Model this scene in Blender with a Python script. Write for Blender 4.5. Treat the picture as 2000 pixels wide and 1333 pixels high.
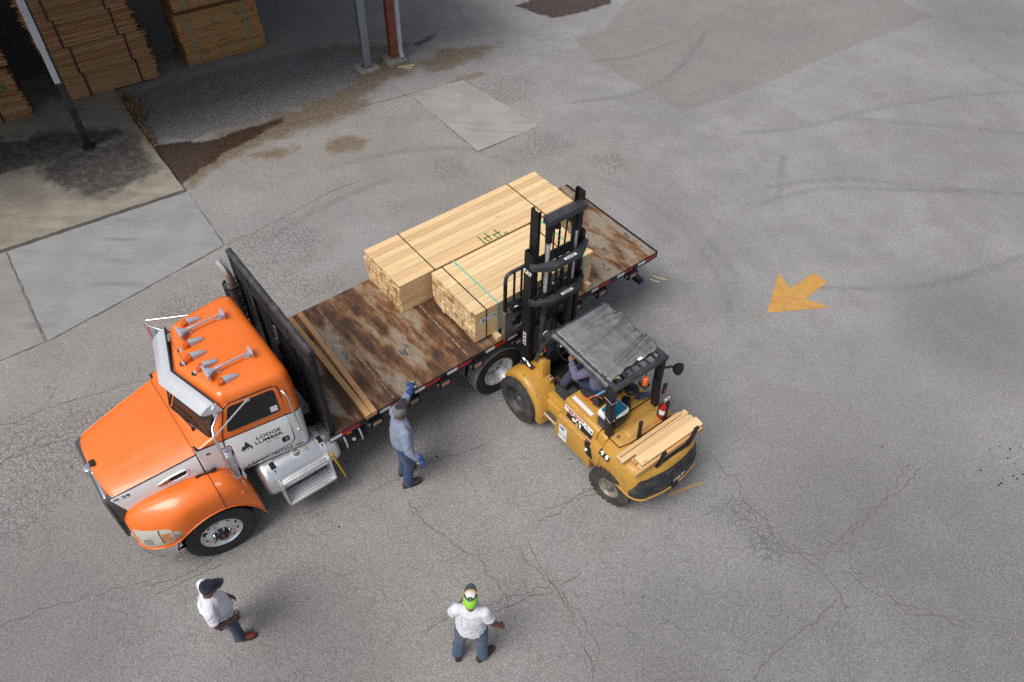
import bpy, bmesh, math, random
import numpy as np
from mathutils import Vector, Matrix, noise
random.seed(7)
PI = math.pi
R = math.radians
for o in list(bpy.data.objects):
    bpy.data.objects.remove(o)
scene = bpy.context.scene
C = scene.collection

# ---------------------------------------------------------------- camera, world, sun, exposure
cam_d = bpy.data.cameras.new('camera')
cam_d.sensor_width = 36.0
cam_d.lens = 1493.68 / 2000 * 36
cam_d.clip_end = 600
cam_o = bpy.data.objects.new('camera', cam_d)
C.objects.link(cam_o)
PITCH, ROLL, CAM_H = 0.83880, 0.02965, 10.483
_f = Vector((0, math.cos(PITCH), -math.sin(PITCH)))
_r = Vector((1, 0, 0))
_u = _r.cross(_f)
_c, _s = math.cos(ROLL), math.sin(ROLL)
_R = _r * _c + _u * _s
_U = _u * _c - _r * _s
_m = Matrix((_R, _U, -_f)).transposed().to_4x4()
_m.translation = (0, 0, CAM_H)
cam_o.matrix_world = _m
scene.camera = cam_o
scene.view_settings.view_transform = 'Standard'
scene.view_settings.look = 'None'
scene.view_settings.gamma = 1
scene.view_settings.use_curve_mapping = False
scene.view_settings.exposure = 0.64
SUN_AZ, SUN_EL = R(222), R(58)          # direction the light comes from
world = bpy.data.worlds.new('World')
scene.world = world
world.use_nodes = True
wn = world.node_tree
for n in list(wn.nodes):
    wn.nodes.remove(n)
sky = wn.nodes.new('ShaderNodeTexSky')
sky.sky_type = 'NISHITA'
sky.sun_disc = False
sky.sun_elevation = SUN_EL
sky.sun_rotation = R(90) - SUN_AZ
sky.air_density = 1.0
sky.dust_density = 4.0
hsv = wn.nodes.new('ShaderNodeHueSaturation')
hsv.inputs['Saturation'].default_value = 0.50
bg = wn.nodes.new('ShaderNodeBackground')
bg.inputs['Strength'].default_value = 0.085
wo = wn.nodes.new('ShaderNodeOutputWorld')
wn.links.new(sky.outputs[0], hsv.inputs['Color'])
wn.links.new(hsv.outputs[0], bg.inputs['Color'])
wn.links.new(bg.outputs[0], wo.inputs[0])
sun_d = bpy.data.lights.new('sun', 'SUN')
sun_d.energy = 1.45
sun_d.angle = R(32)
sun_d.color = (1.0, 0.965, 0.92)
sun_o = bpy.data.objects.new('sun', sun_d)
C.objects.link(sun_o)
_d = Vector((math.cos(SUN_AZ) * math.cos(SUN_EL), math.sin(SUN_AZ) * math.cos(SUN_EL), math.sin(SUN_EL)))
sun_o.rotation_euler = _d.to_track_quat('Z', 'Y').to_euler()
sun_o.location = _d * 30
scene.cycles.max_bounces = 8
scene.cycles.use_denoising = False

# ---------------------------------------------------------------- node helper
class NT:
    def __init__(s, name):
        s.m = bpy.data.materials.new(name)
        s.m.use_nodes = True
        s.t = s.m.node_tree
        s.b = s.t.nodes['Principled BSDF']
        s.o = s.t.nodes['Material Output']
    def n(s, typ, **kw):
        nd = s.t.nodes.new('ShaderNode' + typ)
        for k, v in kw.items():
            setattr(nd, k, v)
        return nd
    def set(s, sock, v):
        if v is None:
            return
        if isinstance(v, bpy.types.NodeSocket):
            s.t.links.new(v, sock)
        else:
            if hasattr(sock, 'default_value'):
                d = sock.default_value
                if hasattr(d, '__len__') and len(d) == 4 and hasattr(v, '__len__') and len(v) == 3:
                    v = (*v, 1)
                sock.default_value = v
    def math(s, op, a, b=None, c=None, clamp=False):
        nd = s.n('Math', operation=op, use_clamp=clamp)
        for i, v in enumerate((a, b, c)):
            s.set(nd.inputs[i], v)
        return nd.outputs[0]
    def mix(s, f, a, b, blend='MIX'):
        nd = s.n('Mix', data_type='RGBA', blend_type=blend)
        s.set(nd.inputs[0], f); s.set(nd.inputs[6], a); s.set(nd.inputs[7], b)
        return nd.outputs[2]
    def noise(s, vec, scale, detail=3, rough=.55, dist=0, out=0):
        nd = s.n('TexNoise')
        s.set(nd.inputs['Vector'], vec)
        nd.inputs['Scale'].default_value = scale
        nd.inputs['Detail'].default_value = detail
        nd.inputs['Roughness'].default_value = rough
        nd.inputs['Distortion'].default_value = dist
        return nd.outputs[out]
    def vor(s, vec, scale, feature='F1', out=0, rand=1):
        nd = s.n('TexVoronoi', feature=feature)
        s.set(nd.inputs['Vector'], vec)
        nd.inputs['Scale'].default_value = scale
        nd.inputs['Randomness'].default_value = rand
        return nd.outputs[out]
    def ramp(s, f, lo, hi, a=0., b=1.):
        nd = s.n('MapRange', interpolation_type='SMOOTHSTEP')
        s.set(nd.inputs[0], f)
        nd.inputs[1].default_value = lo; nd.inputs[2].default_value = hi
        nd.inputs[3].default_value = a; nd.inputs[4].default_value = b
        return nd.outputs[0]
    def obj(s):
        return s.n('TexCoord').outputs['Object']
    def pos(s):
        return s.n('NewGeometry').outputs['Position']
    def attr(s, name):
        return s.n('Attribute', attribute_name=name).outputs['Fac']
    def mapping(s, vec, scale=(1, 1, 1), rot=(0, 0, 0), loc=(0, 0, 0)):
        nd = s.n('Mapping')
        s.set(nd.inputs[0], vec)
        nd.inputs['Scale'].default_value = scale
        nd.inputs['Rotation'].default_value = rot
        nd.inputs['Location'].default_value = loc
        return nd.outputs[0]
    def rnd(s):
        return s.n('ObjectInfo').outputs['Random']
    def vadd(s, a, b):
        nd = s.n('VectorMath', operation='ADD')
        s.set(nd.inputs[0], a); s.set(nd.inputs[1], b)
        return nd.outputs[0]
    def sep(s, v):
        nd = s.n('SeparateXYZ'); s.set(nd.inputs[0], v)
        return nd.outputs
    def comb(s, x, y, z):
        nd = s.n('CombineXYZ')
        for i, v in enumerate((x, y, z)):
            s.set(nd.inputs[i], v)
        return nd.outputs[0]
    def bump(s, h, dist=.005, strength=.5):
        nd = s.n('Bump')
        nd.inputs['Strength'].default_value = strength
        nd.inputs['Distance'].default_value = dist
        s.set(nd.inputs['Height'], h)
        s.set(s.b.inputs['Normal'], nd.outputs[0])
    def done(s, col=None, rough=None, metal=None, **kw):
        s.set(s.b.inputs['Base Color'], col)
        s.set(s.b.inputs['Roughness'], rough)
        s.set(s.b.inputs['Metallic'], metal)
        for k, v in kw.items():
            s.set(s.b.inputs[k.replace('_', ' ')], v)
        return s.m

def paint(name, col, rough=.35, metal=0., var=.12, dirt=None, dirt_amt=.35, dscale=3., coat=0., bump=0., spec=None):
    """a real-world coat: fine tint variation plus blotchy wear"""
    t = NT(name)
    p = t.obj()
    n1 = t.noise(p, dscale, 5, .6)
    n2 = t.noise(p, dscale * 9, 3, .6)
    dark = tuple(c * (1 - var) for c in col)
    light = tuple(min(1, c * (1 + var)) for c in col)
    c = t.mix(t.ramp(n1, .3, .7), dark, light)
    if dirt:
        f = t.math('MULTIPLY', t.ramp(t.math('ADD', t.math('MULTIPLY', n1, .72), t.math('MULTIPLY', n2, .28)), .48, .70), dirt_amt)
        c = t.mix(f, c, dirt)
    if bump:
        t.bump(n2, bump, .5)
    rr = t.ramp(n1, .3, .7, max(0.02, rough - .05), rough + .07)
    kw = {}
    if coat:
        kw['Coat_Weight'] = coat
    if spec is not None:
        kw['Specular_IOR_Level'] = spec
    return t.done(c, rr, metal, **kw)

def flat(name, col, rough=.5, metal=0.):
    t = NT(name)
    n = t.noise(t.obj(), 14, 2)
    return t.done(t.mix(n, tuple(c * .9 for c in col), tuple(min(1, c * 1.08) for c in col)), rough, metal)

# ---------------------------------------------------------------- mesh builder
class MB:
    def __init__(s):
        s.v = []; s.f = []; s.mi = []; s.cur = 0
    def mat(s, i):
        s.cur = i; return s
    def add(s, vs, fs, M=None):
        k = len(s.v)
        for p in vs:
            p = Vector(p)
            s.v.append(M @ p if M is not None else p)
        for f in fs:
            s.f.append([i + k for i in f]); s.mi.append(s.cur)
        return s
    def bx(s, x0, x1, y0, y1, z0, z1, M=None):
        vs = [(x, y, z) for x in (x0, x1) for y in (y0, y1) for z in (z0, z1)]
        return s.add(vs, [(0, 1, 3, 2), (4, 6, 7, 5), (0, 4, 5, 1), (2, 3, 7, 6), (0, 2, 6, 4), (1, 5, 7, 3)], M)
    def box(s, c, sz, rz=0., M=None):
        m = Matrix.Translation(c) @ Matrix.Rotation(rz, 4, 'Z')
        if M is not None:
            m = M @ m
        a, b, d = (q / 2 for q in sz)
        return s.bx(-a, a, -b, b, -d, d, m)
    def beam(s, p0, p1, w, h, up=(0, 0, 1)):
        p0, p1 = Vector(p0), Vector(p1)
        d = p1 - p0; L = d.length; d.normalize()
        u = Vector(up)
        if abs(d.dot(u)) > .98:
            u = Vector((1, 0, 0))
        y = u.cross(d).normalized(); z = d.cross(y)
        m = Matrix((d, y, z)).transposed().to_4x4(); m.translation = p0
        return s.bx(0, L, -w / 2, w / 2, -h / 2, h / 2, m)
    def prism(s, poly, axis, a, b, M=None):
        """polygon (2d) extruded along axis from a to b"""
        n = len(poly)
        def P(p, t):
            return {'x': (t, p[0], p[1]), 'y': (p[0], t, p[1]), 'z': (p[0], p[1], t)}[axis]
        vs = [P(p, a) for p in poly] + [P(p, b) for p in poly]
        fs = [list(range(n))[::-1], list(range(n, 2 * n))] + [[i, (i + 1) % n, n + (i + 1) % n, n + i] for i in range(n)]
        return s.add(vs, fs, M)
    def loft(s, rings, cap=True, closed=True):
        n = len(rings[0]); vs = [p for r in rings for p in r]; fs = []
        for j in range(len(rings) - 1):
            for i in range(n if closed else n - 1):
                a = j * n + i; b = j * n + (i + 1) % n
                fs.append([a, b, b + n, a + n])
        if cap and closed:
            fs.append(list(range(n))[::-1]); fs.append([(len(rings) - 1) * n + i for i in range(n)])
        return s.add(vs, fs)
    def tube(s, pts, r, n=8, cap=True, ry=None):
        pts = [Vector(p) for p in pts]
        rs = r if hasattr(r, '__len__') else [r] * len(pts)
        rings = []; prev = None
        for i, p in enumerate(pts):
            d = ((pts[min(i + 1, len(pts) - 1)] - pts[max(i - 1, 0)])).normalized()
            if prev is None:
                u = Vector((0, 0, 1)) if abs(d.z) < .9 else Vector((1, 0, 0))
            else:
                u = prev
            y = u.cross(d).normalized(); z = d.cross(y).normalized(); prev = z
            rings.append([p + y * math.cos(2 * PI * k / n) * rs[i] + z * math.sin(2 * PI * k / n) * rs[i] * (ry or 1) for k in range(n)])
        return s.loft(rings, cap)
    def cyl(s, p0, p1, r0, r1=None, n=16):
        return s.tube([p0, p1], [r0, r0 if r1 is None else r1], n)
    def lathe(s, prof, c=(0, 0, 0), axis='z', n=24, M=None, closed_prof=False):
        """prof: (radius, height) list"""
        c = Vector(c); vs = []; fs = []; m = len(prof)
        for r, h in prof:
            for k in range(n):
                a = 2 * PI * k / n; x, y = r * math.cos(a), r * math.sin(a)
                vs.append(c + Vector({'z': (x, y, h), 'x': (h, x, y), 'y': (y, h, x)}[axis]))
        for j in range(m if closed_prof else m - 1):
            for k in range(n):
                a = j * n + k; b = j * n + (k + 1) % n; e = ((j + 1) % m) * n
                fs.append([a, b, e + (k + 1) % n, e + k])
        if not closed_prof:
            fs.append(list(range(n))[::-1]); fs.append([(m - 1) * n + k for k in range(n)])
        return s.add(vs, fs, M)
    def grid(s, fn, nu, nv):
        vs = [fn(i / nu, j / nv) for i in range(nu + 1) for j in range(nv + 1)]
        fs = [[i * (nv + 1) + j, (i + 1) * (nv + 1) + j, (i + 1) * (nv + 1) + j + 1, i * (nv + 1) + j + 1] for i in range(nu) for j in range(nv)]
        return s.add(vs, fs)
    def ball(s, c, r, n=10, sc=(1, 1, 1)):
        c = Vector(c)
        prof = [(max(1e-4, math.sin(PI * i / n)), -math.cos(PI * i / n)) for i in range(n + 1)]
        vs = []; fs = []; k = n * 2
        for a, h in prof:
            for q in range(k):
                t = 2 * PI * q / k
                vs.append(c + Vector((a * math.cos(t) * r * sc[0], a * math.sin(t) * r * sc[1], h * r * sc[2])))
        for j in range(n):
            for q in range(k):
                fs.append([j * k + q, j * k + (q + 1) % k, (j + 1) * k + (q + 1) % k, (j + 1) * k + q])
        return s.add(vs, fs)
    def mesh(s, name, mats, smooth=30, bevel=0., seg=2, solid=0.):
        me = bpy.data.meshes.new(name)
        me.from_pydata([tuple(v) for v in s.v], [], s.f)
        if not isinstance(mats, (list, tuple)):
            mats = [mats]
        for m in mats:
            me.materials.append(m)
        if any(s.mi):
            me.polygons.foreach_set('material_index', s.mi)
        bm = bmesh.new(); bm.from_mesh(me)
        if solid:
            r = bmesh.ops.solidify(bm, geom=bm.faces[:], thickness=solid)
        bmesh.ops.recalc_face_normals(bm, faces=bm.faces)
        if bevel:
            es = [e for e in bm.edges if len(e.link_faces) == 2 and e.calc_face_angle(0) > R(32)]
            if es:
                bmesh.ops.bevel(bm, geom=es, offset=bevel, segments=seg, affect='EDGES', profile=.5, clamp_overlap=True)
        bm.to_mesh(me); bm.free()
        if smooth:
            me.polygons.foreach_set('use_smooth', [True] * len(me.polygons))
            me.set_sharp_from_angle(angle=R(smooth))
        me.update()
        return me
    def build(s, name, mats, parent=None, smooth=30, bevel=0., seg=2, label=None, loc=None, rot=None, solid=0.):
        o = bpy.data.objects.new(name, s.mesh(name, mats, smooth, bevel, seg, solid))
        C.objects.link(o)
        if parent is not None:
            o.parent = parent
        if loc is not None:
            o.location = loc
        if rot is not None:
            o.rotation_euler = rot
        if label:
            o['label'] = label
        return o

def inst(src, parent=None, loc=None, rot=None, sc=None):
    o = src.copy(); C.objects.link(o)
    if parent is not None:
        o.parent = parent
    if loc is not None:
        o.location = loc
    if rot is not None:
        o.rotation_euler = rot
    if sc is not None:
        o.scale = sc
    return o

def thing(name, label, cat, loc=(0, 0, 0), rz=0., group=None):
    o = bpy.data.objects.new(name, None); C.objects.link(o)
    o.empty_display_size = .2
    o.location = loc; o.rotation_euler = (0, 0, rz)
    o['label'] = label; o['category'] = cat
    if group:
        o['group'] = group
    return o

def tag(o, label, cat, group=None):
    o['label'] = label; o['category'] = cat
    if group:
        o['group'] = group
    return o

def struct(o):
    o['kind'] = 'structure'; return o

def text(s, size, mat, parent, M, name='lettering', sx=1., depth=.0015, align='CENTER', bold=0., italic=0., label=None):
    cu = bpy.data.curves.new('txt', 'FONT')
    cu.body = s; cu.size = size; cu.extrude = depth; cu.offset = bold; cu.shear = italic
    cu.align_x = align; cu.align_y = 'CENTER'; cu.resolution_u = 3
    tmp = bpy.data.objects.new('tmp', cu); C.objects.link(tmp)
    dg = bpy.context.evaluated_depsgraph_get()
    me = bpy.data.meshes.new_from_object(tmp.evaluated_get(dg))
    bpy.data.objects.remove(tmp)
    me.materials.clear(); me.materials.append(mat)
    o = bpy.data.objects.new(name, me); C.objects.link(o)
    o.parent = parent
    o.matrix_local = M @ Matrix.Diagonal((sx, 1, 1, 1))
    if label:
        o['label'] = label
    return o

def frame(org, xdir, ydir):
    x = Vector(xdir).normalized(); y = Vector(ydir); y = (y - x * y.dot(x)).normalized(); z = x.cross(y)
    m = Matrix((x, y, z)).transposed().to_4x4(); m.translation = org
    return m

def bake(o, mods):
    """apply modifiers through the depsgraph"""
    for typ, kw in mods:
        md = o.modifiers.new('m', typ)
        for k, v in kw.items():
            setattr(md, k, v)
    dg = bpy.context.evaluated_depsgraph_get()
    me = bpy.data.meshes.new_from_object(o.evaluated_get(dg))
    o.modifiers.clear()
    old = o.data; o.data = me
    bpy.data.meshes.remove(old)
    return o
# ---------------------------------------------------------------- materials
M = {}
def wood(name, base, dark, grey=0., ends=True, axis_x=True, tint=.35, knots=1.):
    """sawn softwood: grain along local x, knots, each board its own tint"""
    t = NT(name)
    rnd = t.rnd()
    off = t.comb(t.math('MULTIPLY', rnd, 37.), t.math('MULTIPLY', rnd, 91.), t.math('MULTIPLY', rnd, 13.))
    p = t.vadd(t.obj(), off)
    warp = t.noise(t.mapping(p, (1.2, 6, 6)), 1.0, 2)
    g = t.noise(t.mapping(t.vadd(p, t.comb(0, t.math('MULTIPLY', warp, .06), t.math('MULTIPLY', warp, .05))), (1.1, 46, 46)), 1., 4, .65)
    broad = t.noise(t.mapping(p, (.9, 11, 11)), 1., 3)
    kv = t.vor(t.mapping(p, (2.6, 11, 11)), 1., 'F1')
    kn = t.math('MULTIPLY', t.ramp(kv, .07, .17, 1., 0.), t.ramp(t.noise(t.mapping(p, (1.7, 6, 6)), 1., 2), .50, .60))
    halo = t.math('MULTIPLY', t.ramp(kv, .10, .40, 1., 0.), t.ramp(t.noise(t.mapping(p, (1.7, 6, 6)), 1., 2), .50, .62))
    f = t.math('ADD', t.math('MULTIPLY', t.ramp(g, .35, .72), .55), t.math('MULTIPLY', t.ramp(broad, .4, .75), .5), clamp=True)
    c = t.mix(f, base, dark)
    c = t.mix(t.math('MULTIPLY', halo, .30 * knots), c, tuple(q * .72 for q in dark))
    c = t.mix(t.math('MULTIPLY', kn, .85 * knots), c, (dark[0] * .30, dark[1] * .22, dark[2] * .22))
    stk = t.noise(t.mapping(p, (.55, 7, 7), loc=(5, 3, 1)), 1., 3, .6)
    c = t.mix(t.math('MULTIPLY', t.ramp(stk, .60, .72), .5), c, (dark[0] * .82, dark[1] * .62, dark[2] * .55))
    # each board drier or more resinous than the next
    r2 = t.math('FRACT', t.math('MULTIPLY', rnd, 17.3))
    c = t.mix(t.math('MULTIPLY', r2, tint), c, (dark[0] * .95, dark[1] * .72, dark[2] * .5))
    c = t.mix(t.math('MULTIPLY', t.math('FRACT', t.math('MULTIPLY', rnd, 5.7)), .25), c, (.82, .64, .38))
    if ends:
        nx = t.math('ABSOLUTE', t.sep(t.n('TexCoord').outputs['Normal'])[0])
        rings = t.noise(t.mapping(p, (.3, 17, 17)), 1., 4, .6, 1.2)
        ec = t.mix(t.ramp(rings, .35, .7), tuple(min(1, q * 1.0) for q in base), tuple(q * .85 for q in dark))
        ec = t.mix(t.math('MULTIPLY', t.ramp(t.math('FRACT', t.math('MULTIPLY', rnd, 41.7)), .3, 1.), .55), ec, (.50, .27, .10))
        ec = t.mix(t.math('MULTIPLY', t.ramp(r2, .70, .9), .7), ec, (.34, .15, .06))
        c = t.mix(t.ramp(nx, .6, .8), c, ec)
    if grey:
        c = t.mix(t.math('MULTIPLY', t.ramp(t.noise(p, 3, 4), .35, .7), grey), c, (.16, .14, .12))
    v3 = t.math('MULTIPLY_ADD', t.math('FRACT', t.math('MULTIPLY', rnd, 71.3)), .26, .82)
    c = t.mix(1., c, t.comb(v3, t.math('MULTIPLY_ADD', v3, 1.06, -.06), t.math('MULTIPLY_ADD', v3, 1.2, -.2)), 'MULTIPLY')
    t.bump(g, .002, .35)
    return t.done(c, .75)

M['pine'] = wood('pine', (.80, .605, .345), (.66, .445, .21), tint=.42)
M['pine_pale'] = wood('pine_pale', (.82, .635, .375), (.68, .465, .225), tint=.42)
M['timber'] = wood('timber', (.70, .44, .18), (.58, .31, .10))
M['timber_red'] = wood('timber_red', (.66, .36, .16), (.52, .22, .09))
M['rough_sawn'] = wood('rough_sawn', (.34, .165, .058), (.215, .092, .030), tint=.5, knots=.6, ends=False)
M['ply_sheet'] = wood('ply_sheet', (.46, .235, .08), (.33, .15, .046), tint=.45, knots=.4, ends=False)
M['old_wood'] = wood('old_wood', (.40, .27, .14), (.26, .16, .08), grey=.5)
M['orange'] = paint('orange_paint', (.80, .165, .018), .30, 0, .05, (.55, .16, .06), .12, 2.2, coat=.35)
M['white_paint'] = paint('white_paint', (.84, .85, .86), .3, 0, .03, (.52, .49, .45), .25, 2.5, coat=.3)
M['yellow'] = paint('forklift_yellow', (.53, .285, .048), .42, 0, .10, (.22, .12, .045), .55, 4.5)
M['yellow_worn'] = paint('forklift_yellow_worn', (.52, .29, .07), .48, 0, .12, (.18, .10, .045), .6, 6)
M['black'] = paint('black_paint', (.012, .012, .016), .45, 0, .3, (.05, .045, .042), .4, 5, spec=.35)
M['grey_plastic'] = paint('grey_plastic', (.075, .075, .080), .6, 0, .1, (.13, .12, .115), .4, 5)
M['mast'] = paint('mast_steel', (.010, .010, .013), .5, 0, .3, (.045, .032, .026), .35, 7, spec=.28)
M['mast_dusty'] = paint('dusty_black_steel', (.040, .040, .044), .55, .1, .3, (.14, .125, .11), .6, 5)
M['guard'] = paint('guard_steel', (.035, .037, .045), .42, 0, .25, (.09, .09, .09), .5, 5)
M['steel_grey'] = paint('worn_steel', (.22, .22, .22), .45, .6, .25, (.09, .07, .055), .5, 9)
M['rubber'] = paint('tyre_rubber', (.016, .016, .018), .75, 0, .2, (.06, .058, .055), .35, 6)
M['tread'] = paint('tyre_tread', (.22, .22, .222), .8, 0, .2, (.30, .298, .295), .6, 9)
M['rubber_dusty'] = paint('dusty_tyre', (.045, .042, .040), .85, 0, .25, (.13, .115, .095), .6, 5)
M['dark'] = flat('dark_underside', (.010, .010, .011), .8)
M['chrome'] = flat('chrome', (.80, .80, .82), .12, 1.)
M['chrome_dull'] = flat('aged_chrome', (.74, .71, .67), .25, .85)
M['alu'] = paint('polished_aluminium', (.78, .78, .80), .30, .85, .05, (.6, .6, .6), .3, 3)
M['alu_soft'] = paint('brushed_aluminium', (.74, .75, .77), .40, .65, .08, (.45, .44, .44), .35, 4)
M['visor'] = flat('stainless_visor', (.66, .67, .70), .22, .45)
M['horn'] = paint('silver_horn', (.46, .47, .53), .32, .25, .06, None)
M['glass'] = flat('dark_glass', (.012, .014, .018), .06)
M['glass_brown'] = flat('brown_windscreen', (.035, .022, .016), .05)  # brown reflection put into the glass colour
M['lens_amber'] = flat('amber_lens', (.50, .085, .006), .15)
M['lens_turn'] = paint('orange_tinted_lens', (.50, .23, .10), .2, 0, .2, (.6, .5, .38), .5, 16)
M['lens_red'] = flat('red_lens', (.30, .012, .01), .2)
M['headlamp'] = paint('hazed_headlamp', (.55, .54, .46), .25, .2, .12, (.35, .33, .25), .5, 7)
M['tape_white'] = flat('white_tape', (.74, .75, .78), .35)
M['tape_red'] = flat('red_tape', (.42, .012, .018), .35)
M['strap_yellow'] = flat('yellow_strap', (.50, .28, .006), .6)
M['strap_brown'] = flat('faded_strap', (.36, .21, .13), .8)
M['strap_black'] = flat('black_strap', (.012, .011, .016), .4)
M['strap_teal'] = flat('teal_strap', (.03, .52, .45), .4)
M['strap_teal_dim'] = flat('green_grey_strap', (.20, .33, .28), .5)
M['ink'] = flat('black_ink', (.012, .014, .014), .6)
M['ink_green'] = flat('green_ink', (.012, .16, .035), .7)
M['ink_darkgreen'] = flat('pine_green', (.01, .065, .05), .6)
M['ink_red'] = flat('red_ink', (.42, .02, .025), .6)
M['ink_white'] = flat('white_vinyl', (.80, .80, .79), .5)
M['ink_yellow'] = flat('yellow_vinyl', (.80, .42, .02), .5)
M['ink_blue'] = flat('blue_ink', (.02, .05, .28), .6)
M['ink_grey'] = flat('grey_ink', (.18, .18, .19), .6)
M['pink'] = flat('pink_vinyl', (.75, .28, .30), .5)
M['paper'] = flat('paper', (.74, .76, .80), .7)
M['cooler_blue'] = flat('cooler_blue', (.012, .035, .10), .35)
M['cooler_lid'] = flat('cooler_teal', (.008, .13, .24), .4)
M['red_metal'] = flat('red_enamel', (.36, .01, .015), .25)
M['vinyl_seat'] = paint('black_vinyl', (.02, .02, .022), .5, 0, .2, (.07, .065, .06), .4, 9)
M['rust_post'] = paint('red_oxide_post', (.20, .055, .032), .75, 0, .25, (.08, .03, .02), .6, 4)
M['steel_blue'] = paint('galvanised_post', (.22, .25, .29), .45, .4, .2, (.12, .10, .09), .5, 4)
M['downpipe'] = paint('metal_downpipe', (.42, .45, .49), .4, .4, .1, (.25, .24, .23), .4, 4)
M['post_black'] = paint('dark_post', (.022, .024, .032), .5, 0, .25, (.10, .09, .08), .4, 4)
M['post_white'] = paint('white_post', (.50, .51, .55), .5, 0, .1, (.3, .28, .26), .5, 4)
M['shed_steel'] = paint('shed_sheet', (.10, .10, .10), .6, .2, .2, (.07, .05, .04), .5, 1)

def cloth(name, col, scale=220., wr=8., rough=.9, fade=None, amt=.5):
    t = NT(name)
    p = t.obj()
    w = t.noise(p, scale, 2)
    f = t.noise(p, wr, 4, .6)
    c = t.mix(t.ramp(w, .3, .7), tuple(q * .86 for q in col), tuple(min(1, q * 1.1) for q in col))
    if fade:
        c = t.mix(t.math('MULTIPLY', t.ramp(f, .42, .66), amt), c, fade)
    t.bump(t.math('ADD', t.math('MULTIPLY', w, .15), f), .012, .5)
    m = t.done(c, rough)
    t.b.inputs['Sheen Weight'].default_value = .15
    return m
M['shirt_white'] = cloth('white_cotton', (.66, .67, .73), wr=9)
M['shirt_blue'] = cloth('blue_grey_shirt', (.205, .245, .345), wr=10, fade=(.26, .30, .40))
M['shirt_purple'] = cloth('violet_check_shirt', (.135, .125, .205), wr=14, fade=(.20, .19, .28))
M['denim_dark'] = cloth('dark_denim', (.008, .020, .058), wr=16, fade=(.018, .042, .10))
M['denim'] = cloth('washed_denim', (.030, .064, .125), wr=16, fade=(.055, .105, .185))
M['denim_mid'] = cloth('blue_denim', (.014, .042, .12), wr=16, fade=(.030, .072, .17))
M['navy'] = cloth('navy_cotton', (.008, .011, .030), wr=12)
M['trouser_navy'] = cloth('navy_work_trousers', (.018, .032, .085), wr=12)
M['cap_black'] = cloth('black_cap_cloth', (.020, .018, .022), wr=12)
M['cap_grey'] = cloth('grey_mesh', (.15, .15, .155), wr=12)
M['cap_lime'] = cloth('lime_mesh', (.25, .56, .035), wr=12, fade=(.19, .45, .03))
M['lime_piping'] = flat('lime_piping', (.48, .78, .18), .8)
M['cap_charcoal'] = cloth('charcoal_cloth', (.045, .055, .06), wr=12)
M['glove_blue'] = cloth('blue_glove', (.012, .055, .26), wr=20)
M['glove_cream'] = cloth('cream_glove', (.52, .50, .46), wr=20)
M['glove_dark'] = cloth('dark_glove', (.03, .05, .10), wr=20, fade=(.10, .11, .09))
M['boot_red'] = paint('russet_leather', (.16, .032, .014), .38, 0, .2, (.06, .02, .012), .4, 14)
M['boot_brown'] = paint('brown_leather', (.085, .052, .034), .6, 0, .25, (.14, .10, .075), .5, 14)
M['boot_dark'] = paint('dark_leather', (.045, .026, .020), .55, 0, .2, (.09, .065, .05), .4, 14)
M['sole'] = flat('boot_sole', (.018, .015, .013), .8)
M['leather'] = flat('black_leather', (.012, .011, .010), .5)
def skin(name, col):
    t = NT(name)
    n = t.noise(t.obj(), 22, 4)
    m = t.done(t.mix(n, tuple(q * .85 for q in col), tuple(q * 1.12 for q in col)), .5)
    t.b.inputs['Subsurface Weight'].default_value = .08
    t.b.inputs['Subsurface Radius'].default_value = (.01, .004, .002)
    return m
M['skin_brown'] = skin('brown_skin', (.155, .062, .034))
M['skin_dark'] = skin('deep_brown_skin', (.115, .048, .030))
M['skin_tan'] = skin('tan_skin', (.36, .17, .095))
M['skin_light'] = skin('light_skin', (.42, .22, .14))
M['hair'] = flat('dark_hair', (.012, .010, .009), .7)

# rusted steel deck
def deck_mat():
    t = NT('rusted_deck')
    p = t.pos() if False else t.obj()
    s1 = t.noise(t.mapping(p, (2.9, 1.0, 1)), 1.3, 4, .52, .3)
    s2 = t.noise(t.mapping(p, (7, 1.5, 1)), 1.4, 5, .6)
    fine = t.noise(t.mapping(p, (34, 3.2, 1)), 2.2, 4, .6)
    far = t.sep(p)[0]
    f = t.math('ADD', t.math('ADD', t.math('MULTIPLY', s1, .62), t.math('MULTIPLY', s2, .30)), t.math('MULTIPLY', fine, .12))
    # bare, pale steel is commoner on the tail of the bed
    f = t.math('ADD', f, t.ramp(far, -3.6, -.6, .055, -.012))
    rust = t.mix(t.ramp(s2, .35, .65), (.040, .020, .013), (.120, .050, .022))
    rust = t.mix(t.ramp(fine, .42, .7), rust, (.085, .052, .038))
    worn = t.mix(t.ramp(fine, .3, .7), (.22, .17, .115), (.40, .34, .265))
    edge = (.20, .095, .036)
    c = t.mix(t.ramp(f, .44, .54), rust, edge)
    c = t.mix(t.ramp(f, .505, .60), c, worn)
    dk = t.noise(t.mapping(p, (1.9, 1.1, 1), loc=(3.3, 1.7, 0)), 1.5, 5, .7)
    c = t.mix(t.math('MULTIPLY', t.math('MULTIPLY', t.ramp(dk, .57, .62), t.ramp(f, .54, .59)), t.ramp(fine, .35, .55, .5, 1.)), c, (.085, .085, .098))
    sc = t.noise(t.mapping(p, (3, 90, 1), rot=(0, 0, .25)), 1., 2)
    c = t.mix(t.ramp(sc, .70, .76), c, (.34, .27, .19))
    t.bump(t.math('ADD', fine, f), .004, .4)
    return t.done(c, t.ramp(f, .5, .6, .62, .45), t.ramp(f, .5, .6, .1, .25))
M['deck'] = deck_mat()
def weld_mat():
    t = NT('weld_bead')
    n = t.noise(t.obj(), 38, 4, .7)
    t.bump(n, .01, .8)
    return t.done(t.mix(t.ramp(n, .45, .55), (.10, .055, .03), (.33, .26, .17)), .7)
M['weld'] = weld_mat()

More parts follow.
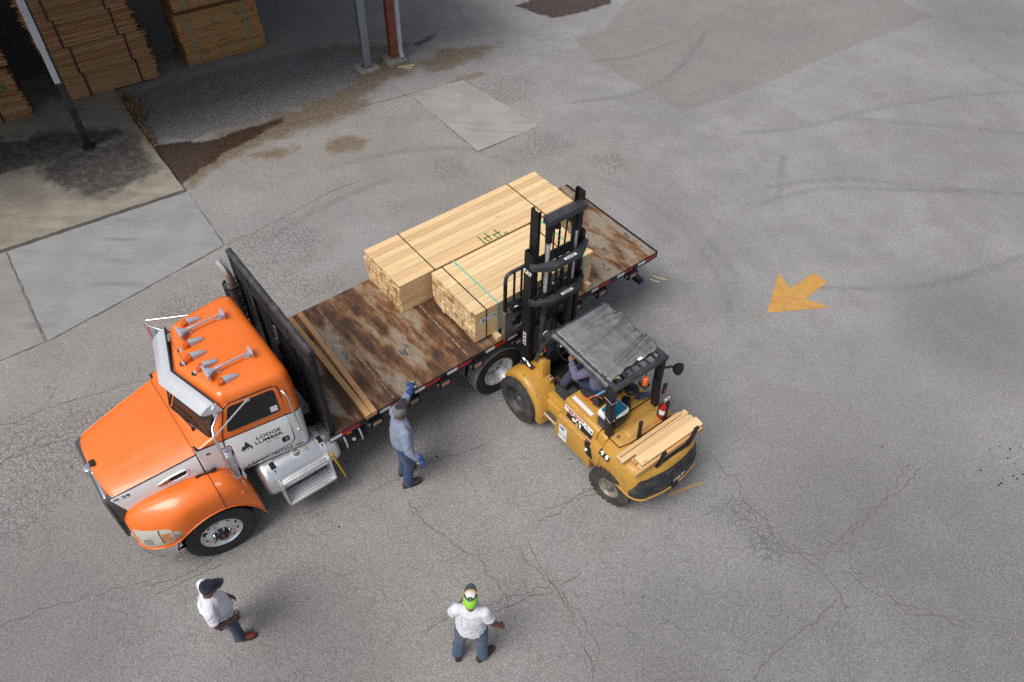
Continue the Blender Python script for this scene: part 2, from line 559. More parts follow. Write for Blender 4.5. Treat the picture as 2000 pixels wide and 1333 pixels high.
# cracked, bleached asphalt with dirt, tyre marks and patched areas, plus some painted vignette, kept as attributes of the ground mesh
def asphalt(name, tone=(.226, .215, .209), tone2=(.288, .278, .274), dark=False):
    t = NT(name)
    p = t.pos()
    big = t.noise(p, .22, 4, .55)
    mid = t.noise(p, 1.1, 5, .6)
    sml = t.noise(p, 9, 4, .65)
    gr = t.noise(p, 58, 4, .85)
    st = t.vor(p, 58, 'F1', 1)
    stone = t.sep(st)[0]
    dust = t.attr('dust'); rough = t.attr('rough')
    c = t.mix(t.ramp(t.math('ADD', t.math('MULTIPLY', big, .5), t.math('MULTIPLY', mid, .5)), .38, .62), tone, tone2)
    c = t.mix(t.math('MULTIPLY', t.ramp(t.noise(p, .5, 3), .45, .68), .6), c, (.222, .220, .226))
    c = t.mix(t.math('MULTIPLY', dust, .45), c, (.270, .240, .210))
    # older patches, darker or browner; grey also paints in lens vignette at lower corners
    br = t.math('ADD', t.attr('brown'), t.math('MULTIPLY', t.math('SUBTRACT', mid, .5), .35))
    c = t.mix(t.math('MULTIPLY', t.ramp(br, -.03, .07), .55), c, (.195, .172, .158))
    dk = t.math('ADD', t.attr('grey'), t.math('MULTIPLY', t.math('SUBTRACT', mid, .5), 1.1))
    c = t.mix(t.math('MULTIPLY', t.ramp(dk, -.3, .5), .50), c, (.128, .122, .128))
    # coarse bare aggregate
    ag = t.math('ADD', t.attr('aggregate'), t.math('MULTIPLY', t.math('SUBTRACT', mid, .5), 1.0))
    agm = t.ramp(ag, -.12, .14)
    c = t.mix(t.math('MULTIPLY', agm, .85), c, t.mix(t.ramp(stone, .55, .95), (.118, .112, .116), (.27, .26, .26)))
    # speckle of the stones everywhere
    k = t.math('ADD', t.math('MULTIPLY', t.ramp(gr, .33, .67), .85), t.math('MULTIPLY', stone, .55))
    sp = t.math('MULTIPLY_ADD', k, t.math('MULTIPLY_ADD', rough, .30, .56), t.math('MULTIPLY_ADD', rough, -.20, .62))
    c = t.mix(1., c, t.comb(sp, sp, sp), 'MULTIPLY')
    c = t.mix(t.math('MULTIPLY', t.ramp(sml, .5, .8), .20), c, (.12, .115, .112))
    # tyre marks
    tm = t.math('MULTIPLY', t.attr('tyre'), t.ramp(t.noise(p, 2.2, 4, .7), .30, .62))
    c = t.mix(t.math('MULTIPLY', tm, .42), c, (.095, .091, .092))
    # net of cracks
    wp = t.n('VectorMath', operation='ADD')
    t.set(wp.inputs[0], p)
    nv = t.n('TexNoise'); nv.inputs['Scale'].default_value = 3.2; nv.inputs['Detail'].default_value = 3
    t.set(nv.inputs['Vector'], p)
    sc = t.n('VectorMath', operation='SCALE'); t.set(sc.inputs[0], nv.outputs[1]); sc.inputs['Scale'].default_value = .34
    t.set(wp.inputs[1], sc.outputs[0])
    d1 = t.vor(wp.outputs[0], 9.5, 'DISTANCE_TO_EDGE')
    d2 = t.vor(wp.outputs[0], 1.7, 'DISTANCE_TO_EDGE')
    am = t.math('ADD', t.attr('craze'), t.math('MULTIPLY', t.math('SUBTRACT', t.noise(p, 1.6, 4, .65), .5), 1.6))
    cr = t.math('MULTIPLY', t.math('MULTIPLY', t.ramp(d1, .012, .11, 1, 0), t.ramp(am, .12, .75)), t.ramp(gr, .25, .6, .35, .8))
    lm = t.math('ADD', t.attr('craze2'), t.math('MULTIPLY', t.math('SUBTRACT', t.noise(p, .55, 2), .5), 1.4))
    cr2 = t.math('MULTIPLY', t.math('MULTIPLY', t.ramp(d2, .003, .016, 1, 0), t.ramp(lm, .35, .8)), t.ramp(t.noise(p, 3, 3), .42, .62))
    ck = t.math('MAXIMUM', cr, t.math('MULTIPLY', cr2, .45))
    c = t.mix(t.math('MULTIPLY', ck, .38), c, (.065, .056, .050))
    # mud, damp and oil
    md = t.math('ADD', t.attr('mud'), t.math('MULTIPLY', t.math('SUBTRACT', t.noise(p, 1.7, 6, .62), .5), 1.0))
    c = t.mix(t.math('MULTIPLY', t.ramp(md, -.16, .20), .86), c, t.mix(t.ramp(sml, .3, .7), (.120, .082, .048), (.195, .150, .100)))
    dp = t.math('ADD', t.attr('damp'), t.math('MULTIPLY', t.math('SUBTRACT', t.noise(p, 2.2, 5, .6), .5), .5))
    dpm = t.ramp(dp, -.02, .10)
    c = t.mix(t.math('MULTIPLY', dpm, .93), c, t.mix(t.ramp(sml, .35, .65), (.026, .013, .007), (.060, .034, .019)))
    spots = t.vor(p, 1.35, 'F1')
    c = t.mix(t.math('MULTIPLY', t.ramp(spots, .022, .032, 1, 0), .75), c, (.03, .028, .028))
    oil = t.math('MULTIPLY', t.ramp(t.vor(p, 9, 'F1'), .16, .24, 1, 0), t.ramp(t.attr('oil'), .3, .5))
    c = t.mix(oil, c, (.018, .017, .018))
    h = t.math('ADD', t.math('MULTIPLY', stone, .6), t.math('SUBTRACT', gr, t.math('MULTIPLY', ck, 3.)))
    t.bump(h, .010, .55)
    return t.done(c, t.ramp(dpm, 0, 1, .92, .55))
M['asphalt'] = asphalt('asphalt')

def concrete(name, a, b, stain=None, amt=0., streak=0.):
    t = NT(name)
    p = t.pos()
    n = t.noise(p, 1.3, 6, .62)
    f = t.noise(p, 60, 3, .7)
    st = t.noise(t.mapping(p, (.35, 2.4, 1), rot=(0, 0, -.53)), 1.4, 5, .6)
    c = t.mix(t.ramp(t.math('ADD', t.math('MULTIPLY', n, .6), t.math('MULTIPLY', st, .4)), .36, .64), a, b)
    sp = t.ramp(f, .25, .75, .80, 1.14)
    c = t.mix(1., c, t.comb(sp, sp, sp), 'MULTIPLY')
    if streak:
        c = t.mix(t.math('MULTIPLY', t.ramp(st, .52, .70), streak), c, tuple(q * .62 for q in a))
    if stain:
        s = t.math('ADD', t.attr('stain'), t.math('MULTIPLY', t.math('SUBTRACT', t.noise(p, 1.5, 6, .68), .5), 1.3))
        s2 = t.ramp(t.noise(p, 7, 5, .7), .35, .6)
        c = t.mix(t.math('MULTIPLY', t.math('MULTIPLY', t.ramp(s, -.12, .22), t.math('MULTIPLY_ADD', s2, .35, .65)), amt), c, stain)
    pit = t.vor(p, 2.6, 'F1')
    c = t.mix(t.math('MULTIPLY', t.ramp(pit, .02, .035, 1, 0), .6), c, (.06, .05, .045))
    t.bump(t.math('ADD', n, f), .006, .35)
    return t.done(c, .88)
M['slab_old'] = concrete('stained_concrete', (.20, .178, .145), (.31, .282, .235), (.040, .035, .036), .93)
M['slab_grey'] = concrete('grey_concrete', (.235, .235, .236), (.295, .295, .296), streak=.6)
M['slab_left'] = concrete('weathered_concrete', (.22, .205, .19), (.285, .27, .25), streak=.5)
M['slab_patch'] = concrete('pale_concrete', (.27, .258, .235), (.335, .322, .295), streak=.5)
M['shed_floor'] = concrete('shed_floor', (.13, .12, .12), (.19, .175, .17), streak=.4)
M['footing'] = concrete('footing_concrete', (.20, .18, .15), (.30, .275, .235))
# ---------------------------------------------------------------- ground sheet with what has been spilt, worn and patched on it, plus some painted vignette
def sd_poly(X, Y, poly):
    """signed distance, positive inside"""
    n = len(poly); d2 = np.full(X.shape, 1e9); ins = np.zeros(X.shape, bool)
    for i in range(n):
        ax, ay = poly[i]; bx, by = poly[(i + 1) % n]
        ex, ey = bx - ax, by - ay
        t = np.clip(((X - ax) * ex + (Y - ay) * ey) / (ex * ex + ey * ey + 1e-12), 0, 1)
        d2 = np.minimum(d2, (X - ax - t * ex) ** 2 + (Y - ay - t * ey) ** 2)
        c = (ay > Y) != (by > Y)
        ins ^= c & (X < (bx - ax) * (Y - ay) / (by - ay + 1e-12) + ax)
    d = np.sqrt(d2)
    return np.where(ins, d, -d)
def d_line(X, Y, pts):
    # smooth the polyline first (Catmull-Rom), then distance
    P = [np.array(p, float) for p in pts]; Q = []
    for i in range(len(P) - 1):
        p0, p1, p2, p3 = P[max(i - 1, 0)], P[i], P[i + 1], P[min(i + 2, len(P) - 1)]
        for t in np.linspace(0, 1, 6, endpoint=False):
            Q.append(.5 * (2 * p1 + (p2 - p0) * t + (2 * p0 - 5 * p1 + 4 * p2 - p3) * t * t + (3 * p1 - p0 - 3 * p2 + p3) * t ** 3))
    Q.append(P[-1]); d2 = np.full(X.shape, 1e9)
    for a, b in zip(Q, Q[1:]):
        e = b - a; t = np.clip(((X - a[0]) * e[0] + (Y - a[1]) * e[1]) / (e @ e + 1e-12), 0, 1)
        d2 = np.minimum(d2, (X - a[0] - t * e[0]) ** 2 + (Y - a[1] - t * e[1]) ** 2)
    return np.sqrt(d2)
POLY = {
 'brown': [[(2.09, 19.74), (3.13, 18.71), (4.11, 17.34), (5.56, 18.21), (7.66, 19.79), (10.16, 21.61), (12.53, 23.22), (11.49, 25.04), (8.14, 26.38), (3.55, 24.51), (2.42, 21.69), (1.5, 21.17)]],
 'aggregate': [[(-10.11, 17.33), (-8.74, 15.42), (-7.63, 15.76), (-6.95, 15.99), (-6.22, 16.55), (-5.1, 17.29), (-4.21, 18.22), (-3.7, 18.93), (-3.13, 19.34), (-4.23, 20.22), (-5.93, 20.11), (-6.92, 19.48), (-9.09, 18.02)]],
 'damp': [[(-7.2, 15.75), (-6.5, 16.2), (-5.9, 16.6), (-5.6, 16.5), (-6.1, 15.95), (-6.6, 15.3), (-7.0, 15.2)],
          [(-8.69, 15.25), (-8.3, 15.38), (-7.0, 15.7), (-6.7, 15.57), (-6.82, 15.04), (-7.12, 14.42), (-7.33, 13.98), (-7.5, 13.6), (-7.8, 14.0)],
          [(-0.3, 23.1), (0.4, 22.6), (0.93, 22.31), (1.55, 22.61), (2.83, 23.45), (2.6, 24.82), (0.64, 23.94)],
          [(-3.12, 20.49), (-2.74, 21.0), (-2.44, 21.2), (-2.57, 20.76), (-2.9, 20.39)]],
 'mud': [[(-7.3, 13.95), (-6.9, 14.75), (-6.2, 15.35), (-5.2, 16.3), (-4.3, 17.2), (-3.6, 18.3), (-2.9, 18.9), (-3.1, 19.3), (-3.9, 18.9), (-4.6, 17.9), (-5.5, 17.1), (-6.4, 16.5), (-7.2, 15.85)],
         [(-7.04, 15.83), (-6.18, 16.37), (-5.09, 17.25), (-4.25, 17.66), (-3.83, 17.44), (-4.12, 16.83), (-5.12, 16.09), (-5.76, 15.62), (-6.46, 15.06), (-6.77, 14.44), (-7.17, 13.8), (-7.43, 13.92)],
         [(-3.01, 19.44), (-2.23, 20.19), (-1.25, 20.55), (-0.47, 20.89), (-0.81, 20.13), (-1.61, 19.38), (-2.28, 19.07)],
         [(-4.53, 15.58), (-3.99, 16.04), (-3.57, 15.73), (-3.85, 15.19), (-4.33, 15.16)],
         [(-5.6, 19.3), (-5.0, 19.9), (-4.2, 19.9), (-3.4, 20.0), (-3.2, 20.5), (-4.0, 20.6), (-5.2, 20.4), (-6.0, 19.9)],
         [(-6.2, 15.0), (-5.6, 15.4), (-5.2, 15.3), (-5.5, 14.8)], [(-1.75, 18.55), (-1.45, 18.95), (-1.0, 19.0), (-1.3, 18.6)],
         [(-4.41, 18.67), (-3.99, 19.52), (-3.02, 19.57), (-2.78, 19.26), (-3.48, 18.83), (-4.18, 18.04), (-4.75, 17.51), (-4.34, 18.21)]]}
BLOB = {
 'grey': [(7.2, 4.0, 4.5), (-6.6, 3.6, 2.6), (2.5, 3.4, 2.2), (5.48, 5.56, 2.2), (6.45, 5.02, 2.5), (6.75, 3.93, 2.2), (4.29, 3.86, 1.5), (8.71, 9.98, 1.8), (3.66, 4.19, 1.2), (-2.62, 3.66, 1.5), (-5.75, 3.77, 1.4), (14.21, 22.43, 3), (2.12, 7.71, 0.9)],  # lower corners: coarser dark asphalt plus lens vignette painted as colour
 'craze': [(-7.6, 6.4, 1.3), (-7.45, 6.76, 1.0), (-7.56, 6.09, 0.9), (-6.74, 7.29, 0.6), (-4.82, 10.66, 0.8), (-5.45, 11.53, 0.8), (-4.69, 11.87, 0.9), (-5.89, 10.19, 0.5), (-6.33, 10.04, 0.4), (-0.59, 18.12, 0.8), (-0.2, 18.39, 0.8), (0.6, 15.73, 0.7), (2.15, 15.08, 0.5), (3.6, 6.0, 0.35), (3.9, 5.5, .35), (-0.41, 10.28, 0.3), (-3.83, 10.7, 0.5), (-1.53, 14.7, 0.5)],
 'craze2': [(2.4, 5.54, 3), (-7.28, 6.57, 2.5), (-3.43, 4.19, 3), (-1.06, 5.43, 2.5), (4.53, 4.81, 2), (0.12, 3.94, 2), (5.05, 4.09, 2), (-6.94, 7.81, 1.5)],
 'dust': [(-6.13, 5.69, 3), (-1.99, 4.02, 3), (-7.71, 7.57, 2), (-4.93, 15.13, 3), (-0.11, 14.38, 3), (-6.81, 10.02, 3), (-1.46, 17.09, 2.5)],
 'rough': [(4, 4, 4), (-4, 5, 4), (0, 5, 3.5), (-8, 6, 3), (8, 5, 3), (-7, 17.5, 2.5)],
 'oil': [(8.14, 7.06, .35), (7.89, 6.85, .3), (8.33, 7.31, .3)]}
TYRE = [[(1.3, 14.74), (2.22, 14.34), (3.16, 13.33), (3.88, 12.1), (4.13, 11.34), (4.09, 10.47)], [(6.33, 15.61), (6.12, 14.88), (5.88, 13.91)], [(5.53, 16.54), (6.98, 16.84), (9.04, 17.78), (11.29, 18.53), (13.48, 18.91)], [(8.14, 17.37), (9.66, 17.22), (11.39, 17.03), (12.61, 16.87)], [(5.72, 14.37), (7.57, 14.75), (9.27, 14.55), (11.55, 14.37)], [(5.36, 13.7), (6.87, 14.33), (8.99, 14.4), (10.37, 14.35)], [(1.4, 17.73), (3.16, 18.33), (4.41, 19.73), (5.43, 21.88)], [(-4.34, 14.56), (-3.02, 15.23), (-1.35, 15.53), (-0.12, 14.97)], [(-5.15, 12.01), (-4.1, 13.25), (-2.89, 14.24)], [(3.26, 13.25), (4.03, 12.43), (4.49, 11.35)], [(1.89, 19.87), (3.19, 20.23), (4.45, 21.2)], [(12.72, 20.51), (13.11, 19.69), (13.59, 19.18)], [(5.67, 11.11), (8.15, 11.21), (10.64, 12.24)]]

def make_ground():
    st = .1
    xs = np.arange(-17, 18 + st / 2, st); ys = np.arange(1, 28 + st / 2, st)
    nx, ny = len(xs), len(ys)
    X, Y = np.meshgrid(xs, ys, indexing='ij')
    V = np.stack([X.ravel(), Y.ravel(), np.zeros(X.size)], 1)
    idx = np.arange(nx * ny).reshape(nx, ny)
    F = np.stack([idx[:-1, :-1], idx[1:, :-1], idx[1:, 1:], idx[:-1, 1:]], -1).reshape(-1, 4)
    # surroundings out to the horizon, butted against the fine part
    k = len(V); B = 260.
    x0, x1, y0, y1 = xs[0], xs[-1], ys[0], ys[-1]
    outer = np.array([(-B, -B, 0), (B, -B, 0), (B, B, 0), (-B, B, 0), (x0, y0, 0), (x1, y0, 0), (x1, y1, 0), (x0, y1, 0)])
    V = np.vstack([V, outer])
    G = np.array([(0, 1, 5, 4), (1, 2, 6, 5), (2, 3, 7, 6), (3, 0, 4, 7)]) + k
    F = np.vstack([F, G])
    me = bpy.data.meshes.new('ground')
    me.vertices.add(len(V)); me.vertices.foreach_set('co', V.ravel())
    me.loops.add(F.size); me.loops.foreach_set('vertex_index', F.ravel().astype(np.int32))
    me.polygons.add(len(F)); me.polygons.foreach_set('loop_start', np.arange(0, F.size, 4, dtype=np.int32))
    me.update(); me.validate()
    def put(name, val, out):
        a = me.attributes.new(name, 'FLOAT', 'POINT')
        a.data.foreach_set('value', np.concatenate([val.ravel(), np.full(8, out)]).astype(np.float32))
    for name, pl in POLY.items():
        v = np.full(X.shape, -3.)
        for p in pl:
            v = np.maximum(v, sd_poly(X, Y, p))
        put(name, np.clip(v, -3, 3), -3)
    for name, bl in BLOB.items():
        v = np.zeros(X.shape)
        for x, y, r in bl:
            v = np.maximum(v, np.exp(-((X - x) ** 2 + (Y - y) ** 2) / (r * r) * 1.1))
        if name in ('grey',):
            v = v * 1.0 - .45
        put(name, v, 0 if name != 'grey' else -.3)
    v = np.zeros(X.shape)
    for r_, a0, a1, k in ((4.66, -12, 66, .9), (4.95, -5, 58, .55), (5.5, 5, 50, .45), (6.3, 0, 38, .35), (4.2, 15, 60, .4)):
        ang = np.degrees(np.arctan2(Y - 10.51, X + .49)); rr_ = np.hypot(X + .49, Y - 10.51)
        fade = np.clip((ang - a0) / 12, 0, 1) * np.clip((a1 - ang) / 12, 0, 1)
        v = np.maximum(v, k * fade * np.exp(-((rr_ - r_) / .065) ** 2))
    for pl in TYRE[1:]:
        for off in (0,):
            d = d_line(X, Y, pl)
            v = np.maximum(v, np.exp(-(d / .075) ** 2))
    put('tyre', v, 0)
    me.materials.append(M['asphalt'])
    o = bpy.data.objects.new('ground', me); C.objects.link(o)
    return struct(o)
make_ground()

# single cracks, jagged ribbons of dark joint dirt
CRACKS = [[(3.66, 6.61), (3.71, 6.33), (3.94, 5.94), (4.09, 5.53), (4.32, 5.37), (4.65, 5.33)], [(4.65, 5.33), (5.03, 5.59), (5.61, 6.01), (6.25, 6.51), (6.72, 6.94)], [(3.35, 6.99), (3.51, 6.65), (3.76, 6.71)], [(3.45, 6.1), (3.73, 5.67), (3.91, 5.42), (4.35, 5.32), (4.6, 5.12), (4.75, 4.78), (4.8, 4.44), (4.91, 4.33)], [(3.32, 3.5), (3.58, 3.77), (4.09, 4.2), (4.62, 4.58), (4.76, 4.7)], [(5.04, 5.06), (5.44, 4.91), (5.6, 4.69), (5.69, 4.54), (6.12, 4.52), (6.54, 4.27)], [(-8.4, 7.2), (-7.58, 7.68), (-6.24, 8.31)], [(-8.06, 6.49), (-7.49, 6.85), (-6.93, 7.12)], [(-2.17, 6.18), (-1.18, 6.73), (-0.29, 7.21)], [(0.32, 5.39), (0.55, 4.99), (0.9, 4.47), (1.1, 3.9), (1.21, 3.42)], [(-1.51, 6.02), (-1.07, 5.51), (-0.43, 5.12), (0.11, 4.37)], [(-4.94, 4.44), (-4.52, 4.72), (-4.05, 4.89)], [(0.55, 5.91), (1.28, 6.3), (1.69, 6.5)], [(-6.84, 3.88), (-6.16, 4.25), (-5.35, 4.58), (-4.82, 4.75)], [(-5.95, 11.85), (-5.26, 12.5), (-4.54, 13.23), (-3.58, 14.2)], [(-1.14, 3.98), (-0.73, 4.16), (0.11, 4.44), (1.06, 4.85)]]
t_ = NT('crack_dirt')
M['crack'] = t_.done(t_.mix(t_.noise(t_.pos(), 6, 3), (.085, .072, .062), (.16, .138, .115)), .95)
def ribbon(mb, pts, w, z, jag=.035):
    P = []
    for a, b in zip(pts, pts[1:]):
        a, b = Vector((*a, z)), Vector((*b, z)); n = max(2, int((b - a).length / .07))
        for i in range(n):
            P.append(a.lerp(b, i / n))
    P.append(Vector((*pts[-1], z)))
    L = []; acc = 0
    for i, p in enumerate(P):
        d = (P[min(i + 1, len(P) - 1)] - P[max(i - 1, 0)]).normalized(); s = Vector((-d.y, d.x, 0))
        acc = acc * .75 + random.uniform(-jag, jag)
        ww = w * random.uniform(.35, 1.15) * (.3 if i in (0, len(P) - 1) else 1)
        L.append((p + s * (acc + ww), p + s * (acc - ww)))
    vs = [q for pr in L for q in pr]
    mb.add(vs, [(2 * i, 2 * i + 1, 2 * i + 3, 2 * i + 2) for i in range(len(L) - 1)])
cb = MB()
for c_ in CRACKS:
    ribbon(cb, c_, .0062, .004)
    if random.random() < .5:
        ribbon(cb, [(x + random.uniform(-.15, .15), y + random.uniform(-.15, .15)) for x, y in c_], .005, .005, .05)
struct(cb.build('pavement_crack', M['crack'], smooth=0))

# ---------------------------------------------------------------- concrete pads (shed axis: 35.2 degrees)
SA = R(35.2); SU = Vector((math.cos(SA), math.sin(SA), 0)); SV = Vector((-math.sin(SA), math.cos(SA), 0)); SO = Vector((-9.95, 15.0, 0))
def S(u, v, z=0):
    p = SO + SU * u + SV * v
    return Vector((p.x, p.y, z))
def slab(name, poly, mat, z, stain=None, step=.25, jag=.012):
    """a concrete pad: fine top (for its stains) with real edges going down into the ground"""
    P = []
    for i, a in enumerate(poly):
        b = poly[(i + 1) % len(poly)]; a = Vector(a); b = Vector(b); n = max(1, int((b - a).length / .2))
        for k in range(n):
            q = a.lerp(b, k / n)
            if k:
                q = q + Vector((random.uniform(-jag, jag), random.uniform(-jag, jag)))
            P.append(q)
    me = bpy.data.meshes.new(name); bm = bmesh.new()
    top = [bm.verts.new((p.x, p.y, z)) for p in P]; bot = [bm.verts.new((p.x, p.y, -.12)) for p in P]
    n = len(P)
    f = bm.faces.new(top)
    for i in range(n):
        bm.faces.new((top[i], bot[i], bot[(i + 1) % n], top[(i + 1) % n]))
    bm.normal_update()
    if f.normal.z < 0:
        bmesh.ops.reverse_faces(bm, faces=bm.faces[:])
    if stain:
        lo = [min(p[i] for p in P) for i in (0, 1)]; hi = [max(p[i] for p in P) for i in (0, 1)]
        for ax in (0, 1):
            q = lo[ax] + step
            while q < hi[ax]:
                no = [0, 0, 0]; no[ax] = 1; co = [0, 0, 0]; co[ax] = q
                bmesh.ops.bisect_plane(bm, geom=bm.verts[:] + bm.edges[:] + bm.faces[:], plane_co=co, plane_no=no)
                q += step
    bm.to_mesh(me); bm.free()
    if stain:
        a = me.attributes.new('stain', 'FLOAT', 'POINT')
        co = np.empty(len(me.vertices) * 3); me.vertices.foreach_get('co', co); co = co.reshape(-1, 3)
        v = np.full(len(co), -2.)
        for pl in stain:
            v = np.maximum(v, sd_poly(co[:, 0], co[:, 1], pl))
        a.data.foreach_set('value', np.clip(v, -2, 2).astype(np.float32))
    me.materials.append(mat)
    o = bpy.data.objects.new(name, me); C.objects.link(o)
    return struct(o)
def s2(u, v):
    p = S(u, v); return (p.x, p.y)
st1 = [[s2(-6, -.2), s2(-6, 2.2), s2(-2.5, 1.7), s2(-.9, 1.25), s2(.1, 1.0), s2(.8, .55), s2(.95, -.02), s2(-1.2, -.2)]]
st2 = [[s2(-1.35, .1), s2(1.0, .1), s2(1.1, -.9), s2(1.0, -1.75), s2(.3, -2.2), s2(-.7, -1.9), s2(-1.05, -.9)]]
slab('loading_pad', [s2(-9, -.012), s2(1.20, -.012), s2(1.18, 2.2), s2(1.16, 4.), s2(-9, 4.)], M['slab_old'], .075, st1)
slab('loading_pad', [s2(-9, -2.72), s2(1.33, -2.72), s2(1.2, -.03), s2(-9, -.03)], M['slab_old'], .075, st2)
slab('concrete_slab', [(-10.235, 11.43), (-8.41, 9.075), (-5.97, 11.82), (-7.24, 13.545)], M['slab_grey'], .012)
slab('concrete_slab', [(-10.26, 11.41), (-13.0, 9.5), (-11.2, 6.9), (-9.04, 8.58), (-8.46, 9.05)], M['slab_left'], .012)
slab('concrete_slab', [(-2.83, 17.86), (-0.94, 15.42), (0.51, 16.57), (-1.49, 18.66)], M['slab_patch'], .010)
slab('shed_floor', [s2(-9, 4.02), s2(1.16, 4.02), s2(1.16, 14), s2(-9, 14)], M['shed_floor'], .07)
# joints between the pads, filled with dirt
jb = MB()
for a, b in [(s2(-6, -.02), s2(1.2, -.02)), (s2(-6.5, -2.735), s2(1.36, -2.735)), ((-10.25, 11.42), (-8.43, 9.06)), ((-5.96, 11.83), (-7.2, 13.5)), ((-8.42, 9.06), (-5.96, 11.81)), ((-9.1, 8.53), (-8.5, 9.03)),
             ((-2.84, 17.87), (-.94, 15.41)), ((-.94, 15.41), (.52, 16.57)), ((.52, 16.57), (-1.48, 18.67)), ((-1.48, 18.67), (-2.84, 17.87)), ((-2.85, 17.86), (-6.2, 16.0))]:
    ribbon(jb, [a, b], .014, .005, .012)
struct(jb.build('slab_joint', M['crack'], smooth=0))
# painted arrow
t = NT('worn_yellow_marking')
p = t.pos()
w1 = t.noise(p, 5, 6, .7); w2 = t.noise(p, 60, 3, .7)
sc = t.noise(t.mapping(p, (1.5, 26, 1), rot=(0, 0, .15)), 1.3, 3)
c = t.mix(t.ramp(w1, .35, .7), (.54, .295, .075), (.46, .235, .055))
c = t.mix(t.ramp(sc, .62, .70), c, (.10, .075, .05))
sc2 = t.noise(t.mapping(p, (2.2, 34, 1), rot=(0, 0, -.35)), 1.1, 3)
c = t.mix(t.math('MULTIPLY', t.ramp(sc2, .64, .70), .7), c, (.16, .12, .08))
c = t.mix(t.ramp(t.math('ADD', t.math('MULTIPLY', w2, .6), t.math('MULTIPLY', w1, .4)), .57, .66), c, (.22, .20, .18))
t.bump(w2, .006, .5)
M['marking'] = t.done(c, .8)
ab = MB()
A_ = [(4.88, 10.34), (5.36, 11.49), (5.48, 11.04), (6.07, 11.52), (6.28, 11.26), (5.72, 10.75), (6.17, 10.54)]
ab.add([(x, y, .005) for x, y in A_], [(0, 2, 1), (0, 5, 2), (0, 6, 5), (2, 5, 4), (2, 4, 3)])
tag(ab.build('arrow_marking', M['marking'], smooth=0), 'worn yellow arrow painted on the open asphalt', 'arrow marking')

# ---------------------------------------------------------------- shed
shed = thing('lumber_shed', 'open-sided lumber shed with dark interior behind the row of posts', 'shed', SO, SA)
def sb(name, mat, *bxs, bevel=0.):
    m = MB()
    for b in bxs:
        m.bx(*b)
    return m.build(name, mat, shed, bevel=bevel)
rf = MB()
ridge = lambda u, v: 4.52 + v * .04 + .018 * math.sin(u * 2 * PI / .3)
rf.grid(lambda a, b: (-10 + 19.6 * a, -1.25 + 16.25 * b, ridge(-10 + 19.6 * a, -1.3 + 16.3 * b)), 424, 2)
rf.build('roof', M['shed_steel'], shed, solid=.03)
sb('wall', M['shed_steel'], (-10, 9.6, 14.8, 14.9, 0, 5.08))
sb('wall', M['shed_steel'], (-10.1, -10, 0, 14.8, 0, 4.50))
sb('eave_beam', M['post_black'], (-10, 9.6, -.1, .1, 4.28, 4.49))
# post at the pad: lower dark steel, pale upper sleeve on its outer face
pm = MB(); pm.bx(-.075, .075, -.09, .09, .075, 4.28)
post = pm.build('post', M['post_black'], shed, bevel=.006, label='dark steel post on the concrete pad')
pm = MB(); pm.prism([(-.10, -.10), (-.10, .05), (-.078, .05), (-.078, -.095), (.02, -.095), (.02, -.10)], 'z', 1.75, 3.0)
pm.build('sleeve', M['post_white'], post)
pm = MB(); pm.prism([(-.115, -.115), (-.115, .06), (-.080, .06), (-.080, -.1), (.03, -.1), (.03, -.115)], 'z', 2.55, 4.1)
pm.build('sleeve', M['post_white'], post)
pm = MB(); pm.bx(-.13, .13, -.13, .13, .075, .095)
pm.build('base_plate', M['post_black'], post, bevel=.004)
# paired posts
def ipost(u, mats, h, name, label, z0=.09):
    m = MB()
    m.bx(u - .10, u + .10, -.095, -.075, z0, h).bx(u - .10, u + .10, .075, .095, z0, h).bx(u - .012, u + .012, -.075, .075, z0, h)
    return m.build(name, mats, shed, label=label)
b_ = ipost(7.14, M['steel_blue'], 4.28, 'post', 'grey steel post on a square concrete footing')
m = MB(); m.bx(6.86, 7.42, -.28, .28, -.05, .07); m.build('footing', M['footing'], shed, bevel=.012)
m = MB(); m.bx(7.00, 7.28, -.14, .14, .07, .088); m.build('base_plate', M['steel_grey'], b_, bevel=.004)
b_ = ipost(7.95, M['rust_post'], 4.28, 'post', 'rust red post beside the downpipe', z0=.11)
m = MB(); m.bx(7.68, 8.22, -.30, .24, -.05, .11); m.build('footing', M['footing'], shed, bevel=.015)
m = MB()
m.tube([(8.12, -.13, 4.49), (8.12, -.13, .35), (8.12, -.16, .22), (8.13, -.20, .14)], .062, 10)
m.build('downpipe', M['downpipe'], shed)

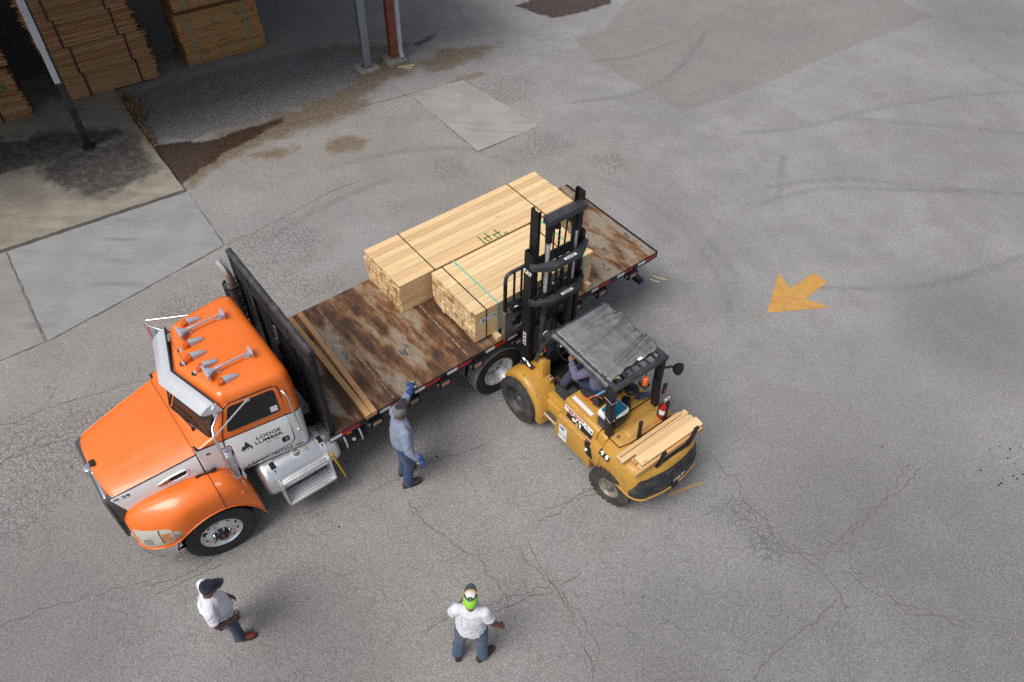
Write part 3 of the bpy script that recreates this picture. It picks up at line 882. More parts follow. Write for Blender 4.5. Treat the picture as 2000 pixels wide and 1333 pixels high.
# stacks of sheet lumber inside
sheet_mesh = {}
def sheet(L, D, T, mat, rag):
    key = (L, D, T, mat.name, rag)
    if key not in sheet_mesh:
        m = MB()
        n = 14
        # slightly wavy long plank
        rings = []
        for i in range(n + 1):
            x = -L / 2 + L * i / n
            w = math.sin(i * 1.7 + rag * 5) * .004
            rings.append([(x, -D / 2, -T / 2 + w), (x, D / 2, -T / 2 + w), (x, D / 2, T / 2 + w), (x, -D / 2, T / 2 + w)])
        m.loft(rings)
        sheet_mesh[key] = m.mesh('board', mat, smooth=0)
    return sheet_mesh[key]
def stack(u0, u1, v0, D, units, hts, mat, T, ragged, strap, smat, labels, group, ink=None):
    z = .085 if u0 < 1.2 else .012
    L = u1 - u0
    for q in range(units):
        ox = random.uniform(-.05, .05) if ragged > .03 else (-1) ** q * .022
        if q and ragged > .03:
            ox -= .05 * q
        b = thing('board_bundle', labels[q], 'lumber bundle', S((u0 + u1) / 2 + ox, v0 + D / 2 + random.uniform(-.015, .015), z), SA + random.uniform(-.012, .012), group)
        n = int(hts[q] / T); rows = []
        for k in range(n):
            o = bpy.data.objects.new('board', sheet(L, D, T - .004, mat, k % 3)); C.objects.link(o)
            o.parent = b
            jx = random.gauss(0, ragged)
            o.location = (jx, random.gauss(0, .006), T * (k + .5))
            o.rotation_euler = (0, 0, random.gauss(0, .003))
        for sx in strap:
            x = -L / 2 + L * sx
            m = MB(); h = n * T + .006; y0 = -D / 2 - .022; w = .018
            m.bx(x - w, x + w, y0 - .004, y0, 0, h).bx(x - w, x + w, y0 - .004, D / 2 + .02, h, h + .004)
            m.build('strap', smat, b)
        if ink and q in ink:
            for s_, x, zz, sz in ink[q]:
                text(s_, sz, M['ink_green'], b, frame((x, -D / 2 - .020, zz), (1, 0, 0), (0, 0, 1)), sx=1.2)
        if q in (0, 1, 2) and ragged <= .03 and not ink is None:
            for _ in range(3):
                x = random.uniform(-L * .35, L * .35); zz = random.uniform(.15, hts[q] - .15); w = random.uniform(.1, .28)
                m = MB(); m.bx(x, x + w, -D / 2 - .022, -D / 2 - .018, zz, zz + random.uniform(.012, .03)); m.build('paint_mark', M['ink_green'], b)
        z += n * T + (.09 if q < units - 1 and ragged <= .03 and q == 1 else .012)
lv = ['lowest', 'second', 'third', 'fourth', 'topmost']
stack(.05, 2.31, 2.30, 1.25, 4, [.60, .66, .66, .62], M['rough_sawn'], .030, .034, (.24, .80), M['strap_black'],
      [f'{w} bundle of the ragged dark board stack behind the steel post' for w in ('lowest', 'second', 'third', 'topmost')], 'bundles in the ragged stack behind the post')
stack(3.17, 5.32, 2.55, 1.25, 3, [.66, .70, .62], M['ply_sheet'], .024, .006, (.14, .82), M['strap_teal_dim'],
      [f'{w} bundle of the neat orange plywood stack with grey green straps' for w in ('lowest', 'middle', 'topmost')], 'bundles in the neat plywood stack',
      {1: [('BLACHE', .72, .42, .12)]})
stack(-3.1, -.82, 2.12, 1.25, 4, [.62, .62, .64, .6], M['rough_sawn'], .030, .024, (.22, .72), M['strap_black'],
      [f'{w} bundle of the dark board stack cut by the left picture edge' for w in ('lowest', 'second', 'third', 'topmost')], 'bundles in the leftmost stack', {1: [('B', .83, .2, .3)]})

# dry grass along the pad edge (nobody could count the blades)
gm = MB()
for i in range(900):
    tt = random.random()
    v = 1.9 - 2.6 * tt ** 1.2; u = 1.26 + random.gauss(.03, .05) + (.14 if .15 < tt < .55 else 0) * random.random()
    if tt > .6 and random.random() < .6:
        continue
    b0 = S(u, v, 0); a = random.uniform(0, 2 * PI); h = random.uniform(.05, .22); ln = random.uniform(.03, .16)
    d = Vector((math.cos(a), math.sin(a), 0)); s_ = Vector((-d.y, d.x, 0)) * .004
    gm.add([b0 - s_, b0 + s_, b0 + d * ln * .4 + Vector((0, 0, h * .8)) + s_ * .6, b0 + d * ln + Vector((0, 0, h))], [(0, 1, 2), (0, 2, 3)])
t = NT('dry_grass')
M['dry_grass'] = t.done(t.mix(t.noise(t.pos(), 16, 2), (.16, .095, .045), (.30, .21, .11)), .9)
g_ = gm.build('dry_grass', M['dry_grass'], smooth=0); g_['kind'] = 'stuff'
# ---------------------------------------------------------------- flatbed truck; x forward, y to its left (the side we see), z up
TPSI, TX, TY = R(219.50458811), -0.9633, 9.1875
TM = Matrix.Translation((TX, TY, 0)) @ Matrix.Rotation(TPSI, 4, 'Z')
def T2W(x, y, z=0.):
    return TM @ Vector((x, y, z))
truck = thing('flatbed_truck', 'orange and white flatbed truck parked with lumber on its rusty bed', 'truck', (TX, TY, 0), TPSI)
HB = 1.347
def tb(name, mat, *bxs, parent=None, bevel=0., label=None):
    m = MB()
    for b in bxs:
        m.bx(*b)
    return m.build(name, mat, parent or truck, bevel=bevel, label=label)

# --- bed: five steel plates with welded seams
edges = [3.02, 2.0, .62, -.78, -2.18, -3.52]
for a, b in zip(edges, edges[1:]):
    tb('deck_plate', M['deck'], (b + .004, a - .004, -1.247, 1.247, HB - .02, HB))
for a in edges[1:-1]:
    m = MB(); n = 90; vs = []
    for i in range(n + 1):
        y = -1.2 + 2.4 * i / n; w = random.uniform(.004, .018); h = random.uniform(.001, .006)
        vs += [(a - w, y, HB + .0005), (a, y, HB + h), (a + w, y, HB + .0005)]
    m.add(vs, [f for i in range(n) for f in ((3 * i, 3 * i + 1, 3 * i + 4, 3 * i + 3), (3 * i + 1, 3 * i + 2, 3 * i + 5, 3 * i + 4))])
    m.build('weld_seam', M['weld'], truck)
for s in (1, -1):
    y0, y1 = (1.218, 1.25) if s > 0 else (-1.25, -1.218)
    r_ = tb('side_rail', M['black'], (-3.56, 3.12, y0, y1, HB - .13, HB - .022), bevel=.004)
    m = MB(); m.bx(-3.56, 3.12, y0 - (.05 if s > 0 else 0), y1 + (0 if s > 0 else .05), HB - .145, HB - .132); m.build('rail_lip', M['black'], r_)
    if s > 0:
        TAPE = [(3.12, 2.93, 'w'), (2.93, 2.64, 'r'), (2.29, 2.1, 'w'), (2.1, 1.9, 'r'), (1.67, 1.49, 'w'), (1.49, 1.2, 'r'), (1.07, .88, 'w'), (.88, .6, 'r'), (.32, .14, 'w'), (.14, -.13, 'r'), (-.13, -.32, 'w'), (-1.48, -1.71, 'r'), (-1.96, -2.12, 'w'), (-2.12, -2.4, 'r'), (-2.57, -2.74, 'w'), (-2.74, -2.95, 'r'), (-3.08, -3.26, 'w'), (-3.26, -3.54, 'r')]
        for a, b, k in TAPE:
            m = MB(); m.bx(b, a - .003, 1.2505, 1.253, HB - .105, HB - .045); m.build('reflective_tape', M['tape_white' if k == 'w' else 'tape_red'], r_)
tb('rear_rail', M['black'], (-3.575, -3.525, -1.25, 1.25, HB - .14, HB - .008), bevel=.004)
tb('chassis_rail', M['dark'], (-3.4, 5.55, .38, .46, .72, .98)); tb('chassis_rail', M['dark'], (-3.4, 5.55, -.46, -.38, .72, .98))
cm = MB()
for i in range(17):
    x = -3.3 + i * .39
    cm.bx(x - .03, x + .03, -1.2, 1.2, HB - .12, HB - .022)
cm.bx(-3.5, 3.0, .3, .42, 1.0, HB - .122).bx(-3.5, 3.0, -.42, -.3, 1.0, HB - .122)
cm.build('crossmember', M['dark'], truck)
# winches under the rail, each with its rolled strap
wm = MB(); wm.bx(-.10, -.085, -.075, .06, -.075, .075).bx(.085, .10, -.075, .06, -.075, .075).bx(-.10, .10, -.075, .06, .068, .08)
w_mesh = wm.mesh('winch', M['black'])
sm = MB()
sm.lathe([(.012, -.075), (.060, -.075), (.063, -.06), (.063, .06), (.060, .075), (.012, .075)], axis='x', n=18)
s_mesh = sm.mesh('strap_roll', M['strap_brown'], smooth=40)
km = MB(); km.lathe([(.03, .10), (.033, .11), (.033, .13), (.02, .135)], axis='x', n=10)
k_mesh = km.mesh('ratchet_cap', M['steel_grey'])
for x in (2.37, 1.71, 1.13, .5, -.35, -1.62, -2.2, -2.95):
    w = bpy.data.objects.new('winch', w_mesh); C.objects.link(w); w.parent = truck; w.location = (x, 1.24, HB - .225)
    for nm, me in (('strap_roll', s_mesh), ('ratchet_cap', k_mesh)):
        o = bpy.data.objects.new(nm, me); C.objects.link(o); o.parent = w
# headboard
HX = 3.045
hbm = MB()
for z0, z1 in ((1.22, 2.28), (2.74, 3.06)):
    hbm.bx(HX + .0, HX + .012, -1.16, 1.16, z0, z1)
hbm.bx(HX, HX + .012, -1.16, -.86, 2.28, 2.74).bx(HX, HX + .012, -.80, 1.16, 2.28, 2.74)
head = hbm.build('headboard', M['mast'], truck)
for y in (-1.18, 1.18):
    m = MB(); m.bx(HX - .035, HX + .045, y - .045, y + .045, 1.205, 3.10); m.build('headboard_post', M['mast'], head, bevel=.01)
m = MB(); m.tube([(HX + .005, -1.225, 3.12), (HX + .005, 1.225, 3.12)], .048, 14); m.build('top_tube', M['mast_dusty'], head)
for z in (2.98, 2.88, 2.78):
    m = MB(); m.tube([(HX + .02, -1.14, z), (HX + .02, 1.14, z)], .028, 8); m.build('rib', M['mast'], head)
for y in (-.62, -.02, .58):
    m = MB(); m.bx(HX + .014, HX + .045, y - .022, y + .022, 1.22, 3.07); m.build('upright', M['mast'], head, bevel=.006)
m = MB(); m.bx(HX + .06, HX + .075, .12, .19, 2.55, 2.75).bx(HX + .06, HX + .10, .14, .16, 2.40, 2.52); m.build('latch', M['steel_grey'], head)

# --- cab
def side_y(x, z):
    return 1.0 - (x - 3.4) * .135 - max(0, z - 1.98) * .07
def SP(x, z, off=0., s=1):
    return Vector((x, s * (side_y(x, z) + off), z))
def cab_ring(z, xr, xs, xc, inset=0., rc=.13, fr=.10):
    """plan outline: rear xr, windscreen corner xs, windscreen centre xc"""
    H = [(xr + inset, 0), (xr + inset, .5)]
    wr = side_y(xr + rc, z) - inset
    for i in range(7):
        a = PI + (-PI / 2) * i / 6
        H.append((xr + inset + rc + rc * math.cos(a), wr - rc + rc * math.sin(a)))
    for i in range(1, 6):
        x = xr + rc + (xs - fr - xr - rc) * i / 6
        H.append((x, side_y(x, z) - inset))
    wf = side_y(xs, z) - inset
    for i in range(6):
        a = PI / 2 - (PI / 2 - .28) * i / 5
        H.append((xs - inset - fr + fr * math.cos(a), wf - fr + fr * math.sin(a)))
    H.append((xc - inset, 0))
    full = H + [(x, -y) for x, y in H[-2:0:-1]]
    return [Vector((x, y, z)) for x, y in full]
lower = [cab_ring(1.15, 3.30, 4.755, 4.757, .02, fr=.01), cab_ring(1.18, 3.29, 4.755, 4.757, fr=.01), cab_ring(1.955, 3.28, 4.755, 4.757, fr=.01)]
upper = [cab_ring(1.965, 3.28, 4.73, 4.757, fr=.05), cab_ring(2.05, 3.28, 4.50, 4.72), cab_ring(2.46, 3.285, 4.31, 4.55), cab_ring(2.58, 3.29, 4.27, 4.50, .006, .14)]
def roofr(z, ins):
    r = cab_ring(2.58, 3.29, 4.27, 4.50, .006, .14)
    c = Vector((3.85, 0, z))
    return [Vector((c.x + (p.x - c.x) * (1 - ins / .62), c.y + (p.y - c.y) * (1 - ins / .90), z)) for p in r]
upper += [roofr(2.635, .012), roofr(2.678, .04), roofr(2.704, .085), roofr(2.718, .15), roofr(2.728, .28), roofr(2.732, .5)]
m = MB(); m.loft(lower); m.build('cab_lower', M['white_paint'], truck, smooth=35)
m = MB(); m.loft(upper); cab = m.build('cab_upper', M['orange'], truck, smooth=40)
m = MB(); m.loft([[Vector((p.x + (p.x - 4.) * .003, p.y * 1.004, z)) for p in cab_ring(1.96, 3.28, 4.75, 4.757, fr=.02)] for z in (1.950, 1.970)]); m.build('pinstripe', M['ink'], truck)
m = MB(); m.bx(3.32, 3.5, -.9, .9, 1.0, 1.2).bx(3.4, 4.7, -.8, .8, .95, 1.148); m.build('cab_floor', M['dark'], truck)

# doors: near one fully dressed
def poly_side(pts, off, s, thick):
    """prism on the cab side from (x, z) points"""
    m = MB(); n = len(pts)
    o = [SP(x, z, off + thick, s) for x, z in pts]; i = [SP(x, z, off, s) for x, z in pts]
    m.add(o + i, [list(range(n)), list(range(2 * n - 1, n - 1, -1))] + [[k, k + n, (k + 1) % n + n, (k + 1) % n] for k in range(n)])
    return m
def rounded(pts, r, n=4):
    out = []; N = len(pts)
    for k in range(N):
        p0, p1, p2 = (Vector(pts[(k + j) % N]) for j in (-1, 0, 1))
        a = (p0 - p1); b = (p2 - p1); rr = min(r, a.length * .45, b.length * .45)
        a = p1 + a.normalized() * rr; b = p1 + b.normalized() * rr
        for i in range(n + 1):
            t_ = i / n
            out.append(tuple((a * (1 - t_) ** 2 + p1 * 2 * t_ * (1 - t_) + b * t_ * t_)))
    return out
def edge_tube(pts, off, s, r):
    P = [SP(x, z, off, s) for x, z in pts]
    return MB().tube(P + [P[0]], r, 6)
DOOR = rounded([(3.52, 2.575), (4.22, 2.575), (4.40, 1.97), (4.40, 1.30), (4.28, 1.20), (3.52, 1.33)], .10)
DLOW = [(3.52, 1.945), (4.395, 1.945), (4.395, 1.32), (4.30, 1.215), (3.60, 1.26), (3.525, 1.34)]
WIN = rounded([(3.585, 2.515), (4.18, 2.515), (4.30, 2.085), (3.585, 2.085)], .05)
for s in (1, -1):
    d = poly_side(rounded([(3.52, 2.575), (4.22, 2.575), (4.40, 1.97), (3.52, 1.97)], .07), -.01, s, .016).build('door', M['orange'], truck, bevel=.004)
    dl = poly_side(rounded(DLOW, .06), -.01, s, .0165).build('door_panel', M['white_paint'], d, bevel=.004)
    edge_tube(DOOR, .004, s, .008).build('door_gasket', M['ink'], d)
    poly_side(WIN, .004, s, .004).build('window', M['glass'], d)
    edge_tube(WIN, .007, s, .007).build('window_seal', M['rubber'], d)
    poly_side(rounded([(3.585, 1.525), (3.69, 1.525), (3.69, 1.405), (3.585, 1.405)], .03), .004, s, .006).build('handle_recess', M['ink'], d)
    poly_side([(3.605, 1.505), (3.645, 1.505), (3.645, 1.425), (3.605, 1.425)], .010, s, .012).build('handle', M['steel_grey'], d, bevel=.004)
    if s > 0:
        xd = Vector((-1, .135, 0)); F_ = lambda x, z, o=.0075: frame(SP(x, z, o), xd, (0, 0, 1))
        text('LODGE', .094, M['ink'], d, F_(3.835, 1.728), sx=1.12, bold=.0015)
        text('LUMBER', .094, M['ink'], d, F_(3.845, 1.632), sx=1.16, bold=.0015)
        text('EST. 1946', .033, M['ink_grey'], d, F_(3.80, 1.555), sx=1.3)
        text('USDOT 1947353', .075, M['ink'], d, F_(3.905, 1.24, .012), sx=1.22)
        # three pines
        for x, z, h in ((4.145, 1.60, .165), (4.20, 1.585, .105), (4.095, 1.58, .055)):
            pts = [(x, z + h)]
            for k in range(1, 6):
                pts += [(x - h * .08 * k, z + h * (1 - k / 5.6)), (x - h * .05 * k, z + h * (1 - k / 5.6) + h * .01)]
            q = pts[1:]; pts = pts + [(x - .004, z + h * .1), (x - .004, z - .03), (x + .004, z - .03), (x + .004, z + h * .1)] + [(2 * x - a, b) for a, b in q[::-1]]
            poly_side(pts, .0075, 1, .0015).build('pine_emblem', M['ink_darkgreen'], d, smooth=0)
        poly_side([(3.70, 2.22), (3.605, 2.22), (3.605, 2.12), (3.70, 2.12)], .0085, 1, .001).build('window_sticker', M['paper'], d)
        poly_side([(4.28, 1.235), (4.235, 1.235), (4.235, 1.185), (4.28, 1.185)], .004, 1, .0012).build('sticker', M['strap_brown'], truck)
        poly_side([(3.53, 1.235), (3.43, 1.235), (3.43, 1.205), (3.53, 1.205)], .004, 1, .0012).build('sticker', M['ink_grey'], truck)
        m = MB(); P = [SP(3.475, 2.41, .0), SP(3.472, 2.41, .055), SP(3.455, 2.36, .075), SP(3.43, 1.60, .075), SP(3.43, 1.56, .05), SP(3.43, 1.55, 0)]
        m.tube(P, .014, 8); m.build('grab_handle', M['chrome_dull'], truck, smooth=60)
        m = MB()
        for x, z in ((3.475, 2.41), (3.43, 1.55)):
            p = SP(x, z); m.cyl(p, p + Vector((0, .02, 0)), .03, .022, 10)
        m.build('handle_foot', M['chrome_dull'], truck)
        poly_side([(4.655, 1.80), (4.60, 1.80), (4.60, 1.835), (4.655, 1.835)][::-1], .003, 1, .004).build('badge', M['steel_grey'], truck)
# windscreen halves, seal, wipers
for s in (1, -1):
    q = [Vector((4.505, s * .78, 2.06)), Vector((4.705, s * .04, 2.06)), Vector((4.535, s * .03, 2.44)), Vector((4.325, s * .76, 2.44))]
    nrm = (q[1] - q[0]).cross(q[3] - q[0]).normalized()
    if nrm.x < 0:
        nrm = -nrm
    m = MB(); A = [p + nrm * .018 for p in q]; B_ = [p - nrm * .01 for p in q]
    m.add(A + B_, [(0, 1, 2, 3), (7, 6, 5, 4), (0, 4, 5, 1), (1, 5, 6, 2), (2, 6, 7, 3), (3, 7, 4, 0)])
    w = m.build('windscreen', M['glass_brown'], truck)
    m = MB(); m.tube(A + [A[0]], .014, 6); m.build('windscreen_seal', M['rubber'], w)
    m = MB(); a = q[0].lerp(q[1], .35) + Vector((.06, 0, -.02)); b = q[0].lerp(q[1], .95).lerp(q[2], .55) + nrm * .035
    b = q[0].lerp(q[1], .80 if s > 0 else .3) + nrm * .035 + Vector((0, 0, .05))
    m.tube([a, a + Vector((.0, 0, .04)), b], .010, 6); m.tube([b + (q[1] - q[0]) * .22, b - (q[1] - q[0]) * .28], .009, 6); m.cyl(a - Vector((0, 0, .03)), a + Vector((0, 0, .03)), .02)
    m.build('wiper', M['ink'], truck)
# cowl between hood seam and windscreen is the cab loft itself; visor in front of the roof
vz0, vz1 = 2.655, 2.545
up = [(4.29, .815, vz0), (4.515, 0, vz0 + .012), (4.29, -.815, vz0)]
lo = [(4.505, .815, vz1), (4.725, 0, vz1 + .01), (4.505, -.815, vz1)]
m = MB(); vs = []
for i, (a, b) in enumerate(zip(up, lo)):
    a = Vector(a); b = Vector(b)
    for k in range(5):
        t_ = k / 4; p = a.lerp(b, t_); p.z += .03 * math.sin(PI * t_)
        vs.append(p)
m.add(vs, [(5 * i + k, 5 * i + k + 1, 5 * i + k + 6, 5 * i + k + 5) for i in range(2) for k in range(4)])
for s, k0 in ((1, 0), (-1, 10)):          # side cheeks
    a = [vs[k0 + k] for k in range(5)]
    b0 = Vector((4.24, s * .86, 2.50)); b1 = Vector((4.46, s * .815, 2.50))
    m.add(a + [b1, b0], [list(range(7))])
vis = m.build('visor', M['visor'], truck, smooth=35, solid=.006)
m = MB()
for i in range(12):
    t_ = i / 11; y = -.8 + 1.6 * t_; xx = 4.50 + (1 - abs(y) / .86) * .215
    m.ball((xx - .03, y, 2.572), .007, 4)
for y in (.25, .29, -.46, -.50):
    m.ball((4.60 - abs(y) * .26 - .01, y, 2.633), .008, 4)
m.build('rivet', M['steel_grey'], vis)
m = MB(); m.tube([(4.295, .815, 2.662), (4.52, 0, 2.675), (4.295, -.815, 2.662)], .014, 6); m.build('visor_seal', M['rubber'], vis)
# marker lights
ml = MB()
ml.loft([[Vector((x, y, z)) for x, y, z in r] for r in (
    [(-.13, -.028, 0), (-.13, .028, 0), (-.13, .024, .03), (-.13, -.024, .03)],
    [(.03, -.045, 0), (.03, .045, 0), (.03, .035, .085), (.03, -.035, .085)])])
ml_me = ml.mesh('marker_light', M['horn'], bevel=.006)
le = MB()
le.loft([[Vector(p) for p in r] for r in (
    [(.032, -.045, 0.004), (.032, .045, 0.004), (.032, .034, .083), (.032, -.034, .083)],
    [(.09, -.042, 0.004), (.09, .042, 0.004), (.075, .03, .070), (.075, -.03, .070)],
    [(.125, -.03, 0.004), (.125, .03, 0.004), (.105, .02, .025), (.105, -.02, .025)])])
le_me = le.mesh('lens', M['lens_amber'], bevel=.006)
fo = MB(); fo.prism([(-.145, -.035), (-.145, .035), (.06, .055), (.16, .04), (.185, 0), (.16, -.04), (.06, -.055)], 'z', -.012, .004)
fo_me = fo.mesh('gasket', M['rubber'])
fe = MB(); fe.prism([(.125, -.028), (.125, .028), (.15, .018), (.155, 0), (.15, -.018)], 'z', .0045, .014)
fe_me = fe.mesh('front_foot', M['horn'])
for x, y in ((4.05, -.63), (4.18, -.235), (4.25, .005), (4.19, .25), (4.08, .63)):
    o = bpy.data.objects.new('marker_light', ml_me); C.objects.link(o); o.parent = truck
    o.location = (x - .06, y, 2.716 - .016 * (abs(y) > .5) - .004 * (x > 4.15)); o.rotation_euler = (0, R(2), R(0)); o.scale = (1.17,) * 3
    for nm, me in (('lens', le_me), ('gasket', fo_me), ('front_foot', fe_me)):
        q = bpy.data.objects.new(nm, me); C.objects.link(q); q.parent = o
# air horns
hm = MB()
hm.tube([(-.62, 0, .10), (-.2, 0, .10), (-.05, 0, .10)], [.016, .02, .028], 12)
hm.tube([(-.05, 0, .10), (.0, 0, .10), (.05, 0, .10), (.09, 0, .10)], [.028, .045, .085, .105], 12, ry=.55)
hm.bx(.085, .125, -.135, .135, .045, .155)
h_me = hm.mesh('air_horn', M['horn'], smooth=35, bevel=.004)
h2 = MB(); h2.bx(-.66, -.62, -.09, .09, .06, .14).cyl((-.60, 0, 0), (-.60, 0, .10), .035, .03, 12).cyl((-.66, .0, .02), (-.52, 0, .02), .03, .03, 10)
h2_me = h2.mesh('horn_mount', M['horn'], smooth=35, bevel=.003)
h3 = MB(); h3.cyl((-.08, 0, 0), (-.08, 0, .085), .018, .018, 8).cyl((-.08, 0, -.005), (-.08, 0, .012), .036, .03, 12)
h3_me = h3.mesh('horn_foot', M['chrome_dull'])
for y in (-.445, .435):
    o = bpy.data.objects.new('air_horn', h_me); C.objects.link(o); o.parent = truck; o.location = (4.11, y, 2.728); o.scale = (.82,) * 3
    for nm, me in (('horn_mount', h2_me), ('horn_foot', h3_me)):
        q = bpy.data.objects.new(nm, me); C.objects.link(q); q.parent = o
# antenna whip on the roof front
m = MB(); m.cyl((4.33, .06, 2.70), (4.33, .06, 2.75), .010); m.tube([(4.33, .06, 2.74), (4.34, -.02, 2.80), (4.33, -.50, 2.86)], .0035, 5); m.build('antenna', M['ink'], truck)
# exhaust stack on the far side
m = MB(); m.tube([(3.16, -1.24, 1.0), (3.16, -1.24, 2.56), (3.165, -1.25, 2.70), (3.18, -1.30, 2.82), (3.21, -1.385, 2.895)], .066, 18)
ex = m.build('exhaust_stack', M['chrome_dull'], truck, smooth=50)
m = MB(); m.lathe([(.062, 0), (.052, -.01), (.05, -.3)], n=14); 
gm_ = MB()
for k in range(24):
    a = 2 * PI * k / 24
    for d_ in (1, -1):
        gm_.tube([(3.16 + .125 * math.cos(a + d_ * q * .25), -1.24 + .125 * math.sin(a + d_ * q * .25), 1.66 + q * .14) for q in range(7)], .006, 4)
gm_.lathe([(.132, 2.50), (.132, 2.54), (.12, 2.54), (.12, 2.50)], c=(3.16, -1.24, 0), n=24, closed_prof=True)
gm_.build('heat_guard', M['mast_dusty'], ex)

# mirrors
def mirror(s):
    m = MB(); Y = 1.0
    j = Vector((4.50, s * 1.13, 2.43)) if s > 0 else Vector((4.46, -1.24, 2.55)); e = Vector((4.33, s * .92, 2.54)); r_ = Vector((3.93, s * .945, 2.57))
    m.tube([e, e.lerp(j, .45) + Vector((.06, s * .03, .01)), j], .019, 8)
    m.tube([r_, j], .013, 8)
    m.tube([j, j + Vector((.01, s * .09, -.14)), Vector((4.47, s * 1.24, 2.26))], .016, 8)
    m.tube([j, Vector((4.49, s * 1.14, 1.78)), Vector((4.47, s * 1.10, 1.70))], .018, 8)
    m.tube([Vector((4.47, s * 1.10, 1.70)), Vector((4.42, s * 1.24, 1.66))], .016, 8)
    m.tube([Vector((4.47, s * 1.10, 1.70)), Vector((4.46, s * .87, 1.62))], .015, 8)
    m.tube([e, Vector((4.36, s * .88, 2.515))], .028, 8)
    m.bx(3.90, 3.97, min(s * .92, s * .955), max(s * .92, s * .955), 2.54, 2.575)
    arm = m.build('mirror_arm', M['chrome'], truck, smooth=50)
    A = R(-28 if s > 0 else 28)
    mm = Matrix.Translation((4.42, s * 1.27, 1.96)) @ Matrix.Rotation(s * A * .6, 4, 'Z')
    m = MB(); m.loft([[mm @ Vector((x, y, z)) for y, z in ((-.09, -.26), (.09, -.26), (.10, -.2), (.10, .2), (.09, .26), (-.09, .26), (-.10, .2), (-.10, -.2))] for x in (-.03, .03, .055)])
    hd = m.build('mirror_housing', M['chrome'], arm, bevel=.008)
    m = MB(); m.bx(-.036, -.031, -.085, .085, -.235, .235, mm); m.build('mirror_glass', M['glass'], hd)
    m = MB(); c = Vector((4.38, s * 1.30, 1.72))
    m.ball((c.x, c.y, c.z), .105, 8, (.28, 1, 1)); m.build('spot_mirror', M['chrome'], arm, smooth=60)
mirror(1); mirror(-1)

# --- hood: crowned orange top, white sides
def hw(x):  # half width of the hood top edge
    t_ = (5.90 - x) / 1.14
    return .60 + .195 * (t_ * .75 + .25 * t_ ** .5 if t_ > 0 else t_)
def hz(x):
    t_ = (5.90 - x) / 1.14
    return 1.70 + .19 * t_ - .02 * (1 - t_) ** 4
st_ = [5.915, 5.90, 5.87, 5.80, 5.6, 5.4, 5.2, 5.0, 4.85, 4.768]
rings = []
for i, x in enumerate(st_):
    w = hw(x) - (.02 if i == 0 else 0); z = hz(x) - (.03, .012, .003)[i] if i < 3 else hz(x)
    r_ = []
    for k in range(21):
        v = -1 + 2 * k / 20
        nose = .03 * (1 - v * v) if i < 4 else 0
        lift = .085 * (1 - abs(v) ** 2.6) + (.012 if abs(abs(v) - .38) < .06 and 5.0 < x < 5.75 else 0)
        r_.append(Vector((x + nose, w * v, z + lift * (.75 + .25 * (5.9 - x)))))
    rings.append(r_)
m = MB(); m.loft(rings, cap=False, closed=False)
hood = m.build('hood', M['orange'], truck, smooth=45, solid=.012)
for s in (1, -1):
    rs = []
    for x in [5.905, 5.8, 5.6, 5.4, 5.2, 5.0, 4.85, 4.768]:
        w = hw(x)
        k_ = 1 if s > 0 else -.3
        rs.append([Vector((x, s * (w - .004), hz(x) - .004)), Vector((x, s * (w + .012 * k_), hz(x) - .03)), Vector((x, s * (w + .018 * k_), hz(x) - .25)), Vector((x, s * (w + .02 * k_), .98 + .24 * (5.9 - x)))])
    m = MB(); m.loft(rs, cap=False, closed=False)
    hs = m.build('hood_side', M['white_paint'], hood, smooth=40, solid=.01)
    if s > 0:
        m = MB(); m.tube([(x, s * (hw(x) + .004), hz(x) - .012) for x in (5.9, 5.6, 5.3, 5.0, 4.77)], .008, 6); m.build('pinstripe', M['ink'], hood)
    # side intake
    fr = []
    for x, dz in ((5.34, 0), (5.26, .035), (5.15, .06), (5.0, .068), (4.945, .055), (4.94, .0), (4.97, -.04), (5.1, -.055), (5.24, -.035)):
        fr.append(Vector((x, s * (hw(x) + .026), 1.615 + dz + (5.15 - x) * .10)))
    m = MB(); m.tube(fr + [fr[0]], .013, 6); it = m.build('intake_rim', M['white_paint'], hs, smooth=60)
    m = MB(); c_ = sum(fr, Vector()) / len(fr); m.add([p - Vector((0, s * .004, 0)) for p in fr] + [c_ - Vector((0, s * .004, 0))], [(i, (i + 1) % len(fr), len(fr)) for i in range(len(fr))]); m.build('intake_opening', M['dark'], it, smooth=0)
    ov = [Vector((5.26 + .085 * math.cos(a), s * (hw(5.26 + .085 * math.cos(a)) + .030), 1.603 - .085 * math.cos(a) * .1 + .032 * math.sin(a))) for a in [2 * PI * k / 20 for k in range(20)]]
    m = MB(); m.add(ov + [p + Vector((0, s * .008, 0)) for p in ov], [list(range(20)), list(range(20, 40))] + [(k, (k + 1) % 20, 20 + (k + 1) % 20, 20 + k) for k in range(20)]); m.build('oval_emblem', M['lens_red'], it, smooth=0)
    m = MB(); m.tube(ov + [ov[0]], .006, 6); m.build('emblem_rim', M['chrome'], it)
    if s > 0:
        xd = Vector((-1, .17, 0))
        text('Peterbilt', .034, M['chrome_dull'], it, frame((5.26, hw(5.26) + .040, 1.602), xd + Vector((0, 0, .1)), (0, 0, 1)), sx=1.0, italic=.25)
        text('# 29', .085, M['ink'], hs, frame((5.775, hw(5.775) + .019, 1.635), xd, (0, 0, 1)), sx=1.35)
        # rubber hood latch
        m = MB(); m.tube([(4.83, .845, 1.505), (4.70, .865, 1.50)], .016, 8).ball((4.86, .845, 1.505), .035, 6, (1.3, .6, .8)).ball((4.66, .87, 1.50), .038, 6, (1.5, .6, .8)); m.build('hood_latch', M['rubber'], truck)
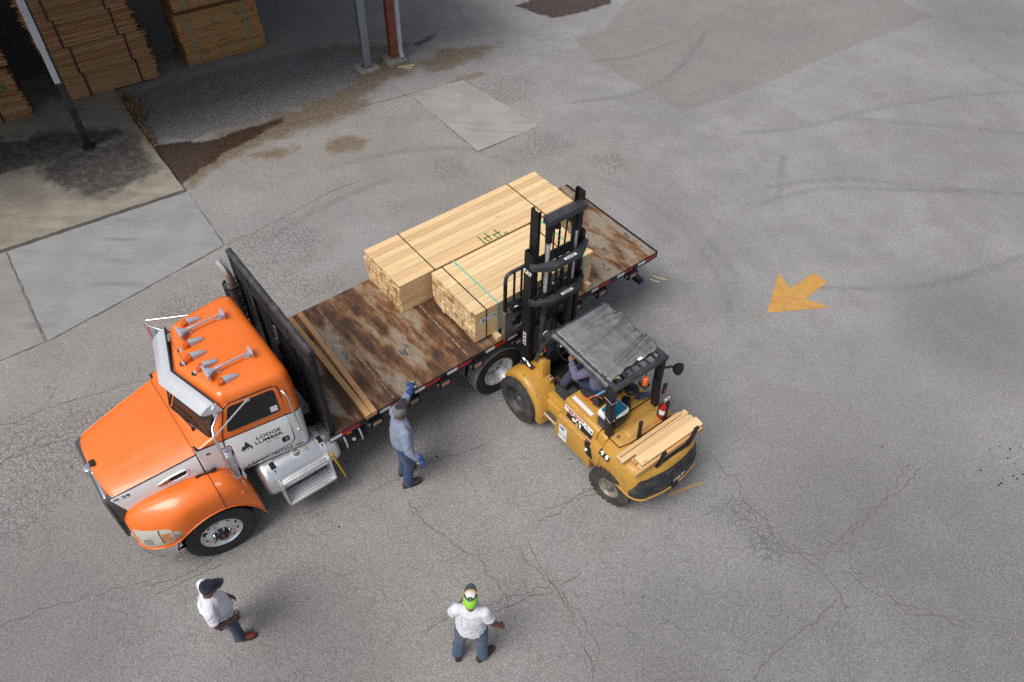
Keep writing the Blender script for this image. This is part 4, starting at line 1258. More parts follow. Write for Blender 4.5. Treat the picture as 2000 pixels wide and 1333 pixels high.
# seam line of hood to cab
m = MB(); m.tube([(4.762, -.82, 1.30)] + [(4.762, .80 * v, hz(4.77) + .085 * (1 - abs(v) ** 2.6) * 1.02 - .004) for v in [-1 + k / 8 for k in range(17)]] + [(4.762, .82, 1.30)], .010, 6); m.build('hood_gap', M['dark'], truck)
m = MB()
rg = []
for x in (4.765, 4.66, 4.55):
    rg.append([Vector((x, side_y(x, 1.9) * v * .985, 1.955 + .075 * (1 - abs(v) ** 2.6) - (.0 if x < 4.7 else .005) + (.02 if x < 4.6 else 0))) for v in [-1 + k / 10 for k in range(21)]])
m.loft(rg, cap=False, closed=False); m.build('cowl', M['orange'], truck, smooth=50, solid=.01)
# grille, surround, emblem
m = MB(); m.loft([[Vector((x + dx, y, z)) for y, z in ((-w, zt), (w, zt), (w + .05, 1.3), (w + .04, .80), (-w - .04, .80), (-w - .05, 1.3))] for x, dx, w, zt in ((5.80, 0, .60, 1.69), (5.90, 0, .605, 1.69), (5.955, 0, .595, 1.665), (5.985, 0, .57, 1.63))]); gr = m.build('grille', M['grey_plastic'], truck, bevel=.012)
m = MB()
for k in range(30):
    y = -.56 + 1.12 * k / 29
    m.bx(5.986, 5.994, y - .006, y + .006, .86, 1.60)
m.build('grille_bar', M['mast_dusty'], gr)['kind'] = 'stuff'
m = MB(); ring = rounded([(-.62, 1.675), (.62, 1.675), (.685, 1.3), (.64, .76), (-.64, .76), (-.685, 1.3)], .08)
m.tube([(5.965, y * .95, z * .985) for y, z in ring] + [(5.965, ring[0][0] * .95, ring[0][1] * .985)], .022, 8); m.build('grille_surround', M['grey_plastic'], gr, smooth=60)
m = MB(); m.bx(5.915, 5.955, .09, .585, 1.690, 1.712); m.build('crown_trim', M['chrome'], gr, bevel=.006)
m = MB(); m.loft([[Vector((x, y * w, z)) for y, z in ((-1, 1.60), (1, 1.60), (.9, 1.735), (-.9, 1.735))] for x, w in ((5.93, .085), (6.0, .065), (6.02, .03))]); m.build('emblem', M['chrome'], gr, bevel=.01)
m = MB(); m.bx(5.855, 5.925, -.05, .06, 1.772, 1.778); m.build('hood_notch', M['dark'], hood)
# bumper
P = [(5.45, 1.12), (5.62, 1.13), (5.78, 1.02), (5.90, .82), (5.97, .5), (5.985, 0)]
P = P + [(x, -y) for x, y in P[-2::-1]]
m = MB()
prof = [(-.02, .52), (.0, .55), (.005, .72), (-.004, .88), (-.03, .90), (-.06, .90), (-.06, .52)]
rs = []
for i, (x, y) in enumerate(P):
    a = Vector(P[max(i - 1, 0)]); b = Vector(P[min(i + 1, len(P) - 1)]); d_ = (b - a).normalized(); nn = Vector((-d_.y, d_.x)) * -1
    if nn.dot(Vector((x - 4.8, y))) < 0:
        nn = -nn
    rs.append([Vector((x + nn.x * q, y + nn.y * q, z)) for q, z in prof])
m.loft(rs); m.build('bumper', M['chrome'], truck, smooth=40)
# fenders and headlamps
ST = [(5.90, [(.62, 1.20), (.70, 1.18), (.77, 1.10), (.82, .98), (.845, .86)]),
      (5.84, [(.625, 1.30), (.74, 1.275), (.86, 1.165), (.94, 1.01), (.985, .85)]),
      (5.72, [(.64, 1.37), (.80, 1.35), (.95, 1.235), (1.045, 1.05), (1.10, .86)]),
      (5.55, [(.67, 1.425), (.86, 1.415), (1.03, 1.30), (1.125, 1.10), (1.165, .86)]),
      (5.42, [(.69, 1.45), (.89, 1.455), (1.08, 1.345), (1.16, 1.155), (1.185, .89)]),
      (5.25, [(.715, 1.475), (.925, 1.49), (1.125, 1.39), (1.185, 1.21), (1.195, .99)]),
      (5.0, [(.755, 1.485), (.95, 1.505), (1.135, 1.415), (1.195, 1.25), (1.205, 1.075)]),
      (4.75, [(.80, 1.475), (.965, 1.49), (1.14, 1.40), (1.20, 1.24), (1.21, 1.055)]),
      (4.55, [(.83, 1.41), (.985, 1.42), (1.145, 1.32), (1.20, 1.15), (1.21, .93)]),
      (4.40, [(.85, 1.24), (1.0, 1.24), (1.15, 1.14), (1.20, .98), (1.21, .73)]),
      (4.32, [(.86, 1.02), (1.01, 1.01), (1.15, .92), (1.195, .80), (1.205, .56)]),
      (4.29, [(.86, .80), (1.01, .79), (1.14, .72), (1.185, .62), (1.20, .46)])]
def spl(pts, n=4):
    P = [Vector(p) for p in pts]; out = []
    for i in range(len(P) - 1):
        p0, p1, p2, p3 = P[max(i - 1, 0)], P[i], P[i + 1], P[min(i + 2, len(P) - 1)]
        for k in range(n):
            t_ = k / n
            out.append(.5 * (2 * p1 + (p2 - p0) * t_ + (2 * p0 - 5 * p1 + 4 * p2 - p3) * t_ * t_ + (3 * p1 - p0 - 3 * p2 + p3) * t_ ** 3))
    out.append(P[-1]); return out
for s in (1, -1):
    cols = list(zip(*[[(x, y, z) for y, z in r] for x, r in ST]))
    cols = [spl(c, 3) for c in cols]
    rings = [spl([c[i] for c in cols], 4) for i in range(len(cols[0]))]
    m = MB(); m.loft([[Vector((p.x, s * p.y, p.z)) for p in r] for r in rings], cap=False, closed=False)
    fe_ = m.build('fender', M['orange'], truck, smooth=60, solid=.014)
    lip = [r[-1] for r in rings]
    m = MB(); m.tube([(p.x, s * (p.y + .002), p.z) for p in lip], .012, 6); m.build('fender_lip', M['orange'], fe_, smooth=60)
    k_ = min(range(len(rings)), key=lambda i: abs(rings[i][0].x - 4.775))
    m = MB(); m.tube([(p.x, s * (p.y + .004), p.z + .004) for p in rings[k_]], .006, 5); m.build('fender_seam', M['rust_post'], fe_, smooth=60)
    m = MB(); m.ball((4.47, s * 1.185, 1.12), .045, 6, (1, .35, 1)); m.build('side_marker', M['orange'], fe_, smooth=60)
    # headlamp: a clear blister following the fender corner
    hl = []
    for i in range(15):
        x = 5.875 - .50 * i / 14
        k0 = min(range(len(rings)), key=lambda q: abs(rings[q][0].x - x)); r = rings[k0]
        z_hi = 1.155 + .03 * math.sin(PI * i / 14); z_lo = .90 + .05 * (i / 14) ** 2
        if i > 10:
            z_hi -= .022 * (i - 10); z_lo += .012 * (i - 10)
        row = []
        for q in range(6):
            z = z_hi + (z_lo - z_hi) * q / 5
            p = min(r, key=lambda pp: abs(pp.z - z)); j = r.index(p)
            a = r[max(j - 1, 0)]; b = r[min(j + 1, len(r) - 1)]
            if abs(a.z - b.z) > 1e-4:
                t_ = min(1, max(0, (z - a.z) / (b.z - a.z))); p = a.lerp(b, t_)
            nrm = Vector((p.x - 5.0, (p.y - .55) * 1.4)).normalized() * (.018 if 0 < q < 5 and 0 < i < 14 else .004)
            row.append(Vector((p.x + nrm.x, s * (p.y + nrm.y), z)))
        hl.append(row)
    m = MB(); m.loft(hl, cap=False, closed=False); L_ = m.build('headlamp', M['headlamp'], fe_, smooth=60, solid=.006)
    m = MB(); m.loft([[p + Vector((.004, s * .004, 0)) for p in r[1:5]] for r in hl[8:13]], cap=False, closed=False); m.build('turn_lens', M['lens_turn'], L_, smooth=60, solid=.003)
    m = MB(); m.tube([p + Vector((.006, s * .006, 0)) for p in hl[8][0:5]], .006, 5); m.build('lamp_divider', M['guard'], L_)
    m = MB(); m.loft([[p + Vector((.003, s * .003, 0)) for p in r[2:5]] for r in hl[2:6]], cap=False, closed=False); m.build('lamp_bowl', M['chrome_dull'], L_, smooth=60, solid=.003)
    # inner wheel arch, mud guard
    m = MB(); m.lathe([(.60, .55), (.60, 1.14), (.585, 1.14), (.585, .55)], c=(4.93, 0, .53), axis='y', n=40, closed_prof=True)
    if s < 0:
        m.v = [Vector((p.x, -p.y, p.z)) for p in m.v]
    m.v = [Vector((p.x, p.y, max(p.z, .62))) for p in m.v]
    m.build('wheel_well', M['dark'], truck)
    m = MB(); m.bx(4.285, 4.295, min(s * .9, s * 1.2), max(s * .9, s * 1.2), .36, .62); m.build('mud_guard', M['steel_grey'], truck)
tb('engine_bay', M['dark'], (4.75, 5.8, -.55, .55, .75, 1.55))

# --- wheels
def tyre_mesh(r, w, ri, name, ribs=5, mat=None, tread=None):
    h = w / 2; sh = .045
    m = MB()
    pf = [(ri, -h * .78), (ri + .03, -h * .90), ((r + ri) / 2, -h), (r - sh, -h * .97)]
    m.mat(0).lathe(pf + [(r - .012, -h * .90)], axis='y', n=56)
    m.f = [f for f in m.f if len(f) == 4]; m.mi = [0] * len(m.f)
    pt = [(r - .012, -h * .90)]
    for k in range(ribs):
        a = -h * .86 + 2 * h * .86 * k / ribs; b = -h * .86 + 2 * h * .86 * (k + 1) / ribs
        pt += [(r, a + .006), (r, b - .006)]
        if k < ribs - 1:
            pt += [(r - .012, b - .004), (r - .012, b + .004)]
    pt += [(r - .012, h * .90)]
    k0 = len(m.f)
    m.mat(1).lathe(pt, axis='y', n=56); 
    m2 = MB(); m2.lathe([(r - .012, h * .90), (r - sh, h * .97), ((r + ri) / 2, h), (ri + .03, h * .90), (ri, h * .78)], axis='y', n=56)
    keep = [(f, i) for f, i in zip(m.f, m.mi) if len(f) == 4]
    m.f = [f for f, _ in keep]; m.mi = [i for _, i in keep]
    m.mat(0); kk = len(m.v); m.v += m2.v
    for f in m2.f:
        if len(f) == 4:
            m.f.append([i + kk for i in f]); m.mi.append(0)
    return m.mesh(name, [mat or M['rubber'], tread or M['tread']], smooth=25)
tyre_front = tyre_mesh(.50, .28, .285, 'tyre', 5, tread=M['rubber'])
tyre_rear = tyre_mesh(.50, .27, .285, 'tyre', 7)
def front_rim():
    m = MB(); m.lathe([(.20, -.10), (.285, -.10), (.29, .10), (.296, .118), (.285, .122), (.272, .10), (.245, .085), (.205, .10), (.15, .128), (.145, .115), (.10, .115), (.095, .10)], axis='y', n=44)
    return m.mesh('rim', M['alu'], smooth=40)
rim_f = front_rim()
m = MB(); m.lathe([(.20, -.10), (.285, -.10), (.29, .10), (.298, .120), (.285, .122), (.268, .095), (.262, .02), (.235, -.03), (.225, -.055), (.15, -.062), (.09, -.06), (.085, -.03), (.02, -.02)], axis='y', n=44)
rim_r = m.mesh('rim', M['alu_soft'], smooth=40)
def holes(R_, y, r, sy, n=10, tilt=0.):
    m = MB()
    for k in range(1):
        a = 0.
        c = Vector((R_ * math.cos(a), y, R_ * math.sin(a))); u = Vector((-math.sin(a), 0, math.cos(a))); v = Vector((math.cos(a), tilt, math.sin(a)))
        vs = [c + u * r * math.cos(q) + v * r * sy * math.sin(q) for q in [2 * PI * j / 12 for j in range(12)]]
        m.add(vs + [p + Vector((0, -.02, 0)) for p in vs], [list(range(12))] + [(j, (j + 1) % 12, 12 + (j + 1) % 12, 12 + j) for j in range(12)])
    return m.mesh('hand_hole', M['dark'], smooth=0)
hole_f = holes(.226, .094, .026, .75, 10, .0); hole_r = holes(.186, -.056, .026, .8, 10)
def nuts(R_, y, ln, n=10):
    m = MB()
    for k in range(1):
        a = 0.; c = Vector((R_ * math.cos(a), y, R_ * math.sin(a)))
        m.cyl(c, c + Vector((0, ln * .6, 0)), .020, .018, 6); m.cyl(c + Vector((0, ln * .6, 0)), c + Vector((0, ln, 0)), .016, .008, 8)
    return m.mesh('lug_nut', M['chrome'], smooth=35)
nut_f = nuts(.135, .116, .060); nut_r = nuts(.135, -.06, .04)
m = MB(); m.lathe([(.10, .08), (.10, .14), (.08, .165), (.05, .17), (.01, .172)], axis='y', n=24); hub_f = m.mesh('hub', M['black'], smooth=40)
m = MB(); m.lathe([(.03, .171), (.028, .178), (.01, .179)], axis='y', n=12); hubc = m.mesh('hub_cap', M['lens_red'])
def wheel(x, y, z, yaw, ty, rim, hole, nut, hub=True):
    o = bpy.data.objects.new('wheel', ty); C.objects.link(o); o.parent = truck; o.location = (x, y, z); o.rotation_euler = (0, 0, yaw)
    for nm, me in [('rim', rim)] + ([('hub', hub_f), ('hub_cap', hubc)] if hub else []):
        q = bpy.data.objects.new(nm, me); C.objects.link(q); q.parent = o
    if y > 1:
        for k in range(10):
            for nm, me, a in (('hand_hole', hole, (k + .5) * PI / 5), ('lug_nut', nut, k * PI / 5)):
                q = bpy.data.objects.new(nm, me); C.objects.link(q); q.parent = o; q.rotation_euler = (0, a, 0)
    return o
wheel(4.93, 1.05, .50, R(-6), tyre_front, rim_f, hole_f, nut_f)
wheel(4.93, -1.05, .50, PI - R(6), tyre_front, rim_f, hole_f, nut_f)
for s in (1, -1):
    wheel(0, s * 1.075, .50, 0 if s > 0 else PI, tyre_rear, rim_r, hole_r, nut_r, False)
    wheel(0, s * .745, .50, 0 if s > 0 else PI, tyre_rear, rim_r, hole_r, nut_r, False)
m = MB(); m.tube([(0, -1.0, .5), (0, 1.0, .5)], .10, 12).ball((0, 0, .5), .26, 8).bx(-.7, .7, .40, .48, .56, .70).bx(-.7, .7, -.48, -.40, .56, .70); m.build('rear_axle', M['dark'], truck)
m = MB(); m.tube([(4.93, -.9, .48), (4.93, .9, .48)], .07, 8); m.build('front_axle', M['dark'], truck)
for s in (1, -1):
    tb('mud_flap', M['rubber'], (-1.615, -1.60, min(s * .50, s * 1.19), max(s * .50, s * 1.19), .42, 1.2))
    tb('flap_hanger', M['dark'], (-1.64, -1.58, min(s * .45, s * 1.2), max(s * .45, s * 1.2), 1.16, 1.215))
m = MB(); m.bx(-3.50, -3.40, -1.12, 1.12, .50, .60).bx(-3.49, -3.43, .5, .58, .6, 1.2).bx(-3.49, -3.43, -.58, -.5, .6, 1.2); m.build('rear_guard', M['mast_dusty'], truck)
# --- tanks and steps
def tank(s):
    prof = [(.02, -.60), (.18, -.60), (.265, -.585), (.305, -.545), (.315, -.50), (.315, .50), (.305, .545), (.265, .585), (.18, .60), (.02, .60)]
    m = MB(); m.lathe(prof, c=(3.555, s * .885, .80), axis='x', n=44)
    tk = m.build('fuel_tank', M['alu'], truck, smooth=40)
    for x in (3.95, 3.20):
        m = MB(); m.lathe([(.316, x - .04), (.322, x - .04), (.322, x + .04), (.316, x + .04)], c=(0, s * .885, .80), axis='x', n=44, closed_prof=True)
        m.build('tank_strap', M['alu_soft'], tk, smooth=40)
        m = MB(); m.bx(x - .035, x + .035, min(s * .95, s * 1.06), max(s * .95, s * 1.06), 1.085, 1.115, None).cyl((x, s * 1.07, 1.06), (x, s * 1.12, 1.0), .012); m.build('strap_pad', M['rubber'], tk)
    c = Vector((3.575, s * 1.005, 1.088)); nn = Vector((0, s * .38, .92)).normalized()
    m = MB(); m.cyl(c - nn * .01, c + nn * .035, .055, .05, 20); cp = m.build('filler_cap', M['steel_grey'], tk, bevel=.004)
    m = MB(); m.cyl(c - nn * .02, c + nn * .006, .085, .083, 24); m.build('filler_ring', M['alu_soft'], tk)
    m = MB(); m.beam(c + nn * .040 + Vector((.04, 0, 0)), c + nn * .040 - Vector((.04, 0, 0)), .016, .014, nn); m.build('cap_grip', M['alu'], cp)
    if s > 0:
        m = MB(); q = Vector((3.44, 1.0, 1.093)); m.beam(q + Vector((.06, 0, 0)), q - Vector((.05, 0, 0)), .012, .004, nn); m.build('tank_label', M['strap_yellow'], tk)
        for dx, dy in ((.05, .03), (.0, .03), (-.04, .045), (-.03, .02)):
            m = MB(); q = Vector((3.44 + dx, 1.0 + dy, 1.093 - dy * .42)); m.beam(q + Vector((.02, 0, 0)), q - Vector((.018, 0, 0)), .014, .006, nn); m.build('tank_label', M['ink_grey'], tk)
    for z, y0, y1, x0, x1 in ((.905, 1.10, 1.255, 3.215, 3.955), (.50, 1.10, 1.345, 3.215, 3.955)):
        a, b = (y0, y1) if s > 0 else (-y1, -y0)
        m = MB(); m.bx(x0, x1, a, b, z - .02, z)
        ye = b if s > 0 else a
        m.bx(x0, x1, ye - .008, ye + .008, z - .045, z + .004)
        stp = m.build('step', M['alu_soft'], tk, bevel=.004)
        g = MB(); nr = 3 if z > .7 else 5
        for i in range(30):
            for j in range(nr):
                x = x0 + .03 + (x1 - x0 - .06) * (i + .5 * (j % 2)) / 29.5; y = a + .02 + (b - a - .05) * j / (nr - 1)
                g.add([(x - .006, y - .003, z + .001), (x + .001, y - .010, z + .001), (x + .006, y + .003, z + .001), (x - .001, y + .010, z + .001)], [(0, 1, 2, 3)])
        g.build('step_grip', M['dark'], stp, smooth=0)['kind'] = 'stuff'
    for x in (3.205, 3.965):
        m = MB(); m.prism([(s * 1.08, .97), (s * 1.26, .93), (s * 1.36, .50), (s * 1.34, .45), (s * 1.08, .45)], 'x', x - .007, x + .007); m.build('step_bracket', M['alu_soft'], tk)
tank(1); tank(-1)
m = MB(); m.lathe([(.02, -.24), (.15, -.235), (.175, -.2), (.175, .2), (.15, .235), (.02, .24)], c=(2.72, .98, .80), axis='x', n=28); at = m.build('air_tank', M['black'], truck, smooth=40)
m = MB()
for x in (2.60, 2.86):
    m.lathe([(.178, x - .014), (.186, x - .014), (.186, x + .014), (.178, x + .014)], c=(0, .98, .80), axis='x', n=28, closed_prof=True)
m.build('tank_band', M['chrome'], at, smooth=40)
m = MB(); m.cyl((2.73, 1.13, .86), (2.73, 1.16, .87), .03, .028, 14); m.build('gauge', M['ink_white'], at)
m = MB(); m.bx(2.78, 2.86, 1.2535, 1.262, HB - .145, HB - .115); m.build('side_marker', M['lens_amber'], truck)
m = MB(); m.tube([(3.165, 1.30, 1.02), (3.13, 1.33, .82), (3.06, 1.345, .40)], [.017, .017, .015], 8).ball((3.165, 1.30, 1.02), .026, 6)
wb_ = m.build('winch_bar', M['strap_yellow'], truck, smooth=50)
m = MB(); m.tube([(3.06, 1.345, .40), (3.04, 1.35, .25), (3.02, 1.355, .12)], [.013, .011, .006], 8); m.build('bar_tip', M['steel_grey'], wb_)

# ---------------------------------------------------------------- lumber on the bed
def board_mesh(L, W, H, mat, r=.003):
    m = MB(); m.bx(-L / 2, L / 2, -W / 2, W / 2, -H / 2, H / 2)
    return m.mesh('board', mat, smooth=0, bevel=r, seg=1)
TYAW = TPSI
def bundle(label, x0, x1, y0, y1, z0, layers, mat, group, cols_jit=.012, seed=3):
    """layers: (number of boards across, height) from the bottom"""
    rnd = random.Random(seed)
    L = x1 - x0; W = y1 - y0
    p = T2W((x0 + x1) / 2, (y0 + y1) / 2, z0)
    b = thing('lumber_bundle', label, 'lumber bundle', p, TYAW, group)
    z = 0; cache = {}
    for n, h in layers:
        w = W / n
        key = (n, h)
        if key not in cache:
            cache[key] = board_mesh(L, w - .0028, h - (.006 if h > .1 else .003), mat, .003)
        for i in range(n):
            o = bpy.data.objects.new('board', cache[key]); C.objects.link(o); o.parent = b
            o.location = (rnd.gauss(0, cols_jit), (-W / 2 + w * (i + .5)) * (.991 if h > .1 else 1) + rnd.gauss(0, .0012), z + h / 2 + rnd.gauss(0, .0008))
            o.rotation_euler = (0, 0, PI * (rnd.random() < .5) + rnd.gauss(0, .0006))
        z += h
    return b, z, L, W
def band(b, x, W, H, mat, w=.008, pad=.006, drop=.012):
    m = MB(); t_ = .004; y = W / 2 + pad
    m.bx(x - w, x + w, -y - t_, -y, -.0, H + pad).bx(x - w, x + w, y, y + t_, -.0, H + pad).bx(x - w, x + w, -y - t_, y + t_, H + pad, H + pad + t_)
    return m.build('strap', mat, b)
lay1 = [(16, .1225)] * 4 + [(8, .060), (8, .060)]
b1, H1, L1, W1 = bundle('longer lumber bundle with green ink on top, on the far half of the bed', -2.75, .94, -1.31, -.21, HB + .001, lay1, M['pine'], 'lumber bundles on the truck bed', .007, 5)
for x in (.265, -2.09):
    band(b1, x + .905, W1, H1, M['strap_black'])
def scrawl(b, segs, x, y, z, sc, mat, w=.012):
    m = MB()
    for s_ in segs:
        P = [Vector((x - q[0] * sc, y + q[1] * sc, z)) for q in s_]
        for a, c in zip(P, P[1:]):
            d_ = (c - a).normalized() * w * .5; n_ = Vector((-d_.y, d_.x, 0))
            m.add([a - d_ + n_, a - d_ - n_, c + d_ - n_, c + d_ + n_], [(0, 1, 2, 3)])
    return m.build('ink_mark', mat, b, smooth=0)
# 144" written by hand, read from the near side (x runs to the left there)
scrawl(b1, [[(0, 1.0), (.02, 0)], [(.42, 1.0), (.30, .42), (.85, .45)], [(.70, .9), (.68, 0)], [(1.25, 1.05), (1.12, .5), (1.75, .52)], [(1.55, 1.0), (1.52, .05)], [(1.95, 1.15), (1.95, .85)], [(2.12, 1.15), (2.12, .85)]],
       .905 - .78, .33, H1 + .002, .22, M['ink_green'], .022)
lay2 = [(13, .126)] * 5
b2, H2, L2, W2 = bundle('shorter lumber bundle on blocks, held by the forklift at the near edge of the bed', -2.02, .415, -.075, 1.115, HB + .090, lay2, M['pine_pale'], 'lumber bundles on the truck bed', .008, 11)
for x, mt in ((.205, 'strap_black'), (-.025, 'strap_teal'), (-1.62, 'strap_black'), (-1.82, 'strap_teal')):
    band(b2, x + .8025, W2, H2, M[mt], .009)
m = MB(); m.bx(.80, 1.13, W2 / 2 + .005, W2 / 2 + .007, .385, .475); pt = m.build('paper_tag', M['paper'], b2)
m = MB()
for x, z, w, h in ((1.06, .43, .06, .05), (.93, .45, .10, .012), (.93, .425, .09, .008), (.85, .43, .07, .035)):
    m.bx(x - w / 2, x + w / 2, W2 / 2 + .0075, W2 / 2 + .0085, z - h / 2, z + h / 2)
m.build('print', M['ink_grey'], pt)
# dunnage blocks under the second bundle
dn = board_mesh(1.27, .088, .088, M['pine'])
for x, y, lab in ((.03, .60, 'square wooden block poking out under the front of the shorter bundle'), (-1.93, .58, 'square wooden block under the rear of the shorter bundle')):
    o = bpy.data.objects.new('timber_block', dn); C.objects.link(o)
    o.location = T2W(x, y, HB + .0452); o.rotation_euler = (0, 0, TYAW + PI / 2)
    tag(o, lab, 'wooden block', 'blocks under the shorter bundle')
lm = board_mesh(2.47, .088, .088, M['timber']); lm2 = board_mesh(2.47, .088, .088, M['timber_red'])
def loose(me, a, b, lab):
    o = bpy.data.objects.new('timber', me); C.objects.link(o)
    A, B_ = T2W(*a, HB + .0452), T2W(*b, HB + .0452)
    o.location = (A + B_) / 2; d_ = B_ - A; o.rotation_euler = (0, 0, math.atan2(d_.y, d_.x))
    tag(o, lab, 'timber', 'loose timbers on the bed')
loose(lm, (2.49, -1.17), (2.485, 1.30), 'pale knotty timber lying across the bed next to the headboard')
loose(lm2, (2.31, -1.17), (2.392, 1.30), 'reddish timber lying across the bed, farther from the headboard')
# ---------------------------------------------------------------- forklift; x forward (to the truck), y to its left (the side we see)
M['step_plate'] = paint('dirty_tread_plate', (.085, .065, .048), .7, .1, .3, (.16, .13, .10), .5, 30)
FYAW, FX, FY = R(128.716), .743, 8.237
FM = Matrix.Translation((FX, FY, 0)) @ Matrix.Rotation(FYAW, 4, 'Z')
def F2W(x, y, z=0.):
    return FM @ Vector((x, y, z))
fork = thing('forklift', 'yellow counterbalance forklift number 46 lifting at the truck side', 'forklift', (FX, FY, 0), FYAW)
def fb(name, mat, *bxs, parent=None, bevel=0., label=None, smooth=30):
    m = MB()
    for b in bxs:
        m.bx(*b)
    return m.build(name, mat, parent or fork, bevel=bevel, label=label, smooth=smooth)
# --- chassis and body
m = MB()
m.prism([(.30, .30), (.30, .62), (-.36, .62), (-.36, .30)], 'y', -.60, .60)
m.prism([(-.30, .26), (-.30, .70), (-1.70, .70), (-1.70, .26)], 'y', -.56, .56)
fb('chassis', M['dark'], (-1.9, .34, -.42, .42, .22, .66))
fb('front_axle', M['dark'], (-.14, .14, -.62, .62, .28, .56))
body = m.build('body', M['yellow'], fork, bevel=.015)
# side boxes with the ledge on top
for s in (1, -1):
    def Y(a, b):
        return (min(s * a, s * b), max(s * a, s * b))
    m = MB(); m.prism([(-.78, .28), (-.83, .80), (-1.47, .80), (-1.60, .55), (-1.66, .30)], 'y', *Y(.40, .665))
    sb_ = m.build('side_panel', M['yellow'], fork, bevel=.02)
    m = MB(); m.prism([(-.80, .80), (-.86, .845), (-1.47, .845), (-1.47, .80)], 'y', *Y(.53, .68)); m.build('side_ledge', M['yellow_worn'], sb_, bevel=.012)
    m = MB(); m.prism([(-1.48, .80), (-1.62, .80), (-1.68, .58), (-1.55, .58)], 'y', *Y(.60, .672)); m.build('recess', M['dark'], sb_)
    m = MB(); m.ball((-1.545, s * .675, .70), .028, 6); m.build('drain_knob', M['ink_white'], sb_)
    # step
    m = MB(); m.bx(-.80, -.47, *Y(.50, .66), .46, .50); stp = m.build('step', M['yellow_worn'], fork, bevel=.006)
    m = MB(); m.bx(-.77, -.50, *Y(.53, .645), .5005, .508); m.build('step_mat', M['step_plate'], stp)
    m = MB(); m.bx(-.78, -.49, *Y(.647, .655), .5005, .511); m.build('step_edge', M['ink_white'], stp)
    m = MB(); m.prism([(-.36, .30), (-.36, .78), (-.80, .78), (-.80, .50), (-.47, .46), (-.47, .30)], 'y', *Y(.38, .50)); m.build('step_wall', M['yellow'], fork, bevel=.01)
# floor with open rubber grid
fb('floor', M['dark'], (-.66, .05, -.46, .46, .72, .745))
m = MB()
for i in range(11):
    y = .06 + .40 * i / 10; m.bx(-.66, -.34, y - .006, y + .006, .745, .765)
for i in range(10):
    x = -.66 + .32 * i / 9; m.bx(x - .006, x + .006, .06, .46, .745, .765)
m.bx(-.67, -.33, .455, .475, .74, .775)
m.build('floor_mat', M['grey_plastic'], fork)
# hood under the seat, sides sloping out to the ledge
m = MB()
m.loft([[Vector((x, y, z)) for y, z in ((-.62, .82), (.62, .82), (.56, 1.13), (.52, 1.165), (-.52, 1.165), (-.56, 1.13))] for x in (-.86, -1.625)])
hoodf = m.build('engine_hood', M['yellow'], fork, bevel=.012)
m = MB()
m.loft([[Vector((x, y, z)) for y, z in ((-.62, .80), (.62, .80), (.56, 1.13), (.52, 1.165), (-.52, 1.165), (-.56, 1.13))] for x in (-1.635, -1.80)])
m.loft([[Vector((x, y, z)) for y, z in ((-.66, .50), (.66, .50), (.66, .83), (.60, .96), (-.60, .96), (-.66, .83))] for x in (-1.58, -1.82)])
m.build('rear_cowl', M['yellow'], fork, bevel=.02)
# radiator cover on top of the counterweight, with raised hatch
m = MB(); m.prism([(-.52, -1.80), (.50, -1.80), (.50, -2.02), (.32, -2.06), (-.52, -2.06)], 'z', 1.150, 1.178)
m.v = [Vector((p.y, p.x, p.z)) for p in m.v]
rc_ = m.build('radiator_cover', M['yellow_worn'], fork, bevel=.006)
m = MB(); m.loft([[Vector((x, y, z)) for x, y in pts] for pts, z in (([(-1.84, -.40), (-1.84, .28), (-2.0, .28), (-2.03, .22), (-2.03, -.40)], 1.176), ([(-1.86, -.37), (-1.86, .25), (-1.985, .25), (-2.0, .20), (-2.0, -.37)], 1.206))])
m.build('raised_hatch', M['yellow_worn'], rc_, bevel=.006)
m = MB()
for a, b in (((-1.63, -.52), (-1.63, .52)), ((-1.80, -.52), (-1.80, .52)), ((-2.065, -.52), (-2.065, .31)), ((-2.065, .31), (-2.02, .51)), ((-2.02, .51), (-1.82, .51))):
    m.beam((*a, 1.166), (*b, 1.166), .010, .008)
m.build('panel_gap', M['dark'], fork)
m = MB(); m.cyl((-1.88, .40, 1.17), (-1.88, .40, 1.20), .028, .022, 12); m.build('bolt', M['steel_grey'], rc_)
# counterweight: heavy casting, rounded rear
def cw_ring(z, w, xb, xf=-1.82, rr=.24):
    H = [(xf, 0), (xf, w - .03), (xf - .02, w)]
    for i in range(9):
        a = PI / 2 + (PI / 2) * i / 8
        H.append((xb + rr * 1.1 + rr * 1.1 * math.cos(a), w - rr + rr * math.sin(a)))
    for y, dx in ((w - rr - .10, -.025), ((w - rr) * .45, -.05)):
        H.append((xb + dx, y))
    H.append((xb - .06, 0))
    full = H + [(x, -y) for x, y in H[-2:0:-1]]
    return [Vector((x, y, z)) for x, y in full]
m = MB()
m.loft([cw_ring(.56, .655, -2.66), cw_ring(.60, .67, -2.69), cw_ring(.75, .672, -2.68), cw_ring(.90, .672, -2.65), cw_ring(1.04, .655, -2.60), cw_ring(1.11, .62, -2.565), cw_ring(1.145, .56, -2.53, rr=.22), cw_ring(1.150, .3, -2.36, rr=.12)])
cw = m.build('counterweight', M['yellow'], fork, smooth=45)
m = MB()
m.loft([cw_ring(.20, .40, -2.46, -2.34, .2), cw_ring(.24, .47, -2.54, -2.36, .2), cw_ring(.44, .60, -2.63, -2.42, .22), cw_ring(.56, .655, -2.66, -2.45)])
m.build('counterweight_foot', M['yellow_worn'], cw, smooth=45)
m = MB(); P = cw_ring(.60, .676, -2.70)
m.tube(P[2:len(P) - 1], .016, 6); m.build('bumper_rib', M['yellow_worn'], cw, smooth=60)
